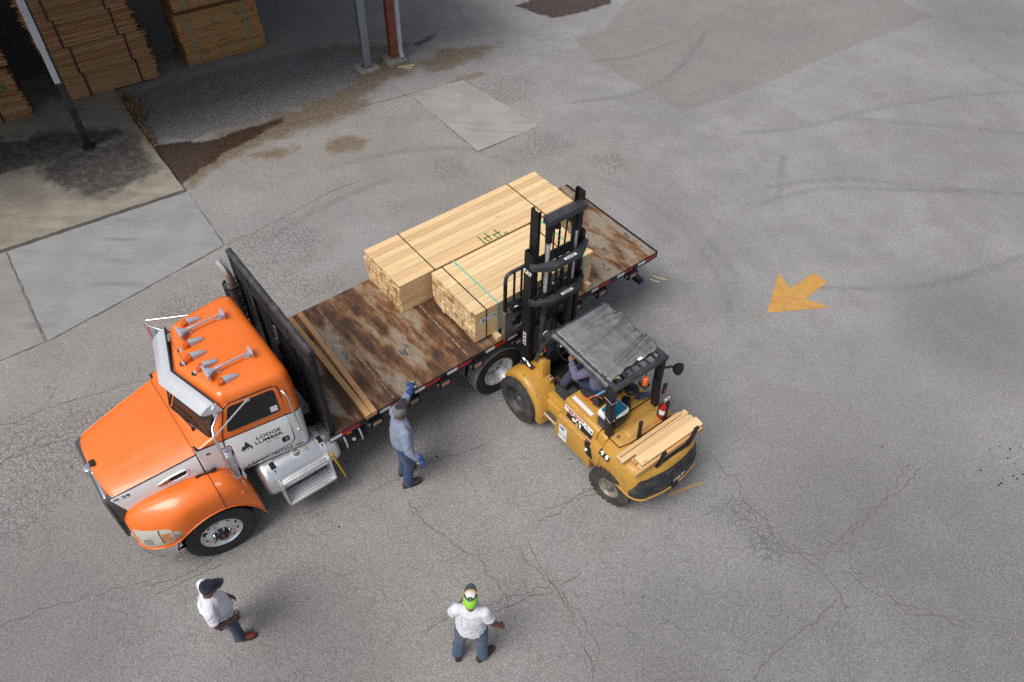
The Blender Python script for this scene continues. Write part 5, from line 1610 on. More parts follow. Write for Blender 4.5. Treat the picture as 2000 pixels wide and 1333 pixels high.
# black rear panel with louvres, and its emblem
def cwp(t_, z, off=.004):
    """point on the rear face; t_ -1..1 across"""
    r = cw_ring(z, .672 - max(0, z - .95) * .25, float(np.interp(z, [.56, .60, .75, .90, 1.04, 1.11], [-2.66, -2.69, -2.68, -2.65, -2.60, -2.565])))
    pts = r[3:len(r) - 2]
    L = [0]
    for a, b in zip(pts, pts[1:]):
        L.append(L[-1] + (b - a).length)
    d = (1 - (t_ + 1) / 2) * L[-1]
    for i in range(len(pts) - 1):
        if L[i + 1] >= d:
            q = (d - L[i]) / (L[i + 1] - L[i]); p = pts[i].lerp(pts[i + 1], q); tg = (pts[i + 1] - pts[i]).normalized(); break
    nn = Vector((tg.y, -tg.x, 0))
    if nn.dot(p - Vector((-2.2, 0, z))) < 0:
        nn = -nn
    nn = (nn + Vector((0, 0, max(0, min(.35, (z - .70) * 1.2))))).normalized()
    return p + nn * off, nn
m = MB()
def edge(t_):
    return .63 + .0 * t_, 1.03 - .05 * t_ * t_ if abs(t_) < .72 else 1.03 - .05 * .52 - (abs(t_) - .72) * 1.3
m.grid(lambda a, b: cwp(-.93 + 1.86 * a, edge(-.93 + 1.86 * a)[0] + (edge(-.93 + 1.86 * a)[1] - edge(-.93 + 1.86 * a)[0]) * b, .005)[0], 48, 6)
rp = m.build('rear_panel', M['mast_dusty'], cw, smooth=40, solid=.004)
m = MB()
for z in (.83, .88, .93):
    m.tube([cwp(-.52 + 1.04 * k / 16, z, .012)[0] for k in range(17)], .006, 5)
fr = [cwp(-.60 + 1.20 * k / 16, .79, .012)[0] for k in range(17)] + [cwp(.64, .87, .012)[0]] + [cwp(.58 - 1.16 * k / 16, .97, .012)[0] for k in range(17)] + [cwp(-.64, .87, .012)[0]]
m.tube(fr + [fr[0]], .010, 6); m.build('louvre', M['guard'], rp, smooth=60)
p, nn = cwp(-.12, .715, .012)
text('CAT', .115, M['ink_white'], rp, frame(p, (nn.y * -1, nn.x, 0) if False else Vector((0, 0, 1)).cross(nn), (0, 0, 1)), bold=.006, sx=1.0)
m = MB(); c_ = p + Vector((0, 0, -.02)); xd = Vector((0, 0, 1)).cross(nn); m.add([c_ - xd * .04 + nn * .002 - Vector((0, 0, .03)), c_ + xd * .04 + nn * .002 - Vector((0, 0, .03)), c_ + nn * .002 + Vector((0, 0, .03))], [(0, 1, 2)]); m.build('emblem_triangle', M['ink_yellow'], rp)
fb('tow_pin', M['dark'], (-2.79, -2.74, -.05, .05, .60, .70), parent=cw)
# number 46 on the shoulder
for q_, (ch, x) in enumerate((('4', -1.86), ('6', -1.965))):
    Mx = frame((x, .667, .985), (-1, 0, -.10), (0, -.35, .94))
    m = MB(); m.add([Mx @ Vector(v) for v in ((-.052, -.062, .0), (.052, -.062, .0), (.052, .062, .0), (-.052, .062, .0), (-.052, -.062, .002), (.052, -.062, .002), (.052, .062, .002), (-.052, .062, .002))], [(4, 5, 6, 7), (0, 3, 2, 1), (0, 1, 5, 4), (1, 2, 6, 5), (2, 3, 7, 6), (3, 0, 4, 7)])
    pl = m.build('number_plate', M['ink'], cw)
    text(ch, .125, M['ink_white'], pl, Mx @ Matrix.Translation((0, 0, .004)), bold=.006, sx=.95)
# decals on the sloping hood side
HSx = Vector((-1, 0, 0)); HSy = Vector((0, -.07, .31)).normalized()
def HS(x, t_, off=.003):
    """t_ from 0 at the ledge to 1 at the top edge of the hood side"""
    n = HSx.cross(HSy); n = n if n.y > 0 else -n
    return Vector((x, .616 - .055 * t_, .845 + .285 * t_)) + n * off
def decal(x0, x1, t0, t1, mat, off, name='decal', parent=hoodf):
    m = MB(); A = [HS(x0, t0, off), HS(x1, t0, off), HS(x1, t1, off), HS(x0, t1, off)]; B_ = [HS(x0, t0, .0), HS(x1, t0, .0), HS(x1, t1, .0), HS(x0, t1, .0)]
    m.add(A + B_, [(0, 1, 2, 3), (0, 4, 5, 1), (1, 5, 6, 2), (2, 6, 7, 3), (3, 7, 4, 0)])
    return m.build(name, mat, parent)
decal(-.97, -1.55, .14, .56, M['ink'], .002)
wl = decal(-.90, -1.54, .50, .84, M['ink_white'], .004)
decal(-1.10, -1.30, .16, .52, M['ink_white'], .0045)
decal(-1.44, -1.585, .06, .16, M['pink'], .003)
def htext(s_, x, t_, sz, mat, off=.0065, sx=1., bold=.001):
    return text(s_, sz, mat, hoodf, frame(HS(x, t_, off), HSx, HSy), sx=sx, bold=bold)
htext('PLEASE BUCKLE', -1.13, .745, .062, M['ink_red'], sx=.92)
htext('SEAT BELT!', -1.12, .60, .056, M['ink_red'], sx=.92)
htext('CAT', -1.215, .345, .15, M['ink'], .0075, bold=.006)
m = MB(); m.add([HS(-1.16, .20, .0095), HS(-1.27, .20, .0095), HS(-1.215, .40, .0095)], [(0, 1, 2)]); m.build('emblem_triangle', M['ink_yellow'], hoodf)
decal(-1.40, -1.46, .60, .66, M['ink_grey'], .0055); decal(-1.49, -1.53, .60, .70, M['ink'], .0055); decal(-1.37, -1.42, .70, .78, M['ink_grey'], .0055)
m = MB(); m.bx(-1.09, -.905, .666, .668, .33, .66); pp = m.build('paper_notice', M['paper'], fork)
m = MB(); m.bx(-1.02, -.935, .6685, .6695, .57, .62); m.build('print', M['ink_blue'], pp)
text('Cindy', .075, M['ink_grey'], pp, frame((-.998, .670, .45), (-1, 0, 0), (0, 0, 1)), italic=.3)
m = MB(); m.bx(-1.35, -.91, .395, .465, 1.166, 1.172); m.build('grip_strip', M['paper'], hoodf, bevel=.002)
# --- fenders over the drive wheels
def fender(s):
    prof = []
    for a, r in ((-28, .56), (-5, .56), (20, .555), (45, .55), (70, .55), (92, .55), (115, .55), (138, .56), (160, .58), (180, .60), (196, .63)):
        prof.append((r * math.cos(R(a)) * .86 if a < 100 else r * math.cos(R(a)) * .88, .44 + r * math.sin(R(a))))
    prof = prof[2:]
    rings = []
    for x, z in prof:
        c = Vector((0, 0, .42)); d = (Vector((x, 0, z)) - c); d.normalize()
        p = Vector((x, 0, z))
        rings.append([p + Vector((0, s * y, 0)) + d * q for y, q in ((.36, .0), (.40, .012), (.66, .006), (.735, -.012), (.755, -.035), (.76, -.115))])
    m = MB(); m.loft(rings, cap=False, closed=False)
    f = m.build('fender', M['yellow'], fork, smooth=40, solid=.012)
    m = MB()
    for k in (1, 3, 5, 7):
        p = rings[k][2].lerp(rings[k][3], .5); m.ball(p + Vector((0, 0, .003)), .014, 5)
    for k in (2, 4, 6):
        p = rings[k][5].lerp(rings[k][4], .45); m.ball(p, .012, 5)
    m.build('bolt', M['steel_grey'], f)
    y = (min(s * .34, s * .37), max(s * .34, s * .37))
    m = MB(); m.prism([(x, z) for x, z in prof] + [(-.5, .30), (.3, .30)], 'y', *y); m.build('inner_guard', M['yellow'], f)
    return f
fender(1); fender(-1)
# boxed upstands, hinge lugs and cowl plate
for s in (1, -1):
    m = MB(); m.loft([[Vector((x, s * y, z)) for x, y in pts] for pts, z in (([(.10, .30), (.10, .47), (-.22, .47), (-.22, .30)], .86), ([(.06, .30), (.0, .43), (-.14, .43), (-.18, .30)], 1.26))])
    m.build('front_upstand', M['yellow'], fork, bevel=.012)
    for x in (-.24, -.31):
        m = MB(); m.prism([(s * .30, .74), (s * .42, .74), (s * .42, .93), (s * .39, .98), (s * .33, .98), (s * .30, .93)], 'x', x - .012, x + .012); m.build('hinge_lug', M['yellow'], fork, bevel=.006)
    m = MB(); m.cyl((-.33, s * .36, .93), (-.22, s * .36, .93), .03, .03, 10); m.build('hinge_pin', M['steel_grey'], fork)
m = MB(); m.loft([[Vector((.12, y, .80)), Vector((.135, y, .80)), Vector((-.055, y, 1.36)), Vector((-.07, y, 1.36))] for y in (-.42, .42)]); m.build('cowl_plate', M['mast_dusty'], fork)
m = MB(); m.bx(-.16, -.03, -.36, .34, 1.12, 1.42).bx(-.20, -.08, -.30, .20, 1.36, 1.46); dash = m.build('dashboard', M['black'], fork, bevel=.02)
m = MB(); m.ball((-.175, .12, 1.475), .035, 6, (1, 1, .4)); m.build('gauge', M['ink_white'], dash)
m = MB(); m.tube([(-.10, .05, 1.25), (-.27, .04, 1.40)], .028, 8); m.build('steering_column', M['black'], fork)
m = MB(); w_c = Vector((-.29, .04, 1.42)); ax = Vector((-.55, 0, .83)).normalized(); u_ = Vector((0, 1, 0)); v_ = ax.cross(u_)
rim = [w_c + (u_ * math.cos(a) + v_ * math.sin(a)) * .17 for a in [2 * PI * k / 24 for k in range(24)]]
m.tube(rim + [rim[0]], .015, 6)
for a in (0, 2.1, 4.2):
    m.tube([w_c, w_c + (u_ * math.cos(a) + v_ * math.sin(a)) * .17], .012, 6)
m.build('steering_wheel', M['black'], fork, smooth=60)
m = MB()
for k in range(4):
    m.tube([(-.06, -.20 - .06 * k, 1.36), (-.16, -.20 - .06 * k, 1.52)], .008, 6).ball((-.16, -.20 - .06 * k, 1.53), .02, 5)
m.build('lever', M['black'], fork)
# seat
m = MB()
m.loft([[Vector((x, y, z)) for y, z in ((-.24, 1.17), (.24, 1.17), (.255, 1.26), (.22, 1.315), (-.22, 1.315), (-.255, 1.26))] for x in (-.80, -.84, -1.26, -1.30)])
seat = m.build('seat', M['vinyl_seat'], fork, bevel=.02)
m = MB()
m.loft([[Vector((x, y, z)) for x, y in ((x0, -w), (x0, w), (x0 - .09, w * .92), (x0 - .12, 0), (x0 - .09, -w * .92))] for z, x0, w in ((1.26, -1.20, .24), (1.45, -1.24, .25), (1.65, -1.29, .23), (1.74, -1.32, .17))])
m.build('backrest', M['vinyl_seat'], seat, bevel=.02, smooth=60)
m = MB(); m.prism([(-.88, 1.24), (-.95, 1.33), (-1.20, 1.38), (-1.32, 1.34), (-1.32, 1.22), (-.95, 1.18)], 'y', .255, .315); m.build('hip_rest', M['vinyl_seat'], seat, bevel=.02)
m = MB(); m.prism([(-.88, 1.24), (-.95, 1.33), (-1.20, 1.38), (-1.32, 1.34), (-1.32, 1.22), (-.95, 1.18)], 'y', -.315, -.255); m.build('hip_rest', M['vinyl_seat'], seat, bevel=.02)
m = MB(); m.tube([(-1.10, .32, 1.20), (-1.16, .325, 1.33), (-1.22, .27, 1.40), (-1.30, .22, 1.36)], .014, 6); m.tube([(-1.0, .32, 1.19), (-1.12, .33, 1.24), (-1.22, .325, 1.24)], .012, 6); m.build('seat_belt', flat('orange_belt', (.62, .13, .03), .6), seat, smooth=60)
m = MB(); m.tube([(-1.34, -.22, 1.66), (-1.35, 0, 1.73), (-1.34, .2, 1.60), (-1.25, .29, 1.44)], .016, 6, ry=1.6); m.build('towel_edge', flat('blue_towel', (.17, .36, .72), .9), seat, smooth=60)
# --- overhead guard
GZ = 2.27
for s in (1, -1):
    m = MB(); m.loft([[Vector((x + dx, s * (.49 + dy), z)) for dx, dy in ((-.06, -.06), (.06, -.06), (.06, .03), (-.06, .03))] for x, z in ((-1.76, 1.16), (-1.70, 1.60), (-1.68, 2.20))])
    pl = m.build('rear_pillar', M['black'], fork, bevel=.015)
    m = MB(); m.tube([(.0, s * .46, 1.20), (-.18, s * .47, 1.75), (-.40, s * .48, 2.22)], .036, 8); m.build('front_pillar', M['guard'], fork, smooth=50)
    fb('guard_rail', M['guard'], (-1.72, -.42, min(s * .445, s * .515), max(s * .445, s * .515), 2.20, GZ), bevel=.012)
fb('guard_rail', M['guard'], (-1.77, -1.69, -.515, .515, 2.20, GZ + .004), bevel=.012)
fb('guard_rail', M['guard'], (-.48, -.40, -.50, .50, 2.195, GZ - .002), bevel=.012)
bars = MB()
for k in range(6):
    y = -.36 + .144 * k
    bars = MB(); bars.bx(-1.70, -.47, y - .009, y + .009, 2.205, 2.255); bars.build('guard_bar', M['guard'], fork)
fb('guard_cross', M['guard'], (-1.04, -1.0, -.45, .45, 2.195, 2.215)); fb('guard_cross', M['guard'], (-1.565, -1.535, -.45, .45, 2.20, 2.262))
# grey sheet tied over the guard: folds run obliquely, front edge hangs
def folds(x, y):
    """height of the cloth over the bars: bundles of creases fanning from the near side"""
    h = 0
    for (x0, y0, x1, y1, a, w) in ((-.62, .45, -.50, -.52, .028, .030), (-.60, .40, -.66, -.50, .022, .022), (-.66, .42, -.80, -.55, .034, .028), (-.98, .44, -.86, -.55, .030, .030), (-1.02, .45, -.93, -.55, .020, .022),
                                  (-1.15, .12, -1.12, -.52, .022, .024), (-1.47, .42, -1.28, -.52, .040, .034), (-1.54, .45, -1.38, -.50, .034, .028), (-1.55, .35, -1.50, -.4, .02, .03), (-.70, -.1, -.74, -.55, .03, .05)):
        ex, ey = x1 - x0, y1 - y0; L2 = ex * ex + ey * ey
        t_ = ((x - x0) * ex + (y - y0) * ey) / L2; tt = max(0, min(1, t_))
        d = math.hypot(x - x0 - tt * ex, y - y0 - tt * ey)
        sg = ((x - x0) * -ey + (y - y0) * ex) / math.sqrt(L2); ww = w * .5
        h += 1.5 * a * (math.exp(-(d / ww) ** 2) - .55 * math.exp(-((sg - 1.9 * ww) / ww) ** 2 - (max(0, -t_, t_ - 1) * 9) ** 2)) * (.25 + .75 * tt) * (1 if t_ <= 1 else .6)
    return h
def tarp(a, b):
    """a: front to rear, b: near to far"""
    y = .535 - 1.09 * b
    rear = -1.575 - .012 * math.sin(b * 31) - .016 * math.sin(b * 9 + 1) + .05 * (b - .5)
    x = -.40 + (rear + .40) * a
    y += .014 * math.sin(a * 13) * (abs(b - .5) * 2) ** 4 * (1 if b < .5 else 2.6)
    z = GZ + .012 + folds(x, y) + .006 * noise.noise(Vector((x * 9, y * 9, 0)))
    sag = abs(math.sin((y + .36) / .144 * PI)) * .003
    z -= sag
    if b < .07:
        q = (.07 - b) / .07; z -= .085 * q ** 1.3 + .012 * q * math.sin(a * 21); y = .46 + .075 * (1 - (1 - q) ** 2) + .006 * math.sin(a * 40) * q
    if b > .94:
        q = (b - .94) / .06; z -= .05 * q * q; 
    if a < .06:
        q = (.06 - a) / .06; z -= .06 * q * q
    return Vector((x, y, z))
t = NT('grey_vinyl_sheet')
p = t.obj()
n1 = t.noise(p, 5, 5, .6); n2 = t.noise(p, 70, 3, .7)
gx = t.sep(p)
def gl(s_, per, w):
    f = t.math('FRACT', t.math('DIVIDE', s_, per)); d = t.math('ABSOLUTE', t.math('SUBTRACT', f, .5))
    return t.ramp(d, .5 - w, .5)
lines = t.math('MAXIMUM', gl(gx[1], .144, .05), gl(gx[0], .21, .035))
dustm = t.math('MULTIPLY', t.ramp(n2, .46, .70), t.ramp(gx[1], -.35, .45))
c = t.mix(t.ramp(n1, .35, .65), (.135, .137, .142), (.195, .197, .202))
c = t.mix(t.math('MULTIPLY', dustm, .55), c, (.34, .34, .34))
c = t.mix(t.math('MULTIPLY', t.math('MULTIPLY', lines, t.ramp(gx[1], .25, -.2)), .22), c, (.06, .06, .065))
t.bump(t.math('ADD', t.math('MULTIPLY', lines, -.15), n1), .012, .5)
M['tarp'] = t.done(c, t.ramp(n2, .35, .65, .30, .48))
m = MB(); m.grid(tarp, 170, 120); tp = m.build('canopy_sheet', M['tarp'], fork, smooth=70, solid=.004)
m = MB(); m.tube([tarp(k / 40, 0) + Vector((0, .004, 0)) for k in range(41)], .012, 6); m.build('sheet_hem', M['mast_dusty'], tp, smooth=60)
m = MB(); m.bx(-1.585, -1.54, -.17, -.09, GZ + .018, GZ + .022); m.build('sheet_label', M['ink_white'], tp)
# wires bunched at the near rear corner
for k, c_ in enumerate(('ink_blue', 'ink_yellow', 'ink_green')):
    m = MB(); m.tube([(-1.60, .36 + .02 * k, 2.262), (-1.63, .32 + .03 * k, 2.29), (-1.66, .34 - .01 * k, 2.262)], .008, 5); m.build('wire', M[c_], fork, smooth=60)
# cable ties on the pillars
m = MB(); m.tube([(-1.60, .53, 1.95), (-1.76, .53, 1.93), (-1.76, .42, 1.93)], .005, 5); m.tube([(-1.62, .53, 1.60), (-1.78, .53, 1.52), (-1.78, .42, 1.50)], .005, 5); m.build('tie_wire', M['chrome_dull'], fork)
# beacon in its cage under the rear rail
m = MB(); m.bx(-1.86, -1.74, -.11, .02, 2.0, 2.012); m.tube([(-1.75, -.105, 2.0), (-1.75, -.105, 2.2)], .008, 5).tube([(-1.75, .015, 2.0), (-1.75, .015, 2.2)], .008, 5); bk = m.build('beacon_bracket', M['black'], fork)
m = MB(); m.lathe([(.045, .0), (.045, .03), (.040, .035), (.043, .04), (.042, .075), (.036, .08), (.040, .085), (.036, .125), (.02, .135), (.005, .137)], c=(-1.80, -.05, 2.012), n=18); m.build('beacon', flat('orange_beacon', (.80, .13, .02), .25), bk, smooth=40)
# rear work lamp on the far pillar
m = MB(); m.tube([(-1.73, -.50, 1.98), (-1.78, -.62, 1.98), (-1.80, -.66, 1.94)], .018, 8); la = m.build('lamp_arm', M['black'], fork)
m = MB(); m.lathe([(.02, -.06), (.07, -.05), (.095, .0), (.10, .03), (.085, .035), (.01, .03)], n=18); o = m.build('work_lamp', M['black'], la, smooth=40); o.location = (-1.84, -.71, 1.92); o.rotation_euler = (R(20), R(-70), R(-15))
m = MB(); m.bx(-1.86, -1.82, -.53, -.47, 1.50, 1.72); lb = m.build('tube_holder', M['black'], fork, bevel=.01)
m = MB(); m.bx(-1.865, -1.861, -.525, -.475, 1.53, 1.63); m.build('print', M['lens_red'], lb)
# air pre-cleaner: bowl on a stalk over the hood
m = MB(); m.lathe([(.05, -.02), (.085, .0), (.10, .02), (.10, .055)], c=(-1.50, -.18, 1.40), n=22); m.cyl((-1.50, -.18, 1.165), (-1.50, -.18, 1.39), .05, .05, 14)
pc = m.build('pre_cleaner', flat('amber_bowl', (.35, .22, .06), .25), fork, smooth=40)
m = MB(); m.lathe([(.105, 0), (.112, .01), (.108, .06), (.09, .075), (.02, .08), (.012, .095), (.004, .096)], c=(-1.50, -.18, 1.455), n=26); m.build('cleaner_cap', M['black'], pc, smooth=40)
m = MB(); m.tube([(-1.72, .44, 1.42), (-1.70, .25, 1.36), (-1.62, .05, 1.32), (-1.5, -.1, 1.32)], [.10, .095, .085, .07], 14); m.build('intake_hose', M['black'], fork, smooth=50)
# stake posts that hold the offcuts
def stake(x, y, h, lean, w=.05):
    m = MB(); m.loft([[Vector((x + lean[0] * q + dx, y + lean[1] * q + dy, 1.14 + h * q)) for dx, dy in ((-.025, -w / 2), (.018, -w / 2), (.018, w / 2), (-.025, w / 2))] for q in (0, .5, 1)])
    return m.build('stake_post', M['black'], fork, bevel=.006)
stake(-2.07, .17, .42, (.02, -.0)); stake(-2.07, -.36, .46, (.03, -.02))
stake(-2.575, .24, .36, (-.03, .0), .07); stake(-2.575, -.36, .44, (-.03, -.03), .08)
fb('stake_bar', M['black'], (-2.59, -2.545, -.42, .30, 1.12, 1.18))

# --- mast
def channel(name, y, x0, x1, z0, z1, s, wall=.024, fl=.055, mat='mast', label=None):
    """C section opening inwards: s = +1 outer face on +y"""
    m = MB()
    yo = y; yi = y - s * fl
    P = [(x0, yo), (x1, yo), (x1, yi), (x1 - wall, yi), (x1 - wall, yo - s * wall), (x0 + wall, yo - s * wall), (x0 + wall, yi), (x0, yi)]
    m.prism(P, 'z', z0, z1)
    return m.build(name, M[mat], fork, bevel=.003, seg=1)
for s in (1, -1):
    o = channel('outer_upright', s * .50, .16, .34, .25, 3.30, s, .026, .07)
    channel('inner_upright', s * .425, .175, .335, 1.05, 4.02, s, .022, .06)
    if s > 0:
        m = MB(); m.bx(.215, .285, .5005, .502, 1.38, 1.66); dc = m.build('decal', M['ink_white'], o)
        m = MB()
        for z in (1.43, 1.51, 1.59):
            m.bx(.228, .272, .5022, .5032, z - .025, z + .025)
        m.build('pictogram', M['ink'], dc)
        m = MB(); m.bx(.215, .285, .5022, .5034, 1.64, 1.66); m.build('warning_bar', M['ink_yellow'], dc)
        text('CAT', .095, M['ink_white'], o, frame((.25, .5025, 2.93), (-1, 0, 0), (0, 0, 1)), bold=.005)
        m = MB(); m.add([(.28, .5045, 2.89), (.22, .5045, 2.89), (.25, .5045, 2.92)], [(0, 1, 2)]); m.build('emblem_triangle', M['ink_yellow'], o)
    # lift cylinder
    y = s * .255
    m = MB(); m.cyl((.12, y, .45), (.12, y, 2.40), .048, .048, 14); lc = m.build('lift_cylinder', M['mast_dusty'], fork, smooth=40)
    m = MB(); m.cyl((.12, y, 2.40), (.12, y, 2.52), .062, .062, 14).bx(.06, .18, y - .08, y + .08, 2.44, 2.49); m.build('gland', M['mast'], lc, bevel=.004)
    m = MB(); m.cyl((.12, y, 2.52), (.12, y, 3.50), .032, .032, 14); m.build('rod', M['alu_soft'], lc, smooth=40)
    m = MB(); m.cyl((.12, y, 3.48), (.12, y, 3.84), .052, .058, 14); m.build('rod_head', M['mast'], lc, smooth=40)
    # chain over its sheave
    m = MB(); y2 = s * .13
    m.cyl((.12, y2 - .02, 3.74), (.12, y2 + .02, 3.74), .075, .075, 16); sh_ = m.build('sheave', M['mast'], fork)
    m = MB()
    for k in range(46):
        z = 3.72 - k * .045; m.bx(.038, .052, y2 - .018 + .006 * (k % 2), y2 + .018 - .006 * (k % 2), z - .026, z + .026)
    m.build('lift_chain', M['mast'], fork)
    m = MB(); m.tube([(.27, s * .16, 1.2), (.27, s * .17, 2.6), (.24, s * .19, 3.72), (.16, s * .19, 3.82), (.09, s * .19, 3.72), (.08, s * .2, 2.5)], .014, 6); m.build('hose', M['black'], fork, smooth=60)
# cross members
def cross(z, h, xb, mat, label_z=None, yw=.60, wide=.50):
    """horizontal plate bowed to the driver's side, clamping the outer uprights"""
    P = [(.20, wide + .015), (.10, wide + .015), (xb + .08, wide - .10), (xb, wide - .24), (xb, -(wide - .24)), (xb + .08, -(wide - .10)), (.10, -(wide + .015)), (.20, -(wide + .015)), (.20, -(wide - .03)), (.14, -(wide - .06)), (xb + .13, -(wide - .24)), (xb + .13, wide - .24), (.14, wide - .06), (.20, wide - .03)]
    m = MB(); n = len(P)
    m.prism(P, 'z', z - h / 2, z + h / 2)
    return m.build('mast_crossmember', M[mat], fork, bevel=.010)
cu = cross(3.10, .10, -.06, 'guard'); cl_ = cross(2.40, .10, -.06, 'mast_dusty')
for par, z in ((cu, 3.151), (cl_, 2.451)):
    m = MB(); m.bx(-.045, .0, -.17, .05, z, z + .002); q = m.build('decal', M['ink_white'], par)
    m = MB(); m.bx(-.035, -.012, -.13, .02, z + .0022, z + .003); m.build('print', M['ink_grey'], q)
fb('mast_crossmember', M['guard'], (.02, .17, -.345, .345, 3.84, 3.94), bevel=.012)
fb('mast_crossmember', M['mast'], (.21, .25, -.40, .40, 2.98, 3.14)); fb('mast_crossmember', M['mast_dusty'], (.21, .25, -.40, .40, 1.9, 2.0))
fb('mast_crossmember', M['mast_dusty'], (.12, .34, -.52, .52, .25, .42)); fb('mast_crossmember', M['mast'], (.20, .25, -.42, .42, .9, 1.0))
for s in (1, -1):
    m = MB(); m.tube([(.08, s * .44, 2.27), (.12, s * .46, 2.55)], .02, 6); m.build('brace', M['mast'], fork)
    m = MB(); m.prism([(.12, .55), (.34, .55), (.36, .75), (.30, .95), (.14, .95)], 'y', min(s * .503, s * .53), max(s * .503, s * .53)); m.build('tilt_lug', M['mast_dusty'], fork, bevel=.008)
    m = MB(); m.tube([(.16, s * .56, 1.10), (.0, s * .50, 1.02)], .035, 10); tc = m.build('tilt_cylinder', M['black'], fork)
    m = MB(); m.tube([(.20, s * .545, 1.125), (.04, s * .53, 1.06)], .024, 10); m.build('tilt_rod', M['chrome'], tc)
# head lamp and mirror near the front pillar
m = MB(); m.bx(-.19, -.10, .30, .42, 1.78, 1.90); hl_ = m.build('front_lamp', M['guard'], fork, bevel=.015)
m = MB(); m.cyl((-.10, .36, 1.84), (-.075, .36, 1.84), .05, .048, 14); m.build('lamp_glass', M['headlamp'], hl_)
m = MB(); m.tube([(-.15, .40, 1.78), (-.17, .44, 1.55)], .012, 6); m.build('lamp_stem', M['black'], hl_)
m = MB(); m.tube([(-.16, .43, 1.72), (-.18, .44, 1.56)], .015, 6); m.build('red_handle', flat('red_handle', (.55, .04, .02), .4), fork)
m = MB(); m.tube([(-.02, .44, 1.30), (-.16, .47, 1.50)], .010, 6); m.build('grab_rod', M['alu_soft'], fork)
# --- carriage, backrest, forks
CX = .52
fb('carriage_bar', M['mast_dusty'], (CX, CX + .06, -.68, .68, 1.86, 1.95), (CX, CX + .06, -.68, .68, 1.36, 1.46), bevel=.008)
for s in (1, -1):
    def Y(a, b):
        return (min(s * a, s * b), max(s * a, s * b))
    # side plate with an oval hole
    out = rounded([(s * .69, 1.92), (s * .69, 1.36), (s * .20, 1.36), (s * .20, 1.92)], .03, 5)
    N = len(out)
    inn = []
    for i in range(N):
        a = math.atan2(out[i][1] - 1.645, (out[i][0] - s * .42))
        inn.append((s * .42 + .155 * math.cos(a), 1.645 + .165 * math.sin(a)))
    m = MB(); vs = []
    for x in (CX + .002, CX + .05):
        vs += [(x, y, z) for y, z in out] + [(x, y, z) for y, z in inn]
    fs = []
    for i in range(N):
        j = (i + 1) % N
        fs += [(i, j, N + j, N + i), (2 * N + i, 3 * N + i, 3 * N + j, 2 * N + j), (i, 2 * N + i, 2 * N + j, j), (N + i, N + j, 3 * N + j, 3 * N + i)]
    m.add(vs, fs); m.build('side_plate', M['steel_grey'] if s > 0 else M['mast_dusty'], fork)
    fb('edge_bar', M['steel_grey'], (CX - .01, CX + .07, *Y(.665, .70), 1.34, 1.97), bevel=.006)
    fb('shift_block', M['mast'], (CX - .05, CX + .02, *Y(.30, .58), 1.955, 2.03), bevel=.01)
    if s > 0:
        fb('decal', M['ink_white'], (CX - .03, CX - .005, .46, .52, 2.0305, 2.032))
    m = MB(); m.ball((CX + .02, s * .28, 2.06), .03, 6); m.build('grease_cap', M['alu_soft'], fork)
    fb('backrest_post', M['mast'], (CX + .02, CX + .065, *Y(.635, .685), 1.95, 2.60), bevel=.008)
    # fork with its shank
    m = MB(); P = [(CX + .065, 1.96), (CX + .115, 1.96), (CX + .115, 1.445), (CX + .16, 1.428), (CX + 1.25, 1.405), (CX + 1.25, 1.395), (CX + .12, 1.388), (CX + .075, 1.40), (CX + .065, 1.44)]
    m.prism(P, 'y', *Y(.27, .39)); m.build('fork_arm', M['mast'], fork, bevel=.004)
arc = [Vector((CX + .042, .66, 2.58)), Vector((CX + .042, .655, 2.66)), Vector((CX + .042, .62, 2.715)), Vector((CX + .042, .56, 2.73)), Vector((CX + .042, .0, 2.73))]
arc = arc + [Vector((p.x, -p.y, p.z)) for p in arc[-2::-1]]
m = MB(); m.tube(arc, .030, 8); m.build('backrest_frame', M['guard'], fork, smooth=60)
for k in range(8):
    y = -.49 + .14 * k
    fb('backrest_bar', M['mast'], (CX + .03, CX + .055, y - .014, y + .014, 1.95, 2.72))
fb('backrest_rail', M['guard'], (CX + .02, CX + .06, -.66, .66, 2.05, 2.12))
# --- wheels
def lug_tyre(r, w, ri, n, name, dp=.02):
    h = w / 2
    m = MB(); m.lathe([(ri, -h * .85), (ri + .02, -h), (r - .05, -h), (r - dp, -h * .9), (r - dp, h * .9), (r - .05, h), (ri + .02, h), (ri, h * .85)], axis='y', n=44)
    m.f = [f for f in m.f if len(f) == 4]; m.mi = [0] * len(m.f)
    m.mat(1)
    for k in range(n):
        for s in (1, -1):
            a = 2 * PI * (k + (.25 if s > 0 else -.25)) / n
            da = 2 * PI / n * .30; sk = 2 * PI / n * .30 * s
            P = []
            for rr in (r - .035, r):
                for y, o_ in ((.06 * h, 0), (.98 * h, sk)):
                    for q in (-1, 1):
                        aa = a + o_ + q * da
                        P.append((rr * math.cos(aa), s * y, rr * math.sin(aa)))
            m.add(P, [(4, 5, 7, 6), (0, 1, 5, 4), (2, 6, 7, 3), (0, 4, 6, 2), (1, 3, 7, 5)])
    return m.mesh(name, [M['rubber_dusty'], M['rubber_dusty']], smooth=30)
ft = lug_tyre(.425, .30, .265, 44, 'tyre', .009); rt = lug_tyre(.365, .24, .18, 24, 'tyre')
m = MB(); m.lathe([(.16, -.12), (.265, -.13), (.275, .135), (.258, .14), (.250, .09), (.235, .060), (.12, .055), (.08, .07), (.02, .075)], axis='y', n=36); fr_m = m.mesh('rim', M['mast_dusty'], smooth=40)
m = MB(); m.lathe([(.12, -.10), (.18, -.105), (.19, .105), (.18, .115), (.172, .105), (.16, .06), (.11, .04), (.06, .05), (.058, .07), (.02, .075)], axis='y', n=32); rr_m = m.mesh('rim', paint('worn_rim', (.30, .27, .22), .5, .3, .2, (.05, .045, .04), .8, 9), smooth=40)
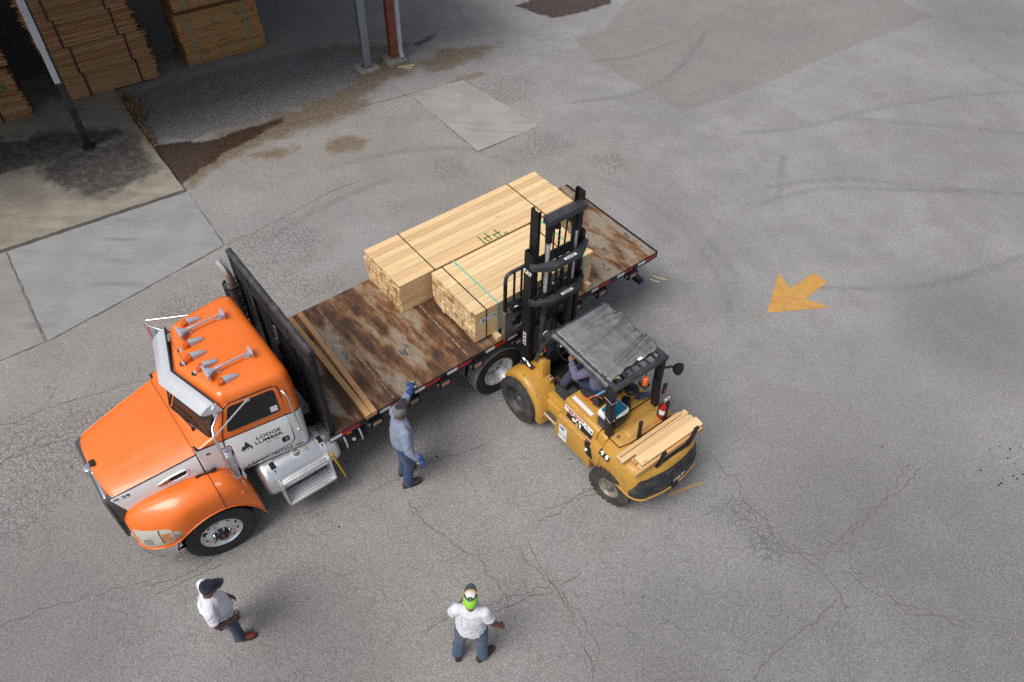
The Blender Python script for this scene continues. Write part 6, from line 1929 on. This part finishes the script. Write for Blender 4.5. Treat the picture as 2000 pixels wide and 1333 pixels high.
m = MB(); m.lathe([(.055, .07), (.06, .10), (.045, .115), (.02, .12)], axis='y', n=16); hb_m = m.mesh('hub', M['steel_grey'], smooth=40)
m = MB(); m.cyl((.10, .035, 0), (.10, .065, 0), .014, .012, 6)
ln_m = m.mesh('lug_nut', M['steel_grey'])
for nm, x, y, z, yaw, ty, rim in (('f', 0, .685, .425, 0, ft, fr_m), ('f', 0, -.685, .425, PI, ft, fr_m), ('r', -2.10, .59, .365, R(12), rt, rr_m), ('r', -2.10, -.59, .365, PI + R(12), rt, rr_m)):
    o = bpy.data.objects.new('wheel', ty); C.objects.link(o); o.parent = fork; o.location = (x, y, z); o.rotation_euler = (0, 0, yaw)
    for k in range(6 if y > 0 else 0):
        q = bpy.data.objects.new('lug_nut', ln_m); C.objects.link(q); q.parent = o; q.rotation_euler = (0, k * PI / 3, 0); q.location = (0, .022 if nm == 'f' else 0, 0)
    for n_, me in (('rim', rim), ('hub', hb_m)):
        q = bpy.data.objects.new(n_, me); C.objects.link(q); q.parent = o
        if nm == 'f' and n_ == 'hub':
            q.location = (0, -.02, 0)
fb('steer_axle', M['dark'], (-2.2, -2.0, -.5, .5, .25, .5))

# --- things riding on the forklift
def ride(o, x, y, z, rz=0.):
    o.location = F2W(x, y, z); o.rotation_euler = (0, 0, FYAW + rz); return o
# offcut boards between the stakes
rb = random.Random(4)
def offcut(x, y, z, L, w, h, mat, lab, yaw=0., roll=0.):
    o = bpy.data.objects.new('board', board_mesh(L, w, h, M[mat], .002)); C.objects.link(o)
    o.rotation_euler = (roll, 0, FYAW + PI / 2 + yaw); o.location = F2W(x, y, z)
    return tag(o, lab, 'board', 'offcut boards on the forklift')
offcut(-2.17, -.02, 1.215, 1.42, .085, .036, 'pine_pale', 'narrow offcut board nearest the driver in the forklift load')
offcut(-2.155, .03, 1.252, 1.25, .060, .036, 'pine', 'slim strip lying on the front offcut of the forklift load', .01)
offcut(-2.25, .00, 1.215, 1.38, .060, .060, 'pine_pale', 'square offcut batten second from the driver in the forklift load', -.01)
offcut(-2.345, -.06, 1.205, 1.20, .10, .05, 'timber', 'orange toned short offcut in the middle of the forklift load')
offcut(-2.33, -.12, 1.262, 1.15, .12, .038, 'pine', 'wide offcut with a broken end on top of the forklift load', .008)
offcut(-2.43, -.08, 1.300, 1.24, .150, .036, 'pine_pale', 'widest pale board on top of the forklift load', -.012, R(-8))
offcut(-2.46, .02, 1.215, 1.05, .09, .06, 'pine', 'short block ended board under the wide one on the forklift', .01)
offcut(-2.535, .02, 1.235, 1.36, .045, .095, 'timber', 'rough brown edged board standing against the rear stakes', .0)
# cooler
cool = thing('cooler', 'small blue and white drinks cooler strapped by the near rear pillar', 'cooler', F2W(-1.62, .30, 1.168), FYAW + R(4))
m = MB(); m.loft([[Vector((x * q, y * q, z)) for x, y in rounded([(-.135, -.19), (.135, -.19), (.135, .19), (-.135, .19)], .03)] for z, q in ((0, .93), (.03, .97), (.25, 1.0))]); m.build('tub', M['cooler_blue'], cool)
m = MB(); m.loft([[Vector((x * q, y * q, z)) for x, y in rounded([(-.14, -.195), (.14, -.195), (.14, .195), (-.14, .195)], .035)] for z, q in ((.252, .99), (.255, 1.02), (.315, 1.02), (.325, .98))]); m.build('lid', M['ink_white'], cool)
m = MB(); m.loft([[Vector((x, y, z)) for x, y in rounded([(-.12, -.175), (.12, -.175), (.12, .15), (-.12, .15)], .03)] for z in (.322, .345)]); m.build('lid_top', M['cooler_lid'], cool, bevel=.006)
m = MB(); m.tube([(-.15, -.2, .14), (.15, -.2, .12), (.15, .2, .13), (-.15, .2, .12), (-.15, -.2, .14)], .005, 5); m.build('elastic_cord', M['rubber'], cool)
# extinguisher
ext = thing('fire_extinguisher', 'red fire extinguisher with white label strapped to the far stake post', 'fire extinguisher', F2W(-2.00, -.365, 1.18), FYAW)
m = MB(); m.lathe([(.02, 0), (.055, .004), (.062, .02), (.062, .29), (.055, .33), (.03, .36), (.025, .38), (.01, .385)], n=22); m.build('cylinder', M['red_metal'], ext, smooth=40)
m = MB(); m.lathe([(.0635, .13), (.0635, .23)], n=22); m.f = [f for f in m.f if len(f) == 4]; m.mi = [0] * len(m.f); m.build('paper_label', M['ink_white'], ext, smooth=40)
m = MB(); m.bx(-.012, .012, -.07, .03, .385, .41).bx(-.01, .01, -.09, .0, .43, .445).cyl((0, 0, .375), (0, 0, .43), .018); m.build('valve', M['alu_soft'], ext)
m = MB(); m.bx(-.014, .014, .03, .055, .40, .43); m.build('seal_tag', M['ink_green'], ext)
m = MB(); m.tube([(0, .03, .40), (.02, .09, .36), (.03, .075, .2), (.03, .07, .08)], .010, 6); m.build('hose', M['ink'], ext)
# gloves left on the hood
gl_ = thing('work_gloves', 'pair of dark work gloves dropped beside the bowl on the hood', 'gloves', F2W(-1.50, -.40, 1.168), FYAW + .6)
for k, (dx, a) in enumerate(((-.06, .3), (.06, -.4))):
    m = MB()
    m.loft([[Vector((x, y, z)) for x, y, z in ((q, -w, .004), (q, w, .004), (q, w * .9, h), (q, -w * .9, h))] for q, w, h in ((-.11, .05, .03), (-.05, .045, .035), (.02, .05, .03), (.05, .048, .026))])
    for j in range(4):
        m.tube([(.04, -.036 + .024 * j, .015), (.09, -.04 + .027 * j, .018), (.12, -.042 + .028 * j, .012)], [.013, .012, .008], 6)
    m.tube([(-.03, .045, .015), (.01, .085, .018), (.04, .095, .012)], [.014, .013, .009], 6)
    o = m.build('glove', M['glove_dark'], gl_, bevel=.005, smooth=60); o.location = (dx, dx * .4, .012 * k); o.rotation_euler = (0, 0, a)
# ---------------------------------------------------------------- people
def caps(m, pts, rs, n=10):
    """swept-sphere limb"""
    pts = [Vector(p) for p in pts]
    m.tube(pts, rs, n)
    for p, r in zip(pts, rs):
        m.ball(p, r, 6)
def ell(m, rings, n=20):
    """loft of (centre, rx, ry) ellipses; x forward, y across"""
    m.loft([[Vector(c) + Vector((rx * math.cos(2 * PI * k / n), ry * math.sin(2 * PI * k / n), 0)) for k in range(n)] for c, rx, ry in rings])
def voxel(m, name, mat, parent, vox, smooth=6, wrinkle=None):
    o = m.build(name, mat, parent, smooth=0)
    bake(o, [('REMESH', dict(mode='VOXEL', voxel_size=vox, use_smooth_shade=True)), ('SMOOTH', dict(iterations=smooth, factor=.5))])
    if wrinkle:
        amp, fr, st = wrinkle
        me = o.data
        me.calc_loop_triangles()
        nor = [v.normal.copy() for v in me.vertices]
        for v, nn in zip(me.vertices, nor):
            p = Vector((v.co.x * fr * st[0], v.co.y * fr * st[1], v.co.z * fr * st[2]))
            q = noise.noise(p) * .6 + noise.noise(p * 2.1 + Vector((3, 1, 7))) * .4
            v.co += nn * (1 - abs(q) * 2.2) * amp
    o.data.materials.clear(); o.data.materials.append(mat)
    o.data.polygons.foreach_set('use_smooth', [True] * len(o.data.polygons)); o.data.update()
    return o
def hand(m, wrist, d, n, s, curl=.5, k=1.0, thumb_in=.5):
    """palm, four fingers and a thumb; d: along the hand, n: where the palm looks, s: +1 when the thumb is on the side d x n"""
    w = Vector(wrist); d = Vector(d).normalized(); n = Vector(n); n = (n - d * n.dot(d)).normalized(); lat = d.cross(n) * s
    L = [.072, .080, .074, .058]; off = [.030, .010, -.010, -.029]
    caps(m, [w - d * .02, w + d * .03], [.026 * k, .030 * k], 8)
    for i in range(4):
        kn = w + d * (.088 + (.004, .008, .004, -.006)[i]) * k + lat * off[i] * k
        caps(m, [w + lat * off[i] * .6 * k + d * .012, kn], [.0155 * k, .0125 * k], 8)
        p = kn; a = 0.12; seg = [.46, .30, .24]
        for j, q in enumerate(seg):
            a += curl * (.75, .95, .7)[j]
            dd = (d * math.cos(a) + n * math.sin(a)).normalized()
            p2 = p + dd * L[i] * q * k * 1.05
            r = (.0098, .0088, .0078)[j] * k
            caps(m, [p, p2], [r, r * .92], 8); p = p2
    b = w + d * .022 * k + lat * .026 * k
    t1 = b + (d * .55 + lat * .75 + n * .30).normalized() * .042 * k
    t2 = t1 + (d * .85 + lat * (.35 - .5 * thumb_in) + n * (.25 + .5 * thumb_in)).normalized() * .034 * k
    t3 = t2 + (d * .9 - lat * .15 * thumb_in + n * (.2 + .5 * thumb_in)).normalized() * .026 * k
    caps(m, [b, t1, t2, t3], [.017 * k, .0125 * k, .0105 * k, .0085 * k], 8)
def rot_about(p, piv, yaw=0., pitch=0., roll=0.):
    Mx = Matrix.Rotation(yaw, 3, 'Z') @ Matrix.Rotation(pitch, 3, 'Y') @ Matrix.Rotation(roll, 3, 'X')
    return Vector(piv) + Mx @ (Vector(p) - Vector(piv))
def person(label, loc, yaw, J, skin_m, shirt, trousers, boots, cap=None, sleeve='long', scale=1.0, head_yaw=0., head_pitch=0., gloves=None, belt=True, shirt_ext=None, girth=1.0, group='people in the yard', hair='hair', hands=None, seated=False):
    t = thing('person', label, 'person', loc, yaw, group)
    t.scale = (scale,) * 3
    V = {k: Vector(v) for k, v in J.items() if not isinstance(v, float)}
    pel, neck = V['pelvis'], V['neck']
    sp = neck - pel; up = sp.normalized()
    mid = pel + sp * .5 + V.get('belly', Vector((0, 0, 0)))
    hd = neck + up * .085 + Vector((.02, 0, .06))
    if 'head' in V:
        hd = V['head']
    HM = Matrix.Translation(hd) @ Matrix.Rotation(head_yaw, 4, 'Z') @ Matrix.Rotation(head_pitch, 4, 'Y')
    hp = lambda x, y, z: HM @ Vector((x, y, z))
    # ---- body, one continuous figure
    m = MB()
    k0 = len(m.v)
    m.ball((0, 0, .015), 1, 12, (.098, .078, .122)); m.ball((.03, 0, -.055), 1, 8, (.066, .060, .066))
    for s in (1, -1):
        m.ball((-.005, s * .079, -.005), 1, 6, (.026, .011, .034))
        m.ball((.083, s * .030, .022), 1, 5, (.016, .026, .010))
    m.tube([(.088, 0, .020), (.112, 0, -.018), (.092, 0, -.030)], [.010, .015, .012], 8)
    m.ball((.088, 0, -.058), 1, 5, (.012, .024, .007)); m.ball((.078, 0, -.088), 1, 6, (.022, .026, .018))
    for i in range(k0, len(m.v)):
        m.v[i] = HM @ m.v[i]
    caps(m, [neck - up * .04, neck.lerp(hd, .55), hd - Vector((0, 0, .04))], [.064, .056, .055])
    g = girth
    sh_y = (V['shL'] - V['shR']).normalized()
    ell(m, [(pel - up * .05, .10 * g, .145 * g), (pel + up * .06, .10 * g, .15 * g), (mid, .095 * g, .14 * g), (neck - up * .16, .10, .165), (neck - up * .03, .06, .09)])
    for s in 'LR':
        caps(m, [neck - up * .05, V['sh' + s]], [.05, .052])
        caps(m, [V['sh' + s], V['sh' + s].lerp(V['el' + s], .5), V['el' + s], V['el' + s].lerp(V['wr' + s], .35), V['wr' + s]], [.052, .048, .039, .040, .027])
        hpv = pel + sh_y * (.095 if s == 'L' else -.095) - up * .04
        V['hip' + s] = hpv
        caps(m, [hpv, hpv.lerp(V['kn' + s], .5), V['kn' + s], V['kn' + s].lerp(V['an' + s], .35), V['an' + s]], [.088, .072, .052, .052, .036])
        h = (hands or {}).get(s)
        if h:
            hand(m, V['wr' + s], *h)
    body = voxel(m, 'body', skin_m, t, .0078, 3)
    for s in (1, -1):
        m = MB(); m.ball(hp(.0835, s * .031, .012), .0115, 6); e = m.build('eye', M['ink_white'], t, smooth=60)
        m = MB(); m.ball(hp(.0915, s * .031, .012), .0055, 5); m.build('iris', M['ink'], e, smooth=60)
    # hair
    m = MB(); k0 = len(m.v); m.ball((-.012, 0, .028), 1, 10, (.100, .083, .116))
    m.v = [HM @ (Vector((p.x, p.y, max(p.z, -.055 + max(0, p.x) * 1.1)))) for p in m.v]
    m.build('hair', M[hair], t, smooth=60)
    # ---- trousers
    m = MB()
    waist = pel + up * .085
    ell(m, [(waist, .118 * g, .160 * g), (pel + up * .02, .128 * g, .175 * g), (pel - up * .06, .125 * g, .180 * g)])
    for s in 'LR':
        if seated:
            caps(m, [V['hip' + s], V['hip' + s].lerp(V['kn' + s], .5), V['kn' + s], V['kn' + s].lerp(V['an' + s], .5), V['an' + s]], [.108, .098, .080, .072, .064])
        else:
            caps(m, [V['hip' + s], V['hip' + s].lerp(V['kn' + s], .5), V['kn' + s], V['kn' + s].lerp(V['an' + s], .5), V['an' + s] + Vector((0, 0, .0))], [.112 * g, .098 * g, .079, .074, .076])
    voxel(m, 'jeans', M[trousers], t, .011, 4, (.006, 14, (.6, .6, 1.5)))
    if belt:
        m = MB(); n = 28
        rx, ry = .126 * g, .168 * g; b0 = waist - up * .005
        m.loft([[b0 + up * dz + Vector((q * rx * math.cos(2 * PI * k / n), q * ry * math.sin(2 * PI * k / n), 0)) for k in range(n)] for q, dz in ((1, -.016), (1.03, -.016), (1.03, .018), (1, .018))])
        m.build('belt', M['leather'], t, smooth=50)
    # ---- shirt
    m = MB()
    hem = -.02 if shirt_ext is None else shirt_ext
    ell(m, [(pel + up * hem, .132 * g, .180 * g), (pel + up * (hem + .08), .136 * g, .182 * g), (mid, .132 * g, .176 * g), (neck - up * .20, .130, .190), (neck - up * .09, .108, .185), (neck - up * .015, .072, .095)])
    for s in 'LR':
        caps(m, [neck - up * .06, V['sh' + s]], [.060, .070])
        a, b, c = V['sh' + s], V['el' + s], V['wr' + s]
        if sleeve == 'long':
            caps(m, [a, a.lerp(b, .5), b, b.lerp(c, .5), b.lerp(c, .93)], [.080, .068, .060, .054, .044])
        else:
            caps(m, [a, a.lerp(b, .45)], [.074, .068]); m.cyl(a.lerp(b, .40), a.lerp(b, .66), .066, .070, 16)
    sh = voxel(m, 'shirt', M[shirt], t, .0105, 4, (.010, 7.0, (1.3, 1.3, .9)))
    # collar
    if sleeve == 'long':
        m = MB(); c = neck.lerp(hd, .12); n = 20
        m.loft([[c + Vector(((r_ * math.cos(2 * PI * k / n)) * 1.05, r_ * math.sin(2 * PI * k / n), dz)) for k in range(n)] for r_, dz in ((.088, -.045), (.074, .018), (.070, .018), (.078, -.045))]); m.build('collar', M[shirt], t, smooth=40)
    # ---- boots
    for s in 'LR':
        a = V['an' + s]; ty = J.get('toe' + s, 0.)
        Mx = Matrix.Translation((a.x, a.y, a.z - .09)) @ Matrix.Rotation(ty, 4, 'Z')
        if seated:
            Mx = Matrix.Translation((a.x, a.y, a.z - .09))
        m = MB()
        prof = [(-.085, .035, .075), (-.075, .042, .135), (-.02, .046, .15), (.03, .046, .115), (.09, .050, .085), (.15, .050, .070), (.19, .040, .055), (.215, .018, .035)]
        rings = []
        for x, w, h in prof:
            rings.append([Mx @ Vector((x, w * math.sin(2 * PI * k / 14), .02 + h * .5 * (1 - math.cos(2 * PI * k / 14)))) for k in range(14)])
        m.loft(rings)
        caps(m, [Mx @ Vector((-.01, 0, .08)), Mx @ Vector((-.005, 0, .15))], [.05, .052])
        bo = voxel(m, 'boot', M[boots], t, .009, 3)
        m = MB(); m.prism([(-.09, -.035), (-.04, -.044), (.02, -.040), (.10, -.054), (.18, -.046), (.222, -.015), (.222, .015), (.18, .046), (.10, .054), (.02, .040), (-.04, .044), (-.09, .035)], 'z', .0, .028, Mx); m.build('sole', M['sole'], bo, bevel=.004)
    # ---- gloves
    if gloves:
        for s in 'LR':
            h = (hands or {}).get(s)
            if not h:
                continue
            m = MB(); h2 = list(h); h2[4 if len(h) > 4 else 3:] = []
            args = list(h); 
            kk = (args[4] if len(args) > 4 else 1.0) * 1.22
            hand(m, V['wr' + s], args[0], args[1], args[2], args[3], kk)
            gl = voxel(m, 'glove', M['glove_cream'], t, .0065, 2)
            d = Vector(args[0]).normalized(); n_ = Vector(args[1]); n_ = (n_ - d * n_.dot(d)).normalized(); w = V['wr' + s]
            m = MB(); caps(m, [w - d * .085, w - d * .03], [.056, .046]); lat = d.cross(n_)
            for q in (-.028, 0, .028):
                caps(m, [w + lat * q - n_ * .012, w + d * .10 + lat * q - n_ * .014], [.027, .021])
            voxel(m, 'glove_back', M['glove_blue'], gl, .008, 2)
    # ---- cap
    if cap:
        front, back, brimm = cap[:3]
        tilt = Matrix.Rotation(R(6), 4, 'Y')
        CM = HM @ tilt
        n, k = 32, 8
        def crown(sel, nm, mat, off=0.):
            m = MB(); vs = {}; fs = []
            for i in range(k + 1):
                e = PI / 2 * i / k
                for j in range(n + 1):
                    a = -PI + 2 * PI * j / n
                    r = math.cos(e) ** .62; z = math.sin(e) ** 1.25
                    vs[i, j] = CM @ Vector((-.006 - .040 * math.sin(e) ** 2 + (.113 + off) * r * math.cos(a), (.093 + off) * r * math.sin(a), .045 + (.098 + off) * z))
            idx = {}; L = []
            for i in range(k):
                for j in range(n):
                    if sel(-PI + 2 * PI * (j + .5) / n, (i + .5) / k):
                        q = []
                        for key in ((i, j), (i, j + 1), (i + 1, j + 1), (i + 1, j)):
                            if key not in idx:
                                idx[key] = len(L); L.append(vs[key])
                            q.append(idx[key])
                        fs.append(q)
            m.add(L, fs)
            bmv = m.build(nm, mat, t, smooth=60, solid=.004)
            return bmv
        fr = crown(lambda a, e: abs(a) < 1.15, 'cap_front', M[front])
        bk = crown(lambda a, e: abs(a) >= 1.15, 'cap_back', M[back])
        m = MB()
        for a in (1.15, -1.15, PI, 2.1, -2.1, 0) if len(cap) > 3 else (0, 1.05, 2.1, PI, -1.05, -2.1):
            m.tube([CM @ Vector((-.006 - .040 * math.sin(e) ** 2 + .1155 * math.cos(e) ** .62 * math.cos(a), .0955 * math.cos(e) ** .62 * math.sin(a), .045 + .1005 * math.sin(e) ** 1.25)) for e in [PI / 2 * q / 10 for q in range(11)]], .0022, 4)
        m.ball(CM @ Vector((-.046, 0, .146)), .007, 5)
        m.build('cap_seam', M[cap[3]] if len(cap) > 3 else M[front], bk, smooth=60)
        if len(cap) > 4:
            pa = crown(lambda a, e: abs(a) < .85 and .12 < e < .80, 'cap_patch', M[cap[4]], .004)
            pa.parent = fr
            m = MB(); m.tube([CM @ Vector((-.006 + .119 * math.cos(a), .098 * math.sin(a), .052)) for a in [-1.0 + 2.0 * q / 14 for q in range(15)]], .006, 5); m.build('cap_braid', M['ink_yellow'], fr, smooth=60)
        m = MB(); L = []
        for i in range(7):
            q = i / 6
            for j in range(15):
                a = -1.12 + 2.24 * j / 14
                x = -.006 + .113 * math.cos(a); y = .093 * math.sin(a)
                L.append(CM @ Vector((x + q * (.085 * math.cos(a * .75) ** .7), y * (1 - .12 * q), .046 - .018 * q * q - .022 * (abs(a) / 1.12) ** 2 * q)))
        m.add(L, [(i * 15 + j, i * 15 + j + 1, (i + 1) * 15 + j + 1, (i + 1) * 15 + j) for i in range(6) for j in range(14)])
        m.build('cap_brim', M[brimm], fr, smooth=60, solid=.004)
    return t, body, sh, HM
STAND = dict(pelvis=(0, 0, .97), neck=(.0, 0, 1.53), shL=(-.01, .185, 1.455), shR=(-.01, -.185, 1.455))

# man in the blue-grey shirt, left hand up on the bed
J = dict(STAND, neck=(.02, .01, 1.52), shL=(.03, .185, 1.46), shR=(-.03, -.205, 1.44), elL=(.24, .33, 1.36), wrL=(.43, .485, 1.40), elR=(-.06, -.34, 1.19), wrR=(.08, -.42, .96),
         knL=(.03, .10, .52), anL=(.0, .11, .09), knR=(.015, -.11, .52), anR=(-.05, -.12, .09), toeL=.10, toeR=-.15)
person('man in blue grey shirt and jeans resting a blue gloved hand on the truck bed', (-1.585, 6.44, 0), R(35), J, M['skin_tan'], 'shirt_blue', 'denim_mid', 'boot_brown',
       cap=('cap_black', 'cap_grey', 'cap_black', 'cap_grey'), head_yaw=R(40), head_pitch=R(-20), gloves=True, shirt_ext=.02, scale=1.03,
       hands={'L': ((.55, .8, -.12), (0, 0, -1), -1, .25), 'R': ((.25, -.10, -1), (.3, .9, 0), -1, .55)}, girth=1.1)
# man with the navy cap, hands clasped in front
J = dict(STAND, pelvis=(.02, -.07, .97), neck=(-.01, -.14, 1.50), shL=(-.03, .075, 1.42), shR=(-.06, -.345, 1.42), belly=(-.03, -.01, 0), head=(.055, -.15, 1.655), elL=(-.02, .14, 1.13), wrL=(.15, .02, 1.0), elR=(-.06, -.42, 1.13), wrR=(.14, -.35, 1.0),
         knL=(.0, .12, .52), anL=(-.09, .13, .09), knR=(.06, -.14, .52), anR=(.06, -.17, .09), toeL=.15, toeR=-.30)
p2 = person('man in white T-shirt and navy cap standing near the truck nose', (-3.68, 3.955, 0), R(32), J, M['skin_dark'], 'shirt_white', 'denim_dark', 'boot_red',
       cap=('navy', 'navy', 'navy'), sleeve='short', head_yaw=R(10), head_pitch=R(6), shirt_ext=-.10, scale=.95, girth=1.25,
       hands={'L': ((.8, -.4, -.4), (-.3, -.7, -.3), -1, .6), 'R': ((.75, .45, -.4), (-.3, .8, -.3), 1, .6)})
# man with the lime cap, seen from behind
J = dict(STAND, pelvis=(.0, 0, .98), neck=(.02, .0, 1.52), shL=(.0, .168, 1.45), shR=(.0, -.168, 1.45), elL=(.05, .265, 1.19), wrL=(.25, .15, 1.08), elR=(-.03, -.275, 1.19), wrR=(.03, -.40, .985),
         knL=(.0, .15, .53), anL=(-.05, .20, .09), knR=(.0, -.13, .53), anR=(-.04, -.14, .09), toeL=.25, toeR=-.75, belly=(.0, 0, 0))
p3 = person('man in white T-shirt and lime green cap standing with his back turned', (-.405, 3.745, 0), R(86), J, M['skin_brown'], 'shirt_white', 'denim', 'boot_dark',
       cap=('cap_charcoal', 'cap_lime', 'cap_charcoal', 'lime_piping', 'ink_white'), sleeve='short', head_yaw=R(6), head_pitch=R(-24), shirt_ext=-.07, scale=.98, girth=1.08,
       hands={'L': ((.9, -.2, -.3), (0, -.8, -.3), -1, .5), 'R': ((.30, -.10, -.95), (-.2, .9, -.1), 1, .5)})
# driver seated under the canopy
J = dict(pelvis=(-1.06, .03, 1.335), neck=(-.97, .05, 1.80), shL=(-.99, .235, 1.73), shR=(-.95, -.13, 1.73), elL=(-.80, .32, 1.47), wrL=(-.535, .19, 1.465), elR=(-.72, -.25, 1.47), wrR=(-.45, -.12, 1.45),
         knL=(-.60, .19, 1.27), anL=(-.44, .20, .87), knR=(-.58, -.14, 1.26), anR=(-.36, -.12, .87), head=(-.90, .05, 1.955))
person('driver in violet checked shirt sitting at the wheel of the forklift', (FX, FY, 0), FYAW, J, M['skin_tan'], 'shirt_purple', 'trouser_navy', 'boot_dark',
       cap=('cap_black', 'cap_black', 'cap_black'), head_pitch=R(12), belt=False, shirt_ext=-.03, seated=True,
       hands={'L': ((.75, -.35, .25), (.3, -.6, -.3), -1, .75), 'R': ((.8, .3, .1), (.3, .6, -.4), 1, .8)})

# prints on the two T-shirts, laid onto the cloth by ray casting
def on_shirt(sh, pts, org, xdir, zdir, ray, mat, w, name='shirt_print', label=None):
    """pts: strokes in metres on a plane before the cloth, dropped onto it"""
    from mathutils.bvhtree import BVHTree
    bv = BVHTree.FromPolygons([v.co.copy() for v in sh.data.vertices], [tuple(p.vertices) for p in sh.data.polygons])
    m = MB(); x_, z_, r_ = Vector(xdir).normalized(), Vector(zdir).normalized(), Vector(ray).normalized()
    for st in pts:
        P = []
        for a, b in zip(st, st[1:]):
            a, b = Vector(a), Vector(b); n = max(1, int((b - a).length / .012))
            P += [a.lerp(b, i / n) for i in range(n)]
        P.append(Vector(st[-1]))
        Q = []
        for p in P:
            h = bv.ray_cast(Vector(org) + x_ * p[0] + z_ * p[1], r_)
            if h[0] is not None:
                Q.append(h[0] + h[1] * .003)
        if len(Q) > 1:
            m.tube(Q, w, 4)
    if m.v:
        return m.build(name, mat, sh, smooth=0)
TEX = [[(-.13, .12), (-.13, .0), (-.19, -.0)][:2] + [(-.06, .0)], [(-.13, .12), (-.05, .12), (-.05, .05), (.10, .01), (.12, -.05), (.09, -.12), (.02, -.16), (-.02, -.22), (-.06, -.17), (-.10, -.13), (-.16, -.11)]]
HOUSE = [[(-.10, -.08), (-.10, .10), (-.02, .10), (-.02, -.02), (.06, -.045), (.14, -.03), (.14, -.11)], [(-.02, -.02), (.0, -.10)], [(.02, -.115), (.06, -.13)], [(.075, -.13), (.10, -.145)], [(.085, -.165), (.11, -.17)]]
# back of the man in the lime cap (his back is local -x)
on_shirt(p3[2], HOUSE, (-.6, 0, 1.33), (0, -1, 0), (0, 0, 1), (1, 0, 0), M['ink_grey'], .0016)
on_shirt(p2[2], TEX, (-.6, -.02, 1.33), (0, -1, 0), (0, 0, 1), (1, 0, 0), M['ink_grey'], .0016)
FLAG = [[(-.02, .012), (-.02, -.012)], [(-.012, .014), (-.012, -.014)], [(-.004, .014), (-.004, -.012)], [(.004, .012), (.004, -.010)]]
for sh_ in (p2[2], p3[2]):
    oy = -.6; zc = 1.26; xc = -.03 if sh_ is p3[2] else .01
    on_shirt(sh_, FLAG, (xc, oy, zc), (1, 0, 0), (0, 0, 1), (0, 1, 0), M['ink_blue'], .005, 'sleeve_print')
    on_shirt(sh_, [[(.012, .004), (.026, .012)]], (xc, oy, zc), (1, 0, 0), (0, 0, 1), (0, 1, 0), M['ink_red'], .003, 'sleeve_print')

# ---------------------------------------------------------------- small things on the ground
def stick(a, b, w, h, mat, lab, name='wood_strip', z=0.):
    A, B_ = Vector((*a, 0)), Vector((*b, 0)); L = (B_ - A).length
    m = MB(); m.bx(-L / 2, L / 2, -w / 2, w / 2, 0, h)
    o = m.build(name, M[mat], None, bevel=.002, seg=1); d_ = B_ - A
    o.location = (A + B_) / 2 + Vector((0, 0, .001 + z)); o.rotation_euler = (0, 0, math.atan2(d_.y, d_.x))
    return tag(o, lab, 'wood strip')
stick((2.51, 6.27), (3.09, 6.51), .055, .018, 'old_wood', 'weathered lath on the asphalt behind the forklift counterweight')
stick((2.70, 11.18), (2.89, 11.10), .035, .012, 'pine_pale', 'shorter pale wood chip on the asphalt behind the truck tail')
stick((2.79, 11.28), (3.03, 11.17), .022, .012, 'pine_pale', 'longer pale wood chip on the asphalt behind the truck tail')
stick((-3.28, 19.22), (-2.87, 19.37), .035, .015, 'pine', 'longer yellow splinter lying by the rust red post', z=.0)
stick((-3.12, 19.17), (-2.92, 19.22), .03, .015, 'pine', 'shorter yellow splinter lying by the rust red post')
dm = MB(); rr = random.Random(9)
for i in range(150):
    x, y = rr.uniform(-9, 11), rr.uniform(3.2, 20); a = rr.uniform(0, PI); L = rr.uniform(.02, .09); w = rr.uniform(.006, .016)
    q = Matrix.Translation((x, y, .002)) @ Matrix.Rotation(a, 4, 'Z')
    dm.bx(-L / 2, L / 2, -w / 2, w / 2, 0, rr.uniform(.004, .010), q)
o = dm.build('litter', M['old_wood'], None, smooth=0); o['kind'] = 'stuff'
